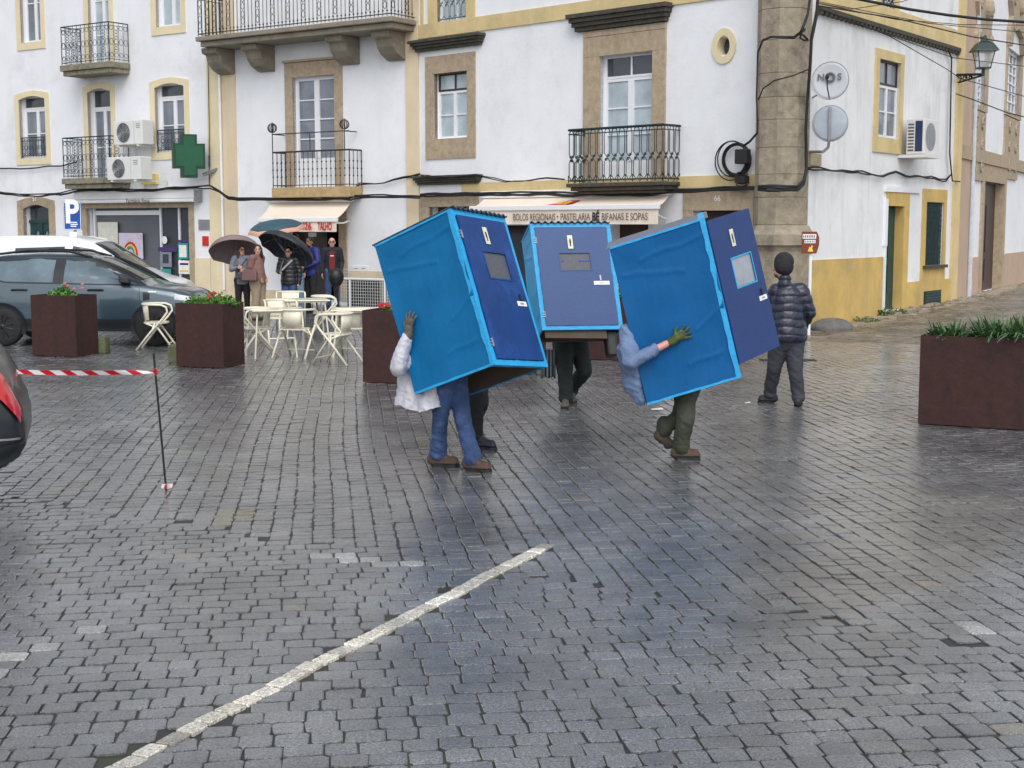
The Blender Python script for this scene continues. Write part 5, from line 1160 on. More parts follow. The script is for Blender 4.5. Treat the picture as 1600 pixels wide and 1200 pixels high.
# dark car whose rear corner enters on the left
DCP = mat('car paint black', (.010, .012, .017), .38, var=.05, coat=.35); LAMP = mat('tail lamp red', srgb(200, 20, 14), .15, var=.15, coat=1.0)
DK = Car([(-2.1, .50, .60, .68, .68, .62), (-2.06, .44, .72, .80, .78, .70), (-2.0, .39, .82, .95, .83, .70), (-1.95, .36, .90, 1.07, .855, .68), (-1.86, .33, .98, 1.2, .87, .64), (-1.7, .30, 1.02, 1.33, .88, .60), (-1.35, .25, 1.04, 1.42, .89, .58), (-.4, .25, 1.0, 1.48, .89, .58), (.4, .25, .98, 1.40, .89, .56), (1.0, .25, .96, 1.1, .88, .66), (1.7, .27, .85, .92, .86, .7), (2.1, .35, .6, .7, .6, .5)])
hd = math.radians(180+17); off = V((-2.06, -.55, 0)); off.rotate(Matrix.Rotation(hd, 3, 'Z')); tgt = pt(40, 640, 11.0); tgt.z = 0
T = thing('parked_car', (tgt.x-off.x, tgt.y-off.y, 0), 'black car with red tail lamp cut off by the left edge', 'car', rotz=hd)
DK.body(T, DCP); DK.patch(T, CARGD, 'side_window', [-1.3, -.9, .3, .9], [1.1, 1.06, 1.03, 1.03], [1.3, 1.38, 1.36, 1.1])
mb = MB(); vs = []; ni, nj = 14, 10
for i in range(ni+1):
    x = -2.065+.38*i/ni; sec = DK.sec(x)
    for j in range(nj+1):
        q = 5.45+2.8*j/nj+(.0 if i < 9 else (i-9)*.12*(1-j/nj)); a_, b_ = sec[int(q)], sec[min(int(q)+1, 11)]; f_ = q-int(q); y_, z_ = a_[0]*(1-f_)+b_[0]*f_, a_[1]*(1-f_)+b_[1]*f_
        vs.append((x-.012, -y_*1.02-.004, z_+.006))
mb.add(vs, [(i*(nj+1)+j, (i+1)*(nj+1)+j, (i+1)*(nj+1)+j+1, i*(nj+1)+j+1) for i in range(ni) for j in range(nj)]); mb.build('tail_lamp', LAMP, T, smooth=True, fix=False, local=True)
mb = MB(); mb.add([(a, -b, c) for a, b, c in vs], [(i*(nj+1)+j, (i+1)*(nj+1)+j, (i+1)*(nj+1)+j+1, i*(nj+1)+j+1) for i in range(ni) for j in range(nj)]); mb.build('tail_lamp', LAMP, T, smooth=True, fix=False, local=True)
mb = MB(); vs = []
for i in range(9):
    y = -.86+.28*i/8*1.0
    for z in (.80, .88, .96, 1.03): x = -2.0+(z-.80)*.42+ .0*(i); vs.append((x-.012+.02*abs(0), y*.92, z))
mb.add(vs, [(i*4+j, (i+1)*4+j, (i+1)*4+j+1, i*4+j+1) for i in range(8) for j in range(3)])
for x in (-1.25, 1.3):
    arch(DK, T, x, .32, BLK)
    for sd_ in (-1, 1): wheel(T, x, sd_*.80, .32, RIMB, sd_)
DK.patch(T, BLK, 'bumper_cladding', [-2.095, -2.05, -1.7], [.50, .43, .31], [.56, .54, .5], off=.01)
DK.patch(T, mat('chrome strip', (.5, .5, .52), .2, metal=.9), 'reflector_strip', [-2.07, -1.9], [.56, .57], [.575, .585], off=.012, n=5)
# ------------------------------------------------------------------ planters and plants
def leaf_mesh(kind, n, R, H, seed, mats_):
    r = random.Random(seed); mb = MB(); fl = MB()
    for i in range(n):
        a = r.uniform(0, 6.283); q = math.sqrt(r.random()); x, y = R*q*math.cos(a), R*.75*q*math.sin(a)
        top = H*(1-.75*q*q)*r.uniform(.55, 1.1)
        if kind == 'blade':
            L = r.uniform(.22, .4)*H/.28; w = r.uniform(.009, .016); d = V((math.cos(a+r.uniform(-.7, .7)), math.sin(a+r.uniform(-.7, .7)), 0)); sd_ = V((-d.y, d.x, 0)); x *= .55; y *= .55
            P = [V((x, y, -.02))+d*(L*f*.75*sp)+V((0, 0, L*(f-.62*f*f*sp*1.3))) for sp in (r.uniform(.3, 1.1),) for f in (0, .3, .6, .85, 1)]
            vs = []
            for k, p in enumerate(P): ww = w*(1-.9*(k/4)**2); vs += [p-sd_*ww, p+sd_*ww]
            mb.add(vs, [(2*k, 2*k+1, 2*k+3, 2*k+2) for k in range(4)])
        else:
            c = V((x, y, top*r.uniform(.3, 1))); s_ = r.uniform(.018, .036); nn = V((r.gauss(0, 1), r.gauss(0, 1), r.gauss(.6, .8))).normalized(); t = nn.orthogonal().normalized(); t.rotate(Matrix.Rotation(r.uniform(0, 6.28), 3, nn)); b = nn.cross(t)
            mb.add([c-t*s_, c-t*s_*.3+b*s_*.7, c+t*s_, c-t*s_*.3-b*s_*.7+nn*s_*.2], [(0, 1, 2, 3)])
    return mb
def plant(x, y, z, kind, R, H, label, seed, leafm, flowers=(), n=260, group='plants in the rusty planters'):
    T = thing('potted_plant', (x, y, z), label, 'plant', group)
    M = Matrix.Translation(V((x, y, z))); mb = leaf_mesh(kind, n, R, H, seed, None); mb.build('foliage', leafm, T, fix=False, local=True)
    st = MB(); r = random.Random(seed+1)
    for k in range(7): a = r.uniform(0, 6.28); st.tube([(0, 0, -.08), (R*.5*math.cos(a), R*.4*math.sin(a), H*.6)], .006, 4)
    st.build('stem', LEAF, T, fix=False, local=True)
    for fm, cnt, fx in flowers:
        for k in range(cnt):
            c = V((fx+r.uniform(-.16, .16), r.uniform(-.15, .1), H*r.uniform(.55, 1.05))); f = MB()
            for p in range(7):
                a = 6.283*p/7; d = V((math.cos(a), math.sin(a)*.6, math.sin(a)*.7)); f.ball(c+d*.015, .012, .010, .011, 5)
            f.build('flower', fm, T, fix=False, local=True)
    return T
def planter(X, Y, w, d, h, rot, label):
    T = thing('rusty_planter', (X, Y, 0), label, 'planter', 'rusty steel planters', rotz=rot)
    mb = MB(); t = .012
    # open box: outer walls, lip, inner walls down to the soil
    o = [(-w/2, -d/2), (w/2, -d/2), (w/2, d/2), (-w/2, d/2)]; i_ = [(a*(1-2*t/w), b*(1-2*t/d)) for a, b in o]
    vs = [(a, b, .01) for a, b in o]+[(a, b, h) for a, b in o]+[(a, b, h) for a, b in i_]+[(a, b, h-.14) for a, b in i_]
    fs = [(r*4+k, r*4+(k+1) % 4, (r+1)*4+(k+1) % 4, (r+1)*4+k) for r in range(3) for k in range(4)]
    mb.add(vs, fs); mb.build('steel_box', CORTEN, T, fix=False, local=True)
    mb = MB(); mb.add([(a, b, h-.06) for a, b in i_], [(0, 1, 2, 3)]); mb.build('soil', SOIL, T, fix=False, local=True)
    return T
def pl_at(x0, x1, yb, h, rot, label, w=None, d=.95):
    p = gnd(x0, yb); Y = p.y; w = w or (x1-x0)*Y/FPX/math.cos(rot); c = V((w/2, d/2, 0)); c.rotate(Matrix.Rotation(rot, 3, 'Z'))
    planter(p.x+c.x, p.y+c.y, w, d, h, rot, label); return p, w
def on_pl(p, rot, fx, fy, h): q = V((fx, fy, 0)); q.rotate(Matrix.Rotation(rot, 3, 'Z')); return p.x+q.x, p.y+q.y, h
r1 = math.radians(-4)
r1 = math.radians(-18); p, w = pl_at(51, 128, 556, .96, r1, 'rusty steel planter in front of the grey teal hatchback door', d=.58)
x, y, z = on_pl(p, r1, .45, .2, .92); plant(x, y, z, 'leaf', .24, .22, 'bushy green plant with pink flowers in the leftmost planter', 3, LEAF, [(FLOW_P, 5, .2)])
r2 = math.radians(-20)
p, w = pl_at(276, 356, 573, .93, r2, 'rusty steel planter with two bushy plants beside the chairs', w=None, d=.58); 
w2_ = w
x, y, z = on_pl(p, r2, .2, .25, .88); plant(x, y, z, 'leaf', .2, .18, 'small bright green bush at the left of the second planter', 5, LEAF, n=200)
x, y, z = on_pl(p, r2, .62, .28, .88); plant(x, y, z, 'leaf', .26, .2, 'larger bright green bush at the right of the second planter', 6, LEAF, [(FLOW_R, 1, -.16)])
x, y, z = on_pl(p, r2, .4, .42, .87); plant(x, y, z, 'leaf', .3, .22, 'dry yellowish plant at the back of the second planter', 8, LEAFD, [(FLOW_R, 2, .15)], n=220)
r3 = math.radians(-16)
p, w = pl_at(567, 668, 598, .95, r3, 'rusty steel planter partly hidden by the left blue box')
x, y, z = on_pl(p, r3, .28, .35, .89); plant(x, y, z, 'leaf', .17, .12, 'low plant with red flowers in the planter behind the left box', 9, LEAF, [(FLOW_R, 9, 0)], n=140)
p, w = pl_at(745, 826, 583, .93, r3, 'rusty steel planter between the left and middle blue boxes'); 
p, w = pl_at(912, 1012, 562, .93, r3, 'rusty steel planter behind the middle and right blue boxes')
x, y, z = on_pl(p, r3, .56, .3, .88); plant(x, y, z, 'leaf', .2, .34, 'plant with yellow flowers between the middle and right boxes', 12, LEAF, [(FLOW_Y, 8, 0)], n=240)
x, y, z = on_pl(p, r3, .50, .6, .88); plant(x, y, z, 'leaf', .16, .62, 'tall plant with crimson blooms between the middle and right boxes', 13, LEAF, [(FLOW_P, 8, -.02)], n=140)
r4 = math.radians(-27)
p, w = pl_at(1434, 1620, 663, .925, r4, 'long rusty steel planter at the right edge with strap-leaved plants', w=1.9, d=.62)
for k, (fx, lab) in enumerate(((.28, 'strap-leaved green clump at the left corner of the long planter'), (.74, 'tallest strap-leaved clump in the middle of the long planter'), (1.02, 'strap-leaved green clump near the right edge of the photo'), (1.4, 'strap-leaved clump cut by the right edge'))):
    x, y, z = on_pl(p, r4, fx, .3, .86); plant(x, y, z, 'blade', .40, (.26, .36, .34, .34)[k], lab, 20+k, LEAF2, n=230)
mossy = mat('mossy stone block', srgb(96, 100, 70), .8, var=.4, scale=7, bump=.7, bscale=20)
for (x0, x1, y1, hh, lab) in ((151, 159, 553, .26, 'mossy stone block at the right foot of the leftmost planter'), (262, 275, 567, .27, 'mossy stone block at the left foot of the second planter'), (838, 846, 586, .14, 'pale stone block by the planter behind the middle box')):
    g = gnd(x0, y1); w = (x1-x0)*g.y/FPX+.06; mb = MB(); mb.box(g.x, g.x+w, g.y, g.y+.3, -.01, hh); o = mb.build('stone_block', mossy, None, bevel=.03); tag(o, lab, 'stone block')
# grey rock at the foot of the side wall
mb = MB(); g = pt(1300, 512, 27.6); gz = float(ground_z(g.x, g.y)); mb.ball((g.x, g.y, gz+.04), .42, .25, .2, 12); o = mb.build('foot_rock', mat('rock grey', srgb(104, 102, 100), .7, var=.3, bump=.8, bscale=6), None, smooth=True); tag(o, 'low grey rock at the foot of the ochre wall', 'rock')
for k, (x, y, R_, H_) in enumerate(((1335, 505, .4, .12), (1372, 496, .2, .18), (1390, 490, .25, .12))):
    s_ = PS.hit(x, 480)[0]; q = PS.w(s_, 0, .15); plant(q.x, q.y, float(ground_z(q.x, q.y)), 'leaf', R_, H_, ('low weeds creeping along the foot of the ochre wall', 'small weed tuft left of the green side door', 'small weed tuft at the step of the green side door')[k], 40+k, mat('weed green', (.07, .13, .03), .6, var=.5), n=120, group='weeds along the wall')
# ------------------------------------------------------------------ cafe furniture
def chair_proto():
    T = thing('cafe_chair', (0, 0, 0), 'x', 'chair', 'cream metal cafe chairs'); r = .018
    mb = MB(); n = 20; ring = []
    for i in range(n):
        a = 2*math.pi*i/n; q = (abs(math.cos(a))**4+abs(math.sin(a))**4)**-.25; ring.append((.205*q*math.cos(a), .2*q*math.sin(a)))
    vs = [(x, y, .435) for x, y in ring]+[(x, y, .455) for x, y in ring]+[(x*.85, y*.85, .449) for x, y in ring]
    mb.add(vs, [(i, (i+1) % n, n+(i+1) % n, n+i) for i in range(n)]+[(n+i, n+(i+1) % n, 2*n+(i+1) % n, 2*n+i) for i in range(n)]+[tuple(range(n))[::-1], tuple(2*n+i for i in range(n))]); mb.build('seat', CREAMM, T, local=True)
    def rim(a, R=.265): return V((R*math.sin(a), R*.85*math.cos(a), 0))
    mb = MB(); m = 12; vs = []
    for i in range(m+1):
        a = -.72+1.44*i/m; vs += [rim(a, .255)+V((0, .0, .745)), rim(a, .225)+V((0, 0, .47))]
    mb.add(vs, [(2*i, 2*i+1, 2*i+3, 2*i+2) for i in range(m)]); o = mb.build('backrest', CREAMM, T, local=True, fix=False, smooth=True); so = o.modifiers.new('t', 'SOLIDIFY'); so.thickness = .006
    mb = MB(); pts_ = []
    top = [rim(a)+V((0, 0, .75)) for a in [-1.5+3.0*i/18 for i in range(19)]]
    Lp = [V((-.275, .30, .0)), V((-.272, .06, .30)), V((-.272, -.14, .52)), V((-.275, -.22, .63)), V((-.275, -.20, .71)), V((-.272, -.12, .745))]
    Rp = [V((-p.x, p.y, p.z)) for p in Lp[::-1]]
    mb.tube(Lp+top+Rp, r, 6); mb.build('arm_frame', CREAMM, T, local=True, smooth=True)
    for sx in (-1, 1):
        mb = MB(); mb.tube([(sx*.19, .15, .44), (sx*.215, -.05, .36), (sx*.23, -.30, .0)], r, 6); mb.build('leg', CREAMM, T, local=True, smooth=True)
        mb = MB(); mb.tube([(sx*.2, .0, .445), (sx*.27, .03, .34)], r*.8, 5); mb.build('brace', CREAMM, T, local=True)
    mb = MB(); mb.tube([(-.235, -.22, .10), (.235, -.22, .10)], r*.7, 5); mb.build('stretcher', CREAMM, T, local=True)
    return T
CH = [(246, 549, 95, 'cream cafe chair alone between the leftmost and second planters'), (262, 536, 60, 'cream cafe chair half hidden behind the second planter and a lone chair'),
      (402, 560, -70, 'cream cafe chair just right of the second planter'), (463, 562, 165, 'cream cafe chair with its back to us at the front table'),
      (437, 540, 20, 'cream cafe chair on the far side of the front table'), (507, 530, 100, 'cream cafe chair right of the round rear table'),
      (527, 572, -110, 'cream cafe chair nearest to the planter with red flowers'), (552, 560, 175, 'cream cafe chair half hidden by the planter with red flowers'), (455, 520, 10, 'cream cafe chair farthest back by the rear table')]
C0h = chair_proto()
for k, (x, yb, deg, lab) in enumerate(CH):
    g = gnd(x, yb-4)
    if k == 0: C0h.location = g; C0h.rotation_euler = (0, 0, math.radians(deg)); C0h['label'] = lab; WM[C0h.name] = Matrix.Identity(4)
    else: dup(C0h, g, math.radians(deg), lab)
def table(x, yb, w, label, rot):
    g = gnd(x, yb); T = thing('cafe_table', (g.x, g.y, 0), label, 'table', 'cream metal cafe tables', rotz=rot)
    mb = MB(); mb.box(-w/2, w/2, -w/2, w/2, .725, .75); mb.build('tabletop', CREAMM, T, local=True, bevel=.012)
    mb = MB(); mb.box(-w/2+.05, w/2-.05, -w/2+.05, w/2-.05, .70, .724); mb.build('underframe', CREAMM, T, local=True)
    for sx in (-1, 1):
        for sy in (-1, 1):
            mb = MB(); mb.tube([(sx*(w/2-.09), sy*(w/2-.09), .7), (sx*(w/2-.03), sy*(w/2-.03), 0)], .014, 6); mb.build('leg', CREAMM, T, local=True)
table(424, 557, .72, 'cream square table behind the second planter and front chairs', .4); table(478, 533, .8, 'cream square table in front of the butcher door', .25); table(556, 556, .75, 'cream square table by the planter with red flowers', .1); table(268, 535, .6, 'cream square table behind the lone chair at left', 0)
# dark ball-topped bollard near the butcher door
g = pt(525, 442, 31.5); mb = MB(); mb.lathe([(.09, 0), (.09, .1), (.05, .16), (.045, .60), (.07, .64), (.05, .68), (.12, .74), (.17, .84), (.18, .92), (.165, 1.0), (.12, 1.07), (.05, 1.1)], (g.x, g.y, 0), 14); dz = g.z-.92
o = mb.build('round_bollard', BLACKPL, None, smooth=True); tag(o, 'dark ball-topped bollard in front of the mesh railing', 'bollard'); o.location.z = 0
# ------------------------------------------------------------------ barrier tape and rods
b0 = gnd(260, 766); T = thing('barrier_rod', b0, 'thin black upright rod with red and white tape knotted at its foot', 'rod')
tp = pt(240, 552, b0.y+.05); mb = MB(); mb.tube([b0-V((0, 0, .02)), tp], .0095, 6); mb.build('rod', BLACKPL, T)
TR_ = mat('tape red', srgb(206, 30, 44), .35, var=.05); TW = mat('tape white', (.82, .82, .83), .35, var=.04)
mb = MB(); mw = MB()
for k in range(7):
    a = k*.9; c = b0+V((0, 0, .02)); q = c+V((.042*math.cos(a), .042*math.sin(a), .012)); (mb if k % 2 else mw).add([c+V((0, 0, -.01)), q+V((0, 0, -.012)), q+V((.01, 0, .02)), c+V((.01, 0, .03))], [(0, 1, 2, 3)])
mb.build('red_knot', TR_, T, fix=False); mw.build('white_knot', TW, T, fix=False)
pa, pb = pt(-150, 568, b0.y+.25), pt(243, 581, b0.y+.0)
T = thing('barrier_tape', pb, 'red and white striped barrier tape stretched behind the black car', 'tape')
mb = MB(); mw = MB(); N_ = 300; L = (pb-pa).length; prev = None; wv = .019
for i in range(N_+1):
    f = i/N_; c = pa.lerp(pb, f)+V((0, 0, -.035*math.sin(math.pi*f))); tw = .5*math.sin(f*5)+(.0 if f < .85 else (f-.85)*9); ww = wv*(1 if f < .9 else 1-(f-.9)*6)
    up = V((0, math.sin(tw), math.cos(tw)))*ww; cur = (c-up+V((.03, 0, 0)), c+up-V((.03, 0, 0)))
    if prev: (mb if int(f*L/.088) % 2 else mw).add([prev[0], cur[0], cur[1], prev[1]], [(0, 1, 2, 3)])
    prev = cur
mb.build('red_stripes', TR_, T, fix=False); mw.build('white_stripes', TW, T, fix=False)
mw = MB(); mw.tube([pb+V((.0, -.014, .03)), pb+V((.015, 0, 0)), pb+V((0, .014, -.03)), pb+V((-.016, 0, .0)), pb+V((0, -.015, .02))], .007, 4); mw.build('knot', TR_, T)
# litter and drain
g = gnd(1231, 563); mb = MB(); mb.box(g.x-.42, g.x+.42, g.y-.13, g.y+.13, .002, .012)
o = mb.build('drain_grate', mat('cast iron', (.02, .02, .022), .5, var=.3), None); tag(o, 'dark iron drain grate near the feet of the puffer jacket man', 'drain')
for x, y, s_, lab in ((1168, 631, .035, 'small white paper scrap left of the puffer jacket man'), (1027, 641, .07, 'flat white scrap on the ground left of the olive trousers')):
    g = gnd(x, y); mb = MB(); mb.add([(g.x-s_, g.y-s_, .012), (g.x+s_, g.y-s_*.7, .016), (g.x+s_*.8, g.y+s_, .022), (g.x-s_*.9, g.y+s_*.8, .011)], [(0, 1, 2, 3)]); o = mb.build('paper_scrap', TW, None, fix=False); tag(o, lab, 'litter')
# ------------------------------------------------------------------ figures
SKIN = mat('skin', srgb(206, 156, 132), .5, var=.08, scale=12); SKIN2 = mat('skin flushed', srgb(214, 150, 140), .5, var=.1)
def cone(mb, p, q, r1, r2, fax=None, flat=1.0, n=26):
    p, q = V(p), V(q); d = q-p; L = d.length
    if L < 1e-6: d = V((0, 0, 1)); L = 1e-6
    d.normalize(); a = d.orthogonal().normalized(); b = d.cross(a); vs = []
    lev = []
    for i in range(1, 5): t = math.pi/2*(i/4); lev.append((p-d*r1*math.cos(t), r1*math.sin(t)))
    for i in range(1, 4): f = i/4; lev.append((p+d*L*f, r1+(r2-r1)*f))
    for i in range(4): t = math.pi/2*(i/4); lev.append((q+d*r2*math.sin(t), r2*math.cos(t)))
    for c, r in lev:
        for k in range(n):
            o = a*math.cos(2*math.pi*k/n)*r+b*math.sin(2*math.pi*k/n)*r
            if fax is not None: o = o-fax*(o.dot(fax))*(1-flat)
            vs.append(c+o)
    m = len(lev); e0 = len(vs); vs += [p-d*r1, q+d*r2]
    fs = [(i*n+k, i*n+(k+1) % n, (i+1)*n+(k+1) % n, (i+1)*n+k) for i in range(m-1) for k in range(n)]
    fs += [(e0, (k+1) % n, k) for k in range(n)]+[(e0+1, (m-1)*n+k, (m-1)*n+(k+1) % n) for k in range(n)]
    mb.add(vs, fs)
def ell_(mb, c, r, R=None, n=20):
    vs = []; fs = []; c = V(c)
    for i in range(1, n):
        th = math.pi*i/n
        for k in range(n):
            a = 2*math.pi*k/n; p = V((r[0]*math.sin(th)*math.cos(a), r[1]*math.sin(th)*math.sin(a), r[2]*math.cos(th)))
            if R is not None: p = R @ p
            vs.append(c+p)
    for i in range(n-2):
        for k in range(n): fs.append((i*n+k, (i+1)*n+k, (i+1)*n+(k+1) % n, i*n+(k+1) % n))
    t = V((0, 0, r[2])); 
    if R is not None: t = R @ t
    e = len(vs); vs += [c+t, c-t]; fs += [(e, k, (k+1) % n) for k in range(n)]+[(e+1, (n-2)*n+(k+1) % n, (n-2)*n+k) for k in range(n)]
    mb.add(vs, fs)
def blob(name, mb, vox, m, parent, sm_=2, disp=None, matfn=None):
    me = mb.mesh('tmp', m if isinstance(m, (list, tuple)) else [m]); o = bpy.data.objects.new('tmp', me); COL.objects.link(o)
    r = o.modifiers.new('r', 'REMESH'); r.mode = 'VOXEL'; r.voxel_size = vox; r.use_smooth_shade = True
    if sm_: s = o.modifiers.new('s', 'SMOOTH'); s.factor = .5; s.iterations = sm_
    dg = bpy.context.evaluated_depsgraph_get(); me2 = bpy.data.meshes.new_from_object(o.evaluated_get(dg)); bpy.data.objects.remove(o); bpy.data.meshes.remove(me)
    me2.name = name; me2.materials.clear()
    for x in (m if isinstance(m, (list, tuple)) else [m]): me2.materials.append(x)
    if disp:
        ns = [v.normal.copy() for v in me2.vertices]
        for v, nn in zip(me2.vertices, ns): v.co += nn*disp(v.co, nn)
    if matfn:
        for p in me2.polygons: p.material_index = matfn(p.center)
    me2.polygons.foreach_set('use_smooth', [True]*len(me2.polygons)); me2.update()
    return link(name, me2, parent)
def folds(amp=.008, sc=9, seed=0, sz=.5):
    def f(p, n): return amp*(mnoise.noise(V((p.x*sc+seed, p.y*sc, p.z*sc*sz)))+1.1*(.3-abs(mnoise.noise(V((p.x*sc*1.3+p.z*sc*.8, p.y*sc+seed, p.z*sc*1.2))))) +.25*mnoise.noise(V((p.x*sc*4, p.y*sc*4+seed, p.z*sc*4))))
    return f
def denim(amp=.008, seed=0): 
    def f(p, n):
        lo = 1.4 if p.z < .30 else .7
        r = abs(mnoise.noise(V((p.x*10+p.z*5+seed, p.y*9, p.z*11+p.x*6))))
        return amp*(1.1*(.35-r)*lo+.8*mnoise.noise(V((p.x*7, p.y*7, p.z*4+seed)))+.35*mnoise.noise(V((p.x*26, p.y*26, p.z*30+seed))))+.004
    return f
def quilt(z0=0, per=.075, amp=.011):
    def f(p, n): return amp*(abs(math.sin(math.pi*(p.z-z0+.022*mnoise.noise(V((p.x*6, p.y*6, p.z*3))))/per))**.55-.5)+.007*mnoise.noise(p*11)+.003*mnoise.noise(p*30)
    return f
def fingers(mb, wrist, hd, pn, s=1.0, curl=.5, spread=.18, side=1):
    """palm and five unequal bent fingers. hd hand direction, pn palm normal (faces what is held)"""
    hd = V(hd).normalized(); pn = V(pn); pn = (pn-hd*pn.dot(hd)).normalized(); sd_ = hd.cross(pn)*side
    pal = V(wrist)+hd*.045*s
    cone(mb, V(wrist), V(wrist)+hd*.075*s, .028*s, .036*s, pn, .5)
    cone(mb, V(wrist)+hd*.02*s+sd_*.015*s, V(wrist)+hd*.08*s-sd_*.02*s, .024*s, .026*s, pn, .55)
    base = V(wrist)+hd*.095*s
    for k, (o, L) in enumerate(((-.030, .062), (-.010, .074), (.011, .068), (.031, .052))):
        b = base+sd_*o*s-hd*abs(o)*.25*s; d = (hd+sd_*(o/.03)*spread).normalized()
        m1 = b+(d*math.cos(curl*.4)+pn*math.sin(curl*.4))*L*.42*s; m2 = m1+(d*math.cos(curl)+pn*math.sin(curl))*L*.33*s; m3 = m2+(d*math.cos(curl*1.6)+pn*math.sin(curl*1.6))*L*.27*s
        cone(mb, b-d*.02*s, m1, .0105*s, .0095*s, n=8); cone(mb, m1, m2, .0095*s, .0085*s, n=8); cone(mb, m2, m3, .0085*s, .007*s, n=8)
    t0 = V(wrist)+hd*.03*s-sd_*.025*s; t1 = t0+(hd*.6-sd_*.8).normalized()*.04*s+pn*.01*s; t2 = t1+(hd*.85-sd_*.45+pn*.3).normalized()*.032*s
    cone(mb, t0, t1, .014*s, .0115*s, n=8); cone(mb, t1, t2, .0115*s, .009*s, n=8)
def shoe(name, ank, toe, m, parent, s=1.0, sole=None):
    d = V(toe)-V(ank); dz = d.z; d.z = 0; L = d.length; d.normalize(); sx = V((-d.y, d.x, 0)); a = V(ank); mb = MB()
    pitch = V((0, 0, 1))
    heel = a-d*.05*s+V((0, 0, -.05*s)); tip = V(toe)
    cone(mb, heel, tip-d*.03*s+V((0, 0, .012)), .042*s, .034*s, V((0, 0, 1)), 1.0); cone(mb, a+V((0, 0, .03*s)), heel+V((0, 0, .01)), .046*s, .045*s); cone(mb, a+V((0, 0, .0)), tip-d*.07*s, .042*s, .037*s); cone(mb, heel-V((0, 0, .012)), tip-V((0, 0, .006))-d*.03*s, .043*s, .043*s, V((0, 0, 1)), .5)
    zmin = min(heel.z, tip.z)-.032*s
    o = blob(name, mb, .008, m, parent, 1, folds(.003, 20))
    # sole
    pts_ = []; 
    for t, w in ((-.062, .028), (-.03, .042), (.06, .04), (.13, .048), (.18, .044), (.215, .02)):
        pts_.append((t*s*L/.2/s if False else t*s, w*s))
    k = (L+.06*s)/(.27*s)
    lft = [(-.05*s+(t+.06*s)*k, w) for t, w in pts_]; vs = []
    h0, h1 = heel.z-.04*s, tip.z-.034*s; Lt = lft[-1][0]-lft[0][0]
    for zo in (-.012, .014):
        for sg in (1, -1):
            for t, w in (lft if sg == 1 else lft[::-1]):
                f = (t-lft[0][0])/Lt; z = h0+(h1-h0)*f+zo*s; q = a+d*t+sx*sg*w; vs.append(V((q.x, q.y, z)))
    n = len(vs)//2; mb = MB(); mb.add(vs, [tuple(range(n))[::-1], tuple(range(n, 2*n))]+[(i, (i+1) % n, (i+1) % n+n, i+n) for i in range(n)]); mb.build('sole', sole or BLACKPL, o)
    return o
def std(H=1.7, **kw):
    J = dict(pelvis=(0, 0, .93), waist=(0, 0, 1.08), chest=(0, .01, 1.28), neck=(0, .015, 1.46), head=(0, -.015, 1.59), shL=(.175, .01, 1.41), shR=(-.175, .01, 1.41),
             elL=(.23, .03, 1.13), elR=(-.23, .03, 1.13), wrL=(.22, -.06, .89), wrR=(-.22, -.06, .89), hipL=(.09, 0, .91), hipR=(-.09, 0, .91), knL=(.10, -.015, .50), knR=(-.10, -.015, .50), anL=(.10, .02, .09), anR=(-.10, .02, .09), toL=(.13, -.17, .04), toR=(-.13, -.17, .04))
    J.update(kw); return {k: V(v)*(H/1.7) for k, v in J.items()}
def place(J, loc, deg):
    M = Matrix.Translation(V(loc)) @ Matrix.Rotation(math.radians(deg), 4, 'Z'); return {k: M @ v for k, v in J.items()}
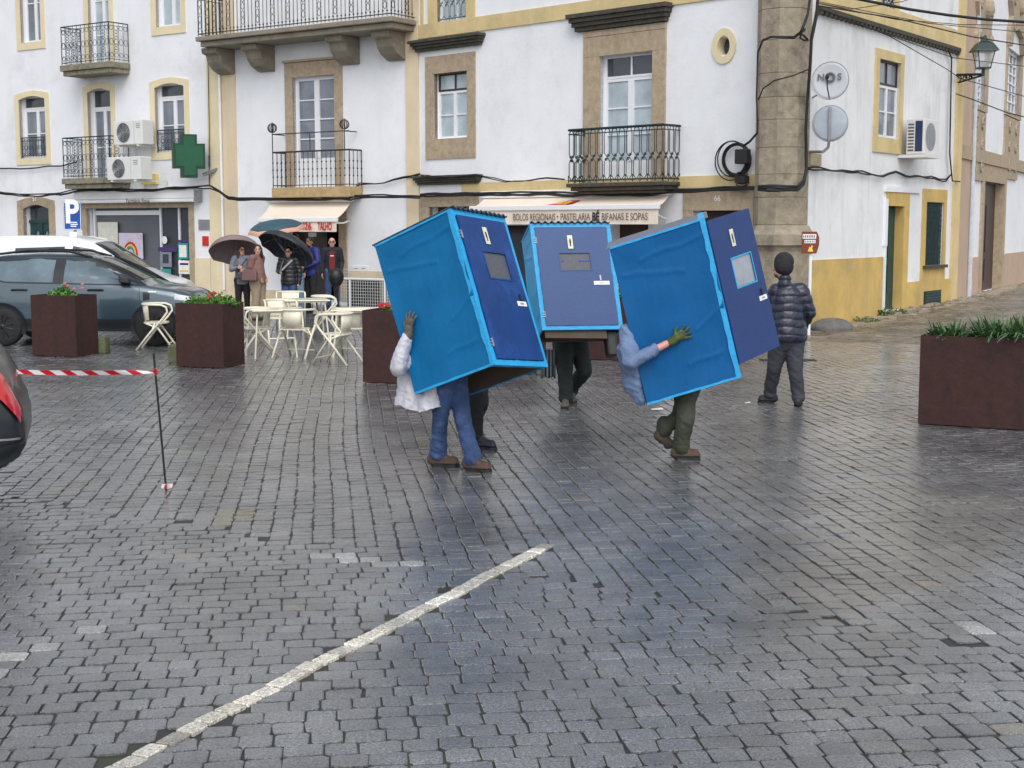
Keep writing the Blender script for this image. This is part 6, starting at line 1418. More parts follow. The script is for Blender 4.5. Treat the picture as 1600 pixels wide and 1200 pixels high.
def figure(label, J, face, top=None, low=None, shoes=None, hair=None, bulk=1.0, H=1.7, topdisp=None, lowdisp=None, hem=None, sleeve=1.0, hairkind='short', glasses=False, gloves=None, skin=None, vox=.011, beard=None, base=None, topfat=1.0, curl=.6, lookdeg=None, lowfat=1.0, hand_dirs=None, hat=None, group=None, head=True):
    """face: unit vector the body faces"""
    s = H/1.7; sk = skin or SKIN; fv = V(face); fv.z = 0; fv.normalize(); sv_ = V((-fv.y, fv.x, 0)); up = V((0, 0, 1))
    b = base or V(((J['anL'].x+J['anR'].x)/2, (J['anL'].y+J['anR'].y)/2, 0)); T = thing('person', b, label, 'person', group)
    hv = fv if lookdeg is None else (Matrix.Rotation(math.radians(lookdeg), 3, 'Z') @ fv); hs_ = V((-hv.y, hv.x, 0))
    mb = MB(); hd = J['head']; R = Matrix((hs_, -hv, up)).transposed()
    if head:
        ell_(mb, hd+up*.025*s, (.073*s, .09*s, .095*s), R); ell_(mb, hd+hv*.022*s-up*.05*s, (.056*s, .066*s, .066*s), R)
        cone(mb, hd+hv*.082*s+up*.02*s, hd+hv*.102*s-up*.018*s, .009*s, .015*s, n=8)   # nose
        cone(mb, hd+hv*.072*s-up*.052*s-hs_*.018*s, hd+hv*.072*s-up*.052*s+hs_*.018*s, .013*s, .013*s, n=8)
        cone(mb, hd+hv*.078*s+up*.042*s-hs_*.035*s, hd+hv*.078*s+up*.042*s+hs_*.035*s, .01*s, .01*s, n=8)
        for e in (-1, 1): ell_(mb, hd+hs_*e*.076*s-up*.005*s, (.012*s, .022*s, .032*s), R)
    cone(mb, J['neck']-up*.03*s, hd-up*.06*s, .058*s, .052*s)
    cone(mb, J['pelvis'], J['waist'], .125*s*bulk, .115*s*bulk, fv, .75); cone(mb, J['waist'], J['chest'], .115*s*bulk, .14*s, fv, .75); cone(mb, J['chest'], J['neck']-up*.05*s, .135*s, .07*s, fv, .8); cone(mb, J['shL'], J['shR'], .055*s, .055*s)
    for a in 'LR':
        cone(mb, J['sh'+a], J['el'+a], .05*s, .04*s); cone(mb, J['el'+a], J['wr'+a], .04*s, .028*s); lf = .85 if low else 1.0; cone(mb, J['hip'+a], J['kn'+a], .085*s*lf, .055*s*lf); cone(mb, J['kn'+a], J['an'+a], .055*s*lf, .038*s*lf); cone(mb, J['an'+a], J['an'+a].lerp(J['to'+a], .8 if not shoes else .15), .033*s, .026*s)
        hdv = (hand_dirs or {}).get(a, (J['wr'+a]-J['el'+a]).normalized()*.8+up*-.1); pn = (hand_dirs or {}).get(a+'n', -sv_ if a == 'L' else sv_)
        if not (gloves and a in gloves): fingers(mb, J['wr'+a], hdv, pn, s, curl, .1, 1 if a == 'L' else -1)
    LIP = MATS.setdefault('lips', None) or mat('lips', srgb(164, 84, 80), .45); EYE = MATS.get('eye dark') or mat('eye dark', srgb(60, 42, 38), .3)
    MATS['lips'] = LIP
    def mf(c):
        q = c-hd; x = q.dot(hs_)/s; f = q.dot(hv)/s; z = q.z/s
        if f > .05 and abs(x) < .024 and -.062 < z < -.046: return 1
        if f > .055 and .018 < abs(x) < .045 and .012 < z < .03: return 2
        if f > .055 and .015 < abs(x) < .05 and .042 < z < .052: return 2
        return 0
    B = blob('body', mb, .0085 if head else .011, [sk, LIP, EYE], T, 2, None, mf if head else None)
    if hair and head:
        mb = MB()
        if hairkind == 'bald': 
            ell_(mb, hd-hv*.04*s+up*.0*s, (.083*s, .066*s, .05*s), R)
        else:
            ell_(mb, hd-hv*.016*s+up*.048*s, (.083*s, .093*s, .084*s), R); ell_(mb, hd-hv*.04*s+up*.0*s, (.083*s, .068*s, .08*s), R)
        if hairkind == 'long':
            for e in (-1, 1): cone(mb, hd+hs_*e*.075*s+up*.03*s-hv*.01*s, hd+hs_*e*.09*s-up*.15*s-hv*.01*s, .03*s, .035*s); cone(mb, hd+hs_*e*.03*s-hv*.06*s, hd+hs_*e*.05*s-hv*.07*s-up*.17*s, .05*s, .045*s)
            cone(mb, hd+hv*.03*s+up*.095*s, hd+hs_*.06*s+hv*.05*s+up*.06*s, .025*s, .022*s)
        blob('hair', mb, .009, hair, T, 1, folds(.006, 30, 3))
    if hat:
        mb = MB(); ell_(mb, hd-hv*.02*s+up*.07*s, (.092*s, .11*s, .11*s), R); cone(mb, hd-hv*.02*s+up*.02*s, hd-hv*.018*s+up*.045*s, .108*s, .106*s, up, .5); blob('beanie', mb, .008, hat, T, 1, folds(.004, 30))
    if beard and head:
        mb = MB(); ell_(mb, hd+hv*.03*s-up*.07*s, (.052*s, .062*s, .045*s), R); blob('beard', mb, .008, beard, T, 1)
    if glasses and head:
        mb = MB()
        for e in (-1, 1): c = hd+hv*.1*s+hs_*e*.032*s+up*.018*s; mb.tube([c+hs_*.026*s*math.cos(t)+up*.019*s*math.sin(t) for t in [i*math.pi/6 for i in range(13)]], .0045, 4); mb.tube([c+hs_*e*.026*s, hd+hs_*e*.078*s+up*.02*s], .003, 4)
        mb.tube([hd+hv*.1*s-hs_*.006+up*.02*s, hd+hv*.1*s+hs_*.006+up*.02*s], .003, 4); mb.build('glasses', BLACKPL, T)
    if low:
        mb = MB(); k = lowfat
        cone(mb, J['pelvis']-up*.02, J['waist']-up*.04, .148*s*bulk, .135*s*bulk, fv, .8)
        for a in 'LR':
            cone(mb, J['hip'+a], J['kn'+a], .103*s*k*bulk**.5, .073*s*k); ank = J['an'+a]; cone(mb, J['kn'+a], ank+up*.035, .073*s*k, .063*s*k); cone(mb, ank+up*.07, ank+up*.01, .060*s*k, .068*s*k)
        blob('trousers', mb, vox, low, T, 2, lowdisp or folds(.008))
    if shoes:
        for a in 'LR': shoe('shoe', J['an'+a], J['to'+a], shoes, T, s)
    if top:
        mb = MB(); k = topfat; hz = hem if hem is not None else .0
        pel = J['pelvis']-up*hz
        cone(mb, pel, J['waist'], .162*s*bulk*k, .145*s*bulk*k, fv, .82)
        zc_ = pel.z-.06*s
        for v_ in mb.v: v_.z = max(v_.z, zc_)
        cone(mb, J['waist'], J['chest'], .145*s*bulk*k, .158*s*k, fv, .8); cone(mb, J['chest'], J['neck']-up*.05*s, .155*s*k, .085*s, fv, .8); cone(mb, J['shL'], J['shR'], .075*s*k, .075*s*k)
        cone(mb, J['neck']-up*.04*s, J['neck']+up*.01*s, .075*s, .07*s)
        for a in 'LR':
            cone(mb, J['sh'+a], J['el'+a], .076*s*k, .06*s*k); w = J['el'+a].lerp(J['wr'+a], sleeve); cone(mb, J['el'+a], w, .06*s*k, .045*s*k)
        blob('top', mb, vox, top, T, 2, topdisp or folds(.009))
    if gloves:
        for a, (gm1, gd, gn, sz) in gloves.items():
            mb = MB(); fingers(mb, J['wr'+a], gd, gn, sz, .25, .42, 1 if a == 'L' else -1); cone(mb, J['wr'+a]-V(gd).normalized()*.03, J['wr'+a]+V(gd).normalized()*.03, .036*sz, .034*sz); blob('glove', mb, .005, gm1, T, 1)
    return T
# ------------------------------------------------------------------ umbrellas
def umbrella(apex, R, h, tilt, label, mtop, mband=None, inner=None, shaft=.8, nseg=8, to=None, spin=0.0):
    """tilt: direction of the axis (apex pointing)"""
    ax = V(tilt).normalized(); a = ax.orthogonal().normalized(); a.rotate(Matrix.Rotation(spin, 3, ax)); b = ax.cross(a); T = thing('umbrella', apex, label, 'umbrella')
    def P(q, t, dz=0):
        k = t/(2*math.pi)*nseg; fr = k-math.floor(k); sc = 1-.045*q*math.sin(math.pi*fr); dr = h*(q**2.1)-.02*q*math.sin(math.pi*fr)
        return apex+(a*math.cos(t)+b*math.sin(t))*R*math.sin(q*1.45)/math.sin(1.45)*sc-ax*(dr+dz)
    n = nseg*6; rings = 10
    def ringmesh(q0, q1, m, nm):
        mb = MB(); vs = [P(q0+(q1-q0)*i/rings, 2*math.pi*k/n) for i in range(rings+1) for k in range(n)]
        mb.add(vs, [(i*n+k, i*n+(k+1) % n, (i+1)*n+(k+1) % n, (i+1)*n+k) for i in range(rings) for k in range(n)])
        o = mb.build(nm, m, T, smooth=True, fix=False); so = o.modifiers.new('t', 'SOLIDIFY'); so.thickness = .003; return o
    ringmesh(.01, .8 if mband else 1.0, mtop, 'canopy')
    if mband: ringmesh(.8, 1.0, mband, 'canopy_band')
    for k in range(nseg):
        t = 2*math.pi*k/nseg; mb = MB(); mb.tube([P(q, t, .006) for q in (.02, .2, .4, .6, .8, 1.0)], .0035, 4); mb.tube([P(.5, t, .008), apex-ax*.42*h/.3*.8], .0025, 4); mb.build('rib', GREYM, T)
    end = V(to) if to is not None else apex-ax*shaft
    mb = MB(); mb.tube([apex+ax*.05, apex+ax*.0, apex-ax*.1, end], .008, 6); mb.build('shaft', GREYM, T); mb = MB(); mb.tube([end+(apex-end).normalized()*.06, end-(apex-end).normalized()*.07], .016, 6); mb.build('handle', BLACKPL, T)
    return T
CAM2 = V((0, -1, 0))
def spot(x, yfoot=None, Y=None): 
    if Y is None: return gnd(x, yfoot)
    p = pt(x, 400, Y); return V((p.x, p.y, 0))
def rotv(deg): return (math.sin(math.radians(deg)), -math.cos(math.radians(deg)), 0)
COAT_G = mat('coat grey tweed', srgb(126, 130, 142), .85, var=.2, scale=30, bump=.3); BLK_C = mat('cloth black', (.018, .018, .022), .85, var=.2); TAUPE = mat('knit taupe', srgb(134, 100, 94), .9, var=.12, scale=20, bump=.3)
BEIGET = mat('cloth beige', srgb(158, 140, 118), .85, var=.08); JEANS = mat('denim blue', srgb(56, 78, 120), .85, var=.25, scale=7, bump=.3, bscale=90, dirt=srgb(120, 146, 190), dirt_amt=.55, dirt_scale=5); JEANS_L = mat('denim pale', srgb(120, 146, 178), .85, var=.15, scale=7)
BLUEJ = mat('jacket royal blue', srgb(40, 46, 116), .6, var=.2, scale=8); HAIR_B = mat('hair brown', srgb(84, 50, 36), .6, var=.3, scale=40); HAIR_D = mat('hair dark', srgb(34, 24, 24), .5, var=.3, scale=40); HAIR_G = mat('hair grey', srgb(90, 84, 80), .6, var=.3, scale=40)
PUFF = mat('quilted black nylon', (.016, .017, .022), .38, var=.2, spec=.5); NAVYP = mat('quilted navy nylon', srgb(34, 38, 56), .35, var=.15, spec=.6); DARKJ = mat('jacket charcoal', srgb(34, 38, 46), .8, var=.15)
REDS = mat('shirt dark red', srgb(120, 40, 44), .8, var=.1); UMB_T = mat('umbrella taupe', srgb(134, 116, 118), .7, var=.05); UMB_B = mat('umbrella black', srgb(44, 46, 54), .55, var=.08); UMB_G = mat('umbrella teal', srgb(52, 84, 96), .6, var=.1); UMB_P = mat('umbrella peach', srgb(214, 164, 142), .65, var=.05)
LEATH = mat('leather taupe', srgb(112, 84, 78), .5, var=.12); LEATHB = mat('leather black', (.015, .015, .018), .35)
CRW = None
def bag(c, w, h, d, deg, m, label, strap_to=None, strapm=None):
    T = thing('handbag', c, label, 'bag'); R = Matrix.Rotation(math.radians(deg), 3, 'Z'); mb = MB()
    prof = [(-.5, -.5), (.5, -.5), (.46, .35), (.36, .5), (-.36, .5), (-.46, .35)]
    vs = [V(c)+R @ V((x*w, y*d*(1 if z < .3 else .55), z*h)) for y in (-.5, .5) for x, z in prof]; n = 6
    mb.add(vs, [tuple(range(n))[::-1], tuple(range(n, 2*n))]+[(i, (i+1) % n, (i+1) % n+n, i+n) for i in range(n)]); mb.build('bag_body', m, T, bevel=.02)
    if strap_to is not None:
        mb = MB(); a = V(c)+R @ V((-w*.36, 0, h*.48)); b = V(c)+R @ V((w*.36, 0, h*.48)); s = V(strap_to); mb.tube([a, a.lerp(s, .5)+V((0, 0, .02)), s, b.lerp(s, .5)+V((0, 0, .02)), b], .009, 5); mb.build('strap', strapm or m, T)
    return T
# woman with the taupe umbrella
Yw = 31.0; L = spot(378, Y=Yw)
J = place(std(1.6, elR=(-.25, -.02, 1.15), wrR=(-.10, -.20, 1.20), elL=(.24, -.02, 1.14), wrL=(.09, -.20, 1.14)), L, 8)
figure('woman in grey coat holding a taupe umbrella beside the wall', J, rotv(8), COAT_G, BLK_C, LEATHB, HAIR_B, bulk=1.1, H=1.6, hairkind='long', glasses=True, hem=.06, lookdeg=25)
ap = pt(366, 376, Yw+.2); umbrella(ap, .57, .30, (-.13, .56, 1), 'taupe umbrella held by the woman in the grey coat', UMB_T, to=J['wrR']+V((.0, -.03, .0)), spin=.3)
bag(J['pelvis']+V((.03, -.22, .08)), .26, .14, .08, 8, LEATHB, 'small black shoulder bag on the woman in the grey coat', J['shL']+V((-.03, -.06, .02)))
# woman in taupe sweater
L = spot(402, Y=30.6)
J = place(std(1.62, elR=(-.2, .06, 1.14), wrR=(-.10, -.10, .95), elL=(.2, .08, 1.14), wrL=(.12, -.12, .95)), L, 62)
figure('woman in taupe sweater and beige trousers with brown handbag', J, rotv(62), TAUPE, BEIGET, BLK_C, HAIR_D, bulk=1.28, H=1.62, hairkind='long', hem=.03, lookdeg=-52, lowfat=1.25, topfat=1.05)
bag(J['wrR']+V((-.16, -.12, .08)), .36, .24, .14, -18, LEATH, 'brown handbag on the arm of the woman in beige trousers', J['elR']+V((-.03, -.05, .06)))
# boy in black puffer with black umbrella
Yb = 31.2; L = spot(451, Y=Yb)
J = place(std(1.56, elR=(-.26, -.0, 1.14), wrR=(-.15, -.24, 1.12), elL=(.26, .02, 1.12), wrL=(.25, -.02, .86)), L, -8)
figure('youth in black quilted jacket and jeans with a pale crossbody strap', J, rotv(-8), PUFF, JEANS, BLK_C, HAIR_D, bulk=1.1, H=1.56, glasses=True, hem=.05, topdisp=quilt(0, .09, .012), topfat=1.15)
c1 = J['shL']+V((-.06, -.14, .0)); c2_ = J['pelvis']+V((-.17, -.17, .18)); mb = MB()
mb.hexa([c1+V((-.02, 0, .01)), c1+V((.02, 0, -.01)), c1+V((.02, .02, -.01)), c1+V((-.02, .02, .01)), c2_+V((-.02, 0, .01)), c2_+V((.02, 0, -.01)), c2_+V((.02, .02, -.01)), c2_+V((-.02, .02, .01))]); o = mb.build('bag_strap', mat('strap grey', srgb(150, 150, 156), .7)); tag(o, 'pale grey crossbody strap on the youth in the black jacket', 'strap')
ap = pt(455, 374, Yb+.25); umbrella(ap, .66, .30, (.46, .52, 1), 'black umbrella tilted over the youth in the quilted jacket', UMB_B, to=J['wrR']+V((0, -.02, .02)), nseg=10)
# two men behind
Yt = 33.0; L = spot(462, Y=Yt+.1); J = place(std(1.84, elR=(-.25, -.02, 1.15), wrR=(-.2, -.22, 1.22)), L, -5)
figure('tall man with glasses and pale jeans under the teal umbrella', J, rotv(-5), WHITEP if False else mat('shirt dark teal', srgb(40, 52, 60), .8), JEANS_L, BLK_C, HAIR_D, H=1.84, glasses=True)
ap = pt(430, 344, Yt-.35); umbrella(ap, .66, .27, (-.1, -.14, 1), 'teal umbrella with peach border held high before the awning', UMB_G, UMB_P, to=J['wrR']+V((0, -.02, 0)), spin=.2)
L = spot(485, Y=33.2); J = place(std(1.76, elR=(-.27, -.05, 1.16), wrR=(-.1, -.25, 1.08), elL=(.27, -.05, 1.16), wrL=(.1, -.27, 1.06)), L, -35)
figure('bearded man in royal blue jacket behind the black umbrella', J, rotv(-35), BLUEJ, BLK_C, BLK_C, HAIR_D, H=1.76, beard=HAIR_D, bulk=1.1, topfat=1.1, hem=.04, skin=mat('skin tanned', srgb(164, 112, 90), .5))
# man in the doorway
L = spot(519, Y=34.6); L.z = .1; J = place(std(1.74, wrL=(.2, -.1, .92), wrR=(-.24, -.02, .88)), (L.x, L.y, .0), 6)
figure('balding man in dark jacket and red shirt in the butcher doorway', J, rotv(6), DARKJ, JEANS, BLK_C, HAIR_G, H=1.74, glasses=True, hairkind='bald', hem=.03)
P_ = [o for o in scene.objects if o.get('label', '').startswith('balding man')][0]
mb = MB(); cf = V(rotv(6)); cs = V((-cf.y, cf.x, 0)); c = J['chest']; ell = [(c+cf*.135+cs*x+V((0, 0, z))) for x, z in ((-.06, .1), (.06, .1), (.075, -.1), (.065, -.34), (-.065, -.34), (-.075, -.1))]; mb.prism(ell, cf*.02); mb.build('shirt_front', REDS, P_, bevel=.008)
mb = MB(); q = c+cf*.157+V((0, 0, -.0)); mb.hexa([q+cs*-.04+V((0, 0, -.012)), q+cs*.04+V((0, 0, -.012)), q+cs*.04-cf*.004+V((0, 0, -.012)), q+cs*-.04-cf*.004+V((0, 0, -.012)), q+cs*-.04+V((0, 0, .012)), q+cs*.04+V((0, 0, .012)), q+cs*.04-cf*.004+V((0, 0, .012)), q+cs*-.04-cf*.004+V((0, 0, .012))]); mb.build('shirt_print', WHITEP, P_)
# man in navy puffer walking away
gL, gR = gnd(1198, 620), gnd(1247, 634)
Yp = gR.y; cx = pt(1228, 400, Yp).x
def at(x, y, dy=0.0): return pt(x, y, Yp+dy)
J = dict(pelvis=at(1229, 524), waist=at(1229, 500), chest=at(1231, 468), neck=at(1226, 438, -.02), head=at(1222, 419, .0), shL=at(1213, 455, .03), shR=at(1252, 455, -.0), elL=at(1205, 484, .05), elR=at(1265, 488, .0), wrL=at(1214, 508, .24), wrR=at(1254, 512, .2),
         hipL=at(1219, 530), hipR=at(1240, 530), knL=at(1210, 575, .06), knR=at(1243, 584, -.03), anL=at(1203, 611, .25), anR=at(1247, 623, .0), toL=at(1186, 618, .28), toR=at(1248, 632, .18))
J['anR'].z = .09; J['toR'].z = .04; J['anL'].z = .10; J['toL'].z = .045
TRG = mat('trousers charcoal', srgb(62, 64, 72), .75, var=.15)
figure('man in navy quilted jacket and black beanie walking away', J, (-.12, 1, 0), NAVYP, TRG, mat('shoe dark', srgb(36, 38, 44), .6, var=.3), None, bulk=1.24, H=1.74, topdisp=quilt(J['neck'].z, .088, .010), topfat=1.17, hem=.0, lookdeg=55, hat=BLK_C, lowdisp=denim(.011, 3), vox=.008, lowfat=1.05, beard=HAIR_G)
# ------------------------------------------------------------------ the three blue boxes
CLOTH = mat('painted cloth blue', srgb(6, 106, 160), .6, var=.08, scale=3, bump=.15, bscale=30, spec=.25, dirt=srgb(0, 92, 152), dirt_amt=.5, dirt_scale=2); CLOTH2 = mat('painted cloth deep blue', srgb(2, 88, 146), .6, var=.09, scale=3, spec=.25, bump=.15, bscale=30)
TRIM = mat('painted trim cyan', srgb(40, 164, 222), .45, var=.12, scale=12, bump=.4, bscale=30)
DOOR1 = mat('door paint dark blue', srgb(26, 62, 122), .5, spec=.3, var=.22, scale=2.2, bump=.2, dirt=srgb(44, 92, 170), dirt_amt=.7, dirt_scale=3.4); DOOR2 = mat('door paint slate blue', srgb(48, 78, 128), .5, var=.05, scale=3, bump=.15); DOOR3 = mat('door paint violet blue', srgb(26, 56, 112), .5, var=.08, scale=2.5, bump=.15)
CARD = mat('cardboard brown', srgb(92, 78, 66), .85, var=.15, scale=5); ROOFS = mat('corrugated roof dark', srgb(58, 62, 76), .5, var=.15); ROOFG = mat('roof felt grey', srgb(112, 114, 128), .7, var=.1); MESHW = mat('window mesh grey', srgb(84, 88, 96), .5, var=.15, scale=40); PLATE = mat('plate cream', srgb(222, 220, 200), .5); HOLE = mat('pane pale', srgb(150, 156, 164), .2, var=.3, scale=2)
def booth(O, U, Bk, W, label, cloth, door_m, corr=True, door_dir=None, spec=None, roofm=None, cyan_side=False):
    O, U, Bk, W = V(O), V(U), V(Bk), V(W); T = thing('blue_booth', O+U+Bk*.5+W*.5, label, 'blue box', 'blue painted boxes carried over the shoulders')
    u, b, w = U.normalized(), Bk.normalized(), W.normalized(); lu, lb, lw = U.length, Bk.length, W.length
    def P(a, k, c): return O+U*a+Bk*k+W*c
    def sheet(f, nrm, nm, m, seed, amp=.012, n=80):
        vs = []
        for i in range(n+1):
            for j in range(n+1):
                x, y = i/n, j/n; e = min(x, 1-x, y, 1-y); q = f(x, y)
                cr_ = sum(.007*math.exp(-((x-(a0+a1*y+.02*mnoise.noise(V((y*4, a0*9, seed)))))/.012)**2)*(1 if y0_ < y < y1_ else 0) for a0, a1, y0_, y1_ in ((.10, .04, .05, .75), (.32, -.14, .3, .95), (.80, .1, .1, .5), (.55, .25, .0, .35)))
                d = cr_+amp*(mnoise.noise(V((x*2.2, y*3.0, seed)))+.3*mnoise.noise(V((x*7, y*4, seed+4)))+.25*abs(mnoise.noise(V((x*3+y*5, y*9-x*3, seed+9)))))+(-.010*min(1, e*8))
                ed = .009*mnoise.noise(V((x*9, y*9, seed+2))) if e < .001 else 0
                vs.append(q+nrm*d+u*ed)
        mb = MB(); mb.add(vs, [(i*(n+1)+j, (i+1)*(n+1)+j, (i+1)*(n+1)+j+1, i*(n+1)+j+1) for i in range(n) for j in range(n)])
        o = mb.build(nm, m, T, smooth=True, fix=False); return o
    sheet(lambda x, y: P(x, y, 0), -w, 'side_panel', TRIM if cyan_side else cloth, 1.3); sheet(lambda x, y: P(x, y, 1), w, 'side_panel', cloth, 5.1); sheet(lambda x, y: P(x, 1, y), b, 'back_panel', cloth, 8.2)
    # cardboard lining
    mb = MB(); e = .02
    i0, i1, j0, j1 = e/lb, 1-e/lb, e/lw, 1-e/lw
    for q in ([P(.02, i0, j0), P(.995, i0, j0), P(.995, i1, j0), P(.02, i1, j0)], [P(.02, i0, j1), P(.995, i0, j1), P(.995, i1, j1), P(.02, i1, j1)], [P(.02, i1, j0), P(.995, i1, j0), P(.995, i1, j1), P(.02, i1, j1)], [P(.02, i0, j0), P(.995, i0, j0), P(.995, i0, j1), P(.02, i0, j1)]): mb.quad(*q)
    mb.build('lining', CARD, T, fix=False)
    # rim closing the gap between skin and lining at the open foot
    mb = MB(); ring_o = [P(1, 0, 0), P(1, 1, 0), P(1, 1, 1), P(1, 0, 1)]; ring_i = [P(.995, i0, j0), P(.995, i1, j0), P(.995, i1, j1), P(.995, i0, j1)]
    mb.add(ring_o+ring_i, [(k, (k+1) % 4, (k+1) % 4+4, k+4) for k in range(4)]); mb.build('foot_rim', CARD, T, fix=False)
    # trims
    def bar(p, q, nrm1, nrm2, t=.035, o=.004, m=None, nm='trim', wob=.006):
        p, q = V(p), V(q); mb = MB(); n = 16; vs = []
        for i in range(n+1):
            c = p.lerp(q, i/n); s1 = t*(1+.35*mnoise.noise(V((i*.9, t*50, p.x*3)))); s2 = t*(1+.35*mnoise.noise(V((i*.8, 7, p.y*3))))
            vs += [c-nrm1*o-nrm2*o, c+nrm1*s1-nrm2*o, c+nrm1*s1+nrm2*.002, c+nrm1*.002+nrm2*.002, c+nrm1*.002+nrm2*s2, c-nrm1*o+nrm2*s2]
        fs = [(i*6+k, i*6+(k+1) % 6, (i+1)*6+(k+1) % 6, (i+1)*6+k) for i in range(n) for k in range(6)]+[tuple(range(6))[::-1], tuple(n*6+k for k in range(6))]
        mb.add(vs, fs); return mb.build(nm, m or TRIM, T)
    bar(P(0, 0, 0), P(1, 0, 0), b, w, .04); bar(P(0, 0, 1), P(1, 0, 1), b, -w, .04); bar(P(0, 0, 0), P(0, 0, 1), u, b, .05, .006); bar(P(1, 0, 0), P(1, 0, 1), -u, b, .04, .006)
    bar(P(1, 0, 0), P(1, 1, 0), -u, w, .014, .005); bar(P(0, 0, 0), P(0, 1, 0), u, w, .012, .005); bar(P(1, 0, 1), P(1, 1, 1), -u, -w, .014, .005)
    # roof
    mb = MB(); n = 60; ov = .035; vs = []
    for j in range(2):
        k = -ov/lb if j == 0 else 1+ov/lb
        for i in range(n+1):
            c = -.0+1.0*i/n; vs.append(O+Bk*k+W*c-u*(.004+(.012*(1+math.sin(i*2*math.pi/5.0)) if corr else .0)))
    m_ = len(vs)//2; mb.add(vs, [(i, i+1, m_+i+1, m_+i) for i in range(m_-1)]); o = mb.build('roof_sheet', roofm or ROOFS, T, fix=False); so = o.modifiers.new('t', 'SOLIDIFY'); so.thickness = .008
    # door
    S = spec; m1 = .045
    if door_dir is None:
        Od = P(.035, 0, m1/lw)-b*.010; Wd = w*(lw-2*m1); Ud = u*(lu*.93)
        mb = MB(); mb.quad(P(.0, i0*.3, .01), P(1, i0*.3, .01), P(1, i0*.3, .99), P(0, i0*.3, .99)); mb.build('front_backing', TRIM, T, fix=False)
    else:
        Od = P(.0, 0, 0)-b*.012+u*.03; Wd = V(door_dir); Ud = u*(lu*S.get('dh', .95))
    wd, ud = Wd.normalized(), Ud.normalized(); nd = ud.cross(wd).normalized()
    if nd.dot(-b) < 0 and door_dir is None: nd = -nd
    if door_dir is not None and nd.dot(C0-Od) < 0: nd = -nd
    LW, LU = Wd.length, Ud.length
    x0, x1, y0, y1 = S['win']
    mb = MB()
    def D(c, a, o=0.0): return Od+wd*LW*c+ud*LU*a+nd*o
    for (ca, cb, aa, ab) in ((0, x0, 0, 1), (x1, 1, 0, 1), (x0, x1, 0, y0), (x0, x1, y1, 1)):
        mb.hexa([D(ca, aa, -.012), D(cb, aa, -.012), D(cb, ab, -.012), D(ca, ab, -.012), D(ca, aa, .008), D(cb, aa, .008), D(cb, ab, .008), D(ca, ab, .008)])
    DR = mb.build('door', door_m, T)
    mb = MB(); mb.hexa([D(x0, y0, -.006), D(x1, y0, -.006), D(x1, y1, -.006), D(x0, y1, -.006), D(x0, y0, -.002), D(x1, y0, -.002), D(x1, y1, -.002), D(x0, y1, -.002)]); mb.build('window_mesh', S.get('pane', MESHW), DR)
    mb = MB(); t = .012
    fx, fy = t/LW, t/LU
    for (ca, cb, aa, ab) in ((x0-fx, x0, y0-fy, y1+fy), (x1, x1+fx, y0-fy, y1+fy), (x0, x1, y0-fy, y0), (x0, x1, y1, y1+fy)): mb.hexa([D(ca, aa, .008), D(cb, aa, .008), D(cb, ab, .008), D(ca, ab, .008), D(ca, aa, .012), D(cb, aa, .012), D(cb, ab, .012), D(ca, ab, .012)])
    mb.build('window_edge', S.get('edge', door_m), DR)
    px, py = S['plate']; hw, hh = .028/LW, .075/LU
    def slab(cx, cy, hx, hy, o, m, nm, th=.005): mb = MB(); mb.hexa([D(cx-hx, cy-hy, o), D(cx+hx, cy-hy, o), D(cx+hx, cy+hy, o), D(cx-hx, cy+hy, o), D(cx-hx, cy-hy, o+th), D(cx+hx, cy-hy, o+th), D(cx+hx, cy+hy, o+th), D(cx-hx, cy+hy, o+th)]); return mb.build(nm, m, DR)
    slab(px, py, hw*1.15, hh*1.08, .008, BLACKP, 'plate_border', .002); slab(px, py, hw, hh, .0105, PLATE, 'pictogram_plate', .003)
    mb = MB()   # little standing figure on the plate
    for (x, y, a, c_) in ((0, -.35, .2, .10), (0, .0, .26, .24), (-.12, .42, .09, .22), (.12, .42, .09, .22)):
        cx, cy = px+x*hw, py+y*hh; ax_, ay = a*hw*1.3, c_*hh; mb.hexa([D(cx-ax_, cy-ay, .0137), D(cx+ax_, cy-ay, .0137), D(cx+ax_, cy+ay, .0137), D(cx-ax_, cy+ay, .0137), D(cx-ax_, cy-ay, .015), D(cx+ax_, cy-ay, .015), D(cx+ax_, cy+ay, .015), D(cx-ax_, cy+ay, .015)])
    mb.build('pictogram', BLACKP, DR)
    sx_, sy_ = S['sign']; slab(sx_, sy_, .085/LW if 'sw' not in S else S['sw']/LW, .021/LU, .009, WHITEP, 'name_plate', .004)
    mb = MB()
    for k in range(5): cx = sx_+(-.02+k*.01)/LW; mb.hexa([D(cx-.003/LW, sy_-.007/LU, .0135), D(cx+.003/LW, sy_-.007/LU, .0135), D(cx+.003/LW, sy_+.007/LU, .0135), D(cx-.003/LW, sy_+.007/LU, .0135), D(cx-.003/LW, sy_-.007/LU, .0145), D(cx+.003/LW, sy_-.007/LU, .0145), D(cx+.003/LW, sy_+.007/LU, .0145), D(cx-.003/LW, sy_+.007/LU, .0145)])
    mb.build('plate_print', GREYM, DR)
    slab(sx_-.01, sy_-.055/LU, .009/LW, .028/LU, .009, GREYM if S.get('latch') else BLACKP, 'latch', .012)
    if door_dir is None:
        for a in (.16, .86):
            mb = MB(); c = P(a, 0, .0)+w*.05-b*.012; mb.tube([c-u*.035, c+u*.035], .008, 6)
            for z in (-.025, 0, .025): mb.tube([c+u*z-w*.025, c+u*z+w*.02], .006, 5)
            mb.build('hinge', GREYM, T)
    if S.get('stars'):
        mb = MB()
        for f in (.08, .66, .76, .86, .95): c = D(x0+(x1-x0)*f, y0+(y1-y0)*.44, .001); mb.ball(c, .012, .006, .012, 6)
        mb.build('white_stars', mat('star blue', srgb(80, 90, 210), .5), DR)
    return P
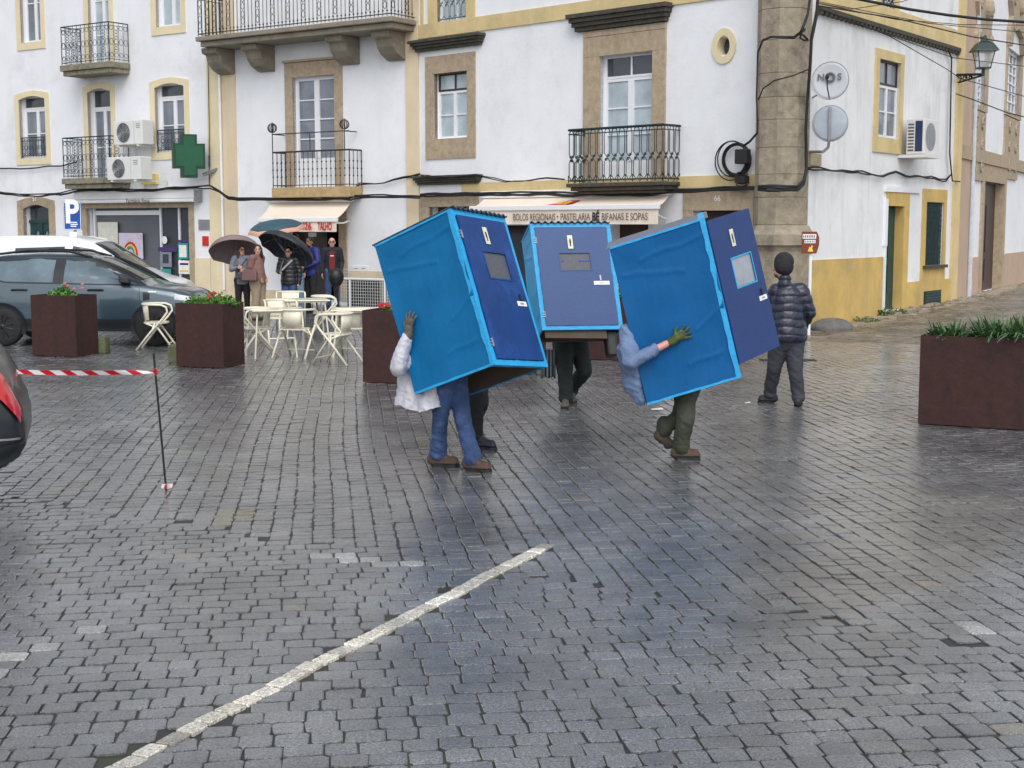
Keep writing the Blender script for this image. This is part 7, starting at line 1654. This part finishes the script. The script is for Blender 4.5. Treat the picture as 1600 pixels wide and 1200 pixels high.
def boxaxes(Y, ux, uy, uz, bx, by, bz, wx, wy, wz): return camv(ux, uy, uz, Y), camv(bx, by, bz, Y), camv(wx, wy, wz, Y)
# left
Y1 = 11.45; O1 = pt(703, 327, Y1); U1, B1, W1 = boxaxes(Y1, 69, 241, -47, -127, 46, 112, 84, 2, 108)
P1 = booth(O1, U1, B1, W1, 'left blue box leaning back, carried by two pairs of legs', CLOTH, DOOR1, spec=dict(win=(.34, .80, .245, .43), plate=(.5, .125), sign=(.86, .60), sw=.06))
# middle
Y2 = 15.3; O2 = pt(828, 350, Y2); U2, B2, W2 = boxaxes(Y2, 19, 165, -26, -12, 16, 118, 124, -2, 10)
P2 = booth(O2, U2, B2, W2, 'middle blue box facing us with slate blue door', CLOTH, DOOR2, cyan_side=True, spec=dict(win=(.30, .72, .27, .44), plate=(.47, .155), sign=(.84, .575), sw=.085, latch=True, stars=True))
# right
Y3 = 12.0; O3 = pt(1100, 341, Y3); U3, B3, W3 = boxaxes(Y3, 62, 246, 30, -145, 44, 22, 14, -23, 120)
P3 = booth(O3, U3, B3, W3, 'right blue box with its dark blue door swung open', CLOTH2, DOOR3, corr=False, roofm=ROOFG, door_dir=camv(79, -31, 86, Y3), spec=dict(dh=.90, win=(.34, .80, .30, .50), plate=(.47, .16), sign=(.86, .63), sw=.06, pane=HOLE, edge=TRIM))
# cardboard flap under the middle box and its dangling dark gear
q = P2(1, 0, .02); mb = MB(); w_ = W2.normalized(); u_ = U2.normalized(); b_ = B2.normalized()
MBX = [o for o in scene.objects if o.get('label', '').startswith('middle blue box')][0]
mb.hexa([P2(1, .04, .03), P2(1, .04, .8), P2(1, .05, .8), P2(1, .05, .03), P2(1, .04, .03)+u_*.085, P2(1, .04, .8)+u_*.10, P2(1, .05, .8)+u_*.10, P2(1, .05, .03)+u_*.085]); mb.build('cardboard_flap', CARD, MBX)
mb = MB(); mb.hexa([P2(1, .1, .80), P2(1, .1, .93), P2(1, .35, .93), P2(1, .35, .80), P2(1, .1, .80)+u_*.28, P2(1, .1, .92)+u_*.28, P2(1, .35, .92)+u_*.28, P2(1, .35, .80)+u_*.28]); mb.build('carrying_frame', BLACKPL, MBX, bevel=.02)
def on_side(P, x, y):   # ray against the side panel at c = 0
    o = P(0, 0, 0); n = (P(1, 0, 0)-o).cross(P(0, 1, 0)-o); d = ray(x, y); return C0+d*(n.dot(o-C0)/n.dot(d))
# ------------------------------------------------------------------ the carriers
BRSH = mat('shoe brown suede', srgb(82, 62, 52), .75, var=.25, scale=14); GLOVE = mat('glove grey leather', srgb(88, 84, 76), .7, var=.4, scale=30); GLOVEG = mat('glove green and black', srgb(70, 84, 40), .7, var=.6, scale=16, dirt=(.01, .01, .01), dirt_amt=.9, dirt_scale=14)
RAIN = mat('raincoat white', srgb(190, 190, 198), .45, var=.06, bump=.2, bscale=6); OLIVE = mat('trousers olive', srgb(62, 66, 54), .8, var=.15); DGREEN = mat('trousers dark green', srgb(34, 42, 40), .8, var=.2); BLSHIRT = mat('shirt washed blue', srgb(108, 128, 162), .8, var=.18, scale=5, bump=.2)
CRG = 'people carrying the blue boxes'
def W_(x, y, Y): return pt(x, y, Y)
n1 = -W1.normalized()     # outward normal of the left box's side
# person 1: blue jeans, raincoat
Y0 = 11.75; h = on_side(P1, 643, 520)+n1*.035
J = dict(pelvis=W_(702, 575, Y0), waist=W_(688, 545, Y0), chest=W_(676, 510, Y0-.02), neck=W_(680, 470, Y0+.05), head=W_(690, 445, Y0+.1), shL=W_(668, 500, Y0+.2), shR=W_(652, 548, Y0-.42),
         elL=W_(700, 500, Y0+.3), wrL=W_(730, 480, Y0+.3), elR=W_(622, 574, h.y-.02), wrR=h,
         hipL=W_(712, 590, Y0+.08), hipR=W_(697, 590, Y0-.06), knL=W_(722, 650, Y0+.0), knR=W_(688, 650, Y0+.02), anL=W_(738, 712, Y0-.08), anR=W_(684, 701, Y0+.15), toL=W_(765, 722, Y0-.15), toR=W_(716, 712, Y0+.10))
for k, z in (('anL', .10), ('anR', .10), ('toL', .045), ('toR', .045)): J[k].z = z
def ins(P, x, y, off): return W_(x, y, on_side(P, x, y).y+off)
for k in ('pelvis', 'waist', 'chest', 'neck', 'head'): J[k] = J[k]*1.0+V((0, .26, 0))
J['shR'] = ins(P1, 641, 558, .16)
Tp = figure('carrier in blue jeans and brown shoes under the left box', J, (1, -.2, 0), None, JEANS, BRSH, None, H=1.72, gloves={'R': (GLOVE, (.10, .02, 1.0), -n1, 1.08)}, lowdisp=denim(.014, 1), vox=.007, lowfat=.95, base=V((J['anL'].x, J['anL'].y, 0)), group=CRG, head=True)
mb = MB(); cone(mb, J['wrR'].lerp(J['elR'], .12), J['elR'], .05, .07); cone(mb, J['elR'], J['shR'], .07, .09)
cone(mb, J['shR'], ins(P1, 638, 606, .14), .085, .10, V((0, 1, 0)), .7); cone(mb, ins(P1, 638, 606, .14), ins(P1, 632, 640, .12), .09, .10); cone(mb, ins(P1, 648, 610, .17), ins(P1, 648, 650, .17), .11, .13); cone(mb, ins(P1, 674, 610, .22), ins(P1, 672, 650, .22), .10, .13); cone(mb, ins(P1, 660, 590, .24), ins(P1, 690, 585, .3), .12, .12)
zh = ins(P1, 650, 637, .16).z
for v_ in mb.v: v_.z = max(v_.z, zh+.02*math.sin(v_.x*18))
blob('raincoat', mb, .008, RAIN, Tp, 2, folds(.016, 10, 2, .4))
# person 2: dark trousers
Y0b = 12.9
J = dict(pelvis=W_(742, 565, Y0b), waist=W_(742, 540, Y0b), chest=W_(742, 508, Y0b), neck=W_(738, 470, Y0b), head=W_(736, 445, Y0b), shL=W_(745, 485, Y0b+.2), shR=W_(745, 490, Y0b-.2), elL=W_(760, 460, Y0b+.25), wrL=W_(745, 430, Y0b+.2), elR=W_(760, 460, Y0b-.2), wrR=W_(745, 430, Y0b-.15),
         hipL=W_(748, 580, Y0b+.1), hipR=W_(742, 580, Y0b-.06), knL=W_(752, 630, Y0b), knR=W_(744, 628, Y0b-.05), anL=W_(736, 668, Y0b+.12), anR=W_(746, 668, Y0b-.02), toL=W_(752, 672, Y0b+.1), toR=W_(773, 678, Y0b-.12))
for k, z in (('anL', .10), ('anR', .10), ('toL', .045), ('toR', .045)): J[k].z = z
figure('carrier in black trousers behind the jeans under the left box', J, (1, -.2, 0), BLK_C, mat('trousers black', srgb(24, 26, 32), .8, var=.2), mat('shoe black', srgb(30, 34, 42), .5, var=.3), HAIR_D, H=1.7, vox=.011, group=CRG, lowfat=.92)
# middle carrier
Yc = gnd(884, 640).y+.1
J = dict(pelvis=W_(888, 520, Yc+.35), waist=W_(888, 495, Yc+.35), chest=W_(888, 465, Yc+.38), neck=W_(888, 432, Yc+.4), head=W_(888, 410, Yc+.4), shL=W_(912, 440, Yc+.4), shR=W_(864, 440, Yc+.4), elL=W_(925, 465, Yc+.25), wrL=W_(925, 430, Yc+.2), elR=W_(855, 465, Yc+.25), wrR=W_(858, 430, Yc+.2),
         hipL=W_(903, 535, Yc+.35), hipR=W_(880, 535, Yc+.3), knL=W_(913, 580, Yc+.25), knR=W_(883, 585, Yc+.1), anL=W_(893, 618, Yc+.6), anR=W_(884, 625, Yc+.1), toL=W_(896, 630, Yc+.42), toR=W_(882, 638, Yc-.1))
J['anR'].z = .1; J['toR'].z = .045; J['anL'].z = .13; J['toL'].z = .045
Tm = figure('carrier in dark green trousers under the middle box', J, (0, -1, 0), DGREEN, DGREEN, mat('shoe khaki', srgb(96, 92, 78), .7, var=.3), HAIR_D, H=1.72, vox=.011, group=CRG, lowdisp=denim(.010, 5), lowfat=1.12, hem=.06, bulk=1.1)
# grey checked cloth hanging beside the middle carrier
gm2 = bpy.data.materials.new('checked cloth'); gm2.use_nodes = True; N_ = gm2.node_tree; pr_ = N_.nodes['Principled BSDF']; pr_.inputs['Roughness'].default_value = .85
tc = N_.nodes.new('ShaderNodeTexCoord'); wv_ = N_.nodes.new('ShaderNodeTexWave'); wv_.inputs['Scale'].default_value = 9; wv_.inputs['Distortion'].default_value = .4; N_.links.new(tc.outputs['Object'], wv_.inputs['Vector'])
cr_ = N_.nodes.new('ShaderNodeValToRGB'); cr_.color_ramp.elements[0].color = (.03, .035, .05, 1); cr_.color_ramp.elements[1].color = (.28, .29, .33, 1); N_.links.new(wv_.outputs['Fac'], cr_.inputs[0]); N_.links.new(cr_.outputs[0], pr_.inputs['Base Color'])
mb = MB(); n = 18; vs = []
for i in range(n+1):
    for j in range(7):
        q = W_(844+24*i/n, 546+44*j/6+(1.5*math.sin(i*.8) if j == 6 else 0), Yc+.15); vs.append(q+V((0, .025*math.sin(i*1.3)*(.4+j/6), 0)))
mb.add(vs, [(i*7+j, (i+1)*7+j, (i+1)*7+j+1, i*7+j+1) for i in range(n) for j in range(6)]); o = mb.build('checked_cloth', gm2, None, smooth=True, fix=False); so = o.modifiers.new('t', 'SOLIDIFY'); so.thickness = .006; tag(o, 'grey striped cloth hanging below the left of the middle box', 'cloth')
# right carrier
n3 = -W3.normalized(); Y4 = gnd(1068, 716).y; h = on_side(P3, 1052, 531)+n3*.03
if (C0-h).dot(n3) < 0: n3 = -n3; h = on_side(P3, 1052, 531)+n3*.03
J = dict(pelvis=W_(1075, 590, Y4), waist=W_(1060, 560, Y4), chest=W_(1030, 530, Y4), neck=W_(1030, 490, Y4+.05), head=W_(1040, 460, Y4+.1), shL=W_(1030, 500, Y4+.3), shR=W_(983, 548, h.y+.06), elL=W_(1060, 480, Y4+.35), wrL=W_(1090, 470, Y4+.3), elR=W_(985, 572, h.y-.03), wrR=h,
         hipL=W_(1084, 600, Y4+.08), hipR=W_(1072, 600, Y4-.07), knL=W_(1062, 652, Y4+.1), knR=W_(1072, 655, Y4-.08), anL=W_(1038, 673, Y4+.12), anR=W_(1064, 704, Y4-.02), toL=W_(1040, 690, Y4+.12), toR=W_(1092, 712, Y4-.06))
J['anR'].z = .095; J['toR'].z = .045; J['elR'] = W_(984, 566, h.y-.03)
for k in ('pelvis', 'waist', 'chest', 'neck', 'head'): J[k] = J[k]+V((0, .28, 0))
for k in ('hipL', 'hipR'): J[k] = J[k]+V((0, .16, 0))
J['toL'] = J['anL']+V((.10, 0, -.13)); J['anL'].z += 0
Tr = figure('carrier in olive trousers and washed blue shirt under the right box', J, (1, -.1, 0), None, OLIVE, BRSH, None, H=1.72, gloves={'R': (GLOVEG, (.8, -.02, .5), -n3, 1.1)}, skin=SKIN2, lowdisp=denim(.012, 9), vox=.007, base=V((J['anR'].x, J['anR'].y, 0)), group=CRG, lowfat=1.02, head=True)
mb = MB(); wm = J['elR'].lerp(J['wrR'], .55); cone(mb, wm, J['elR'], .05, .062); cone(mb, J['elR'], J['shR'], .065, .085); cone(mb, J['shR'], W_(976, 515, h.y+.12), .075, .05)
cone(mb, W_(978, 515, h.y+.15), W_(990, 560, h.y+.2), .06, .09)
cone(mb, J['shR']+V((.0, .08, 0)), W_(992, 600, h.y+.17), .10, .10, V((0, 1, 0)), .8); cone(mb, W_(992, 600, h.y+.17), W_(1001, 622, h.y+.17), .095, .06); cone(mb, W_(1000, 585, h.y+.24), W_(1060, 580, Y4+.28), .1, .12)
blob('shirt', mb, .008, BLSHIRT, Tr, 2, folds(.015, 11, 4, .5))
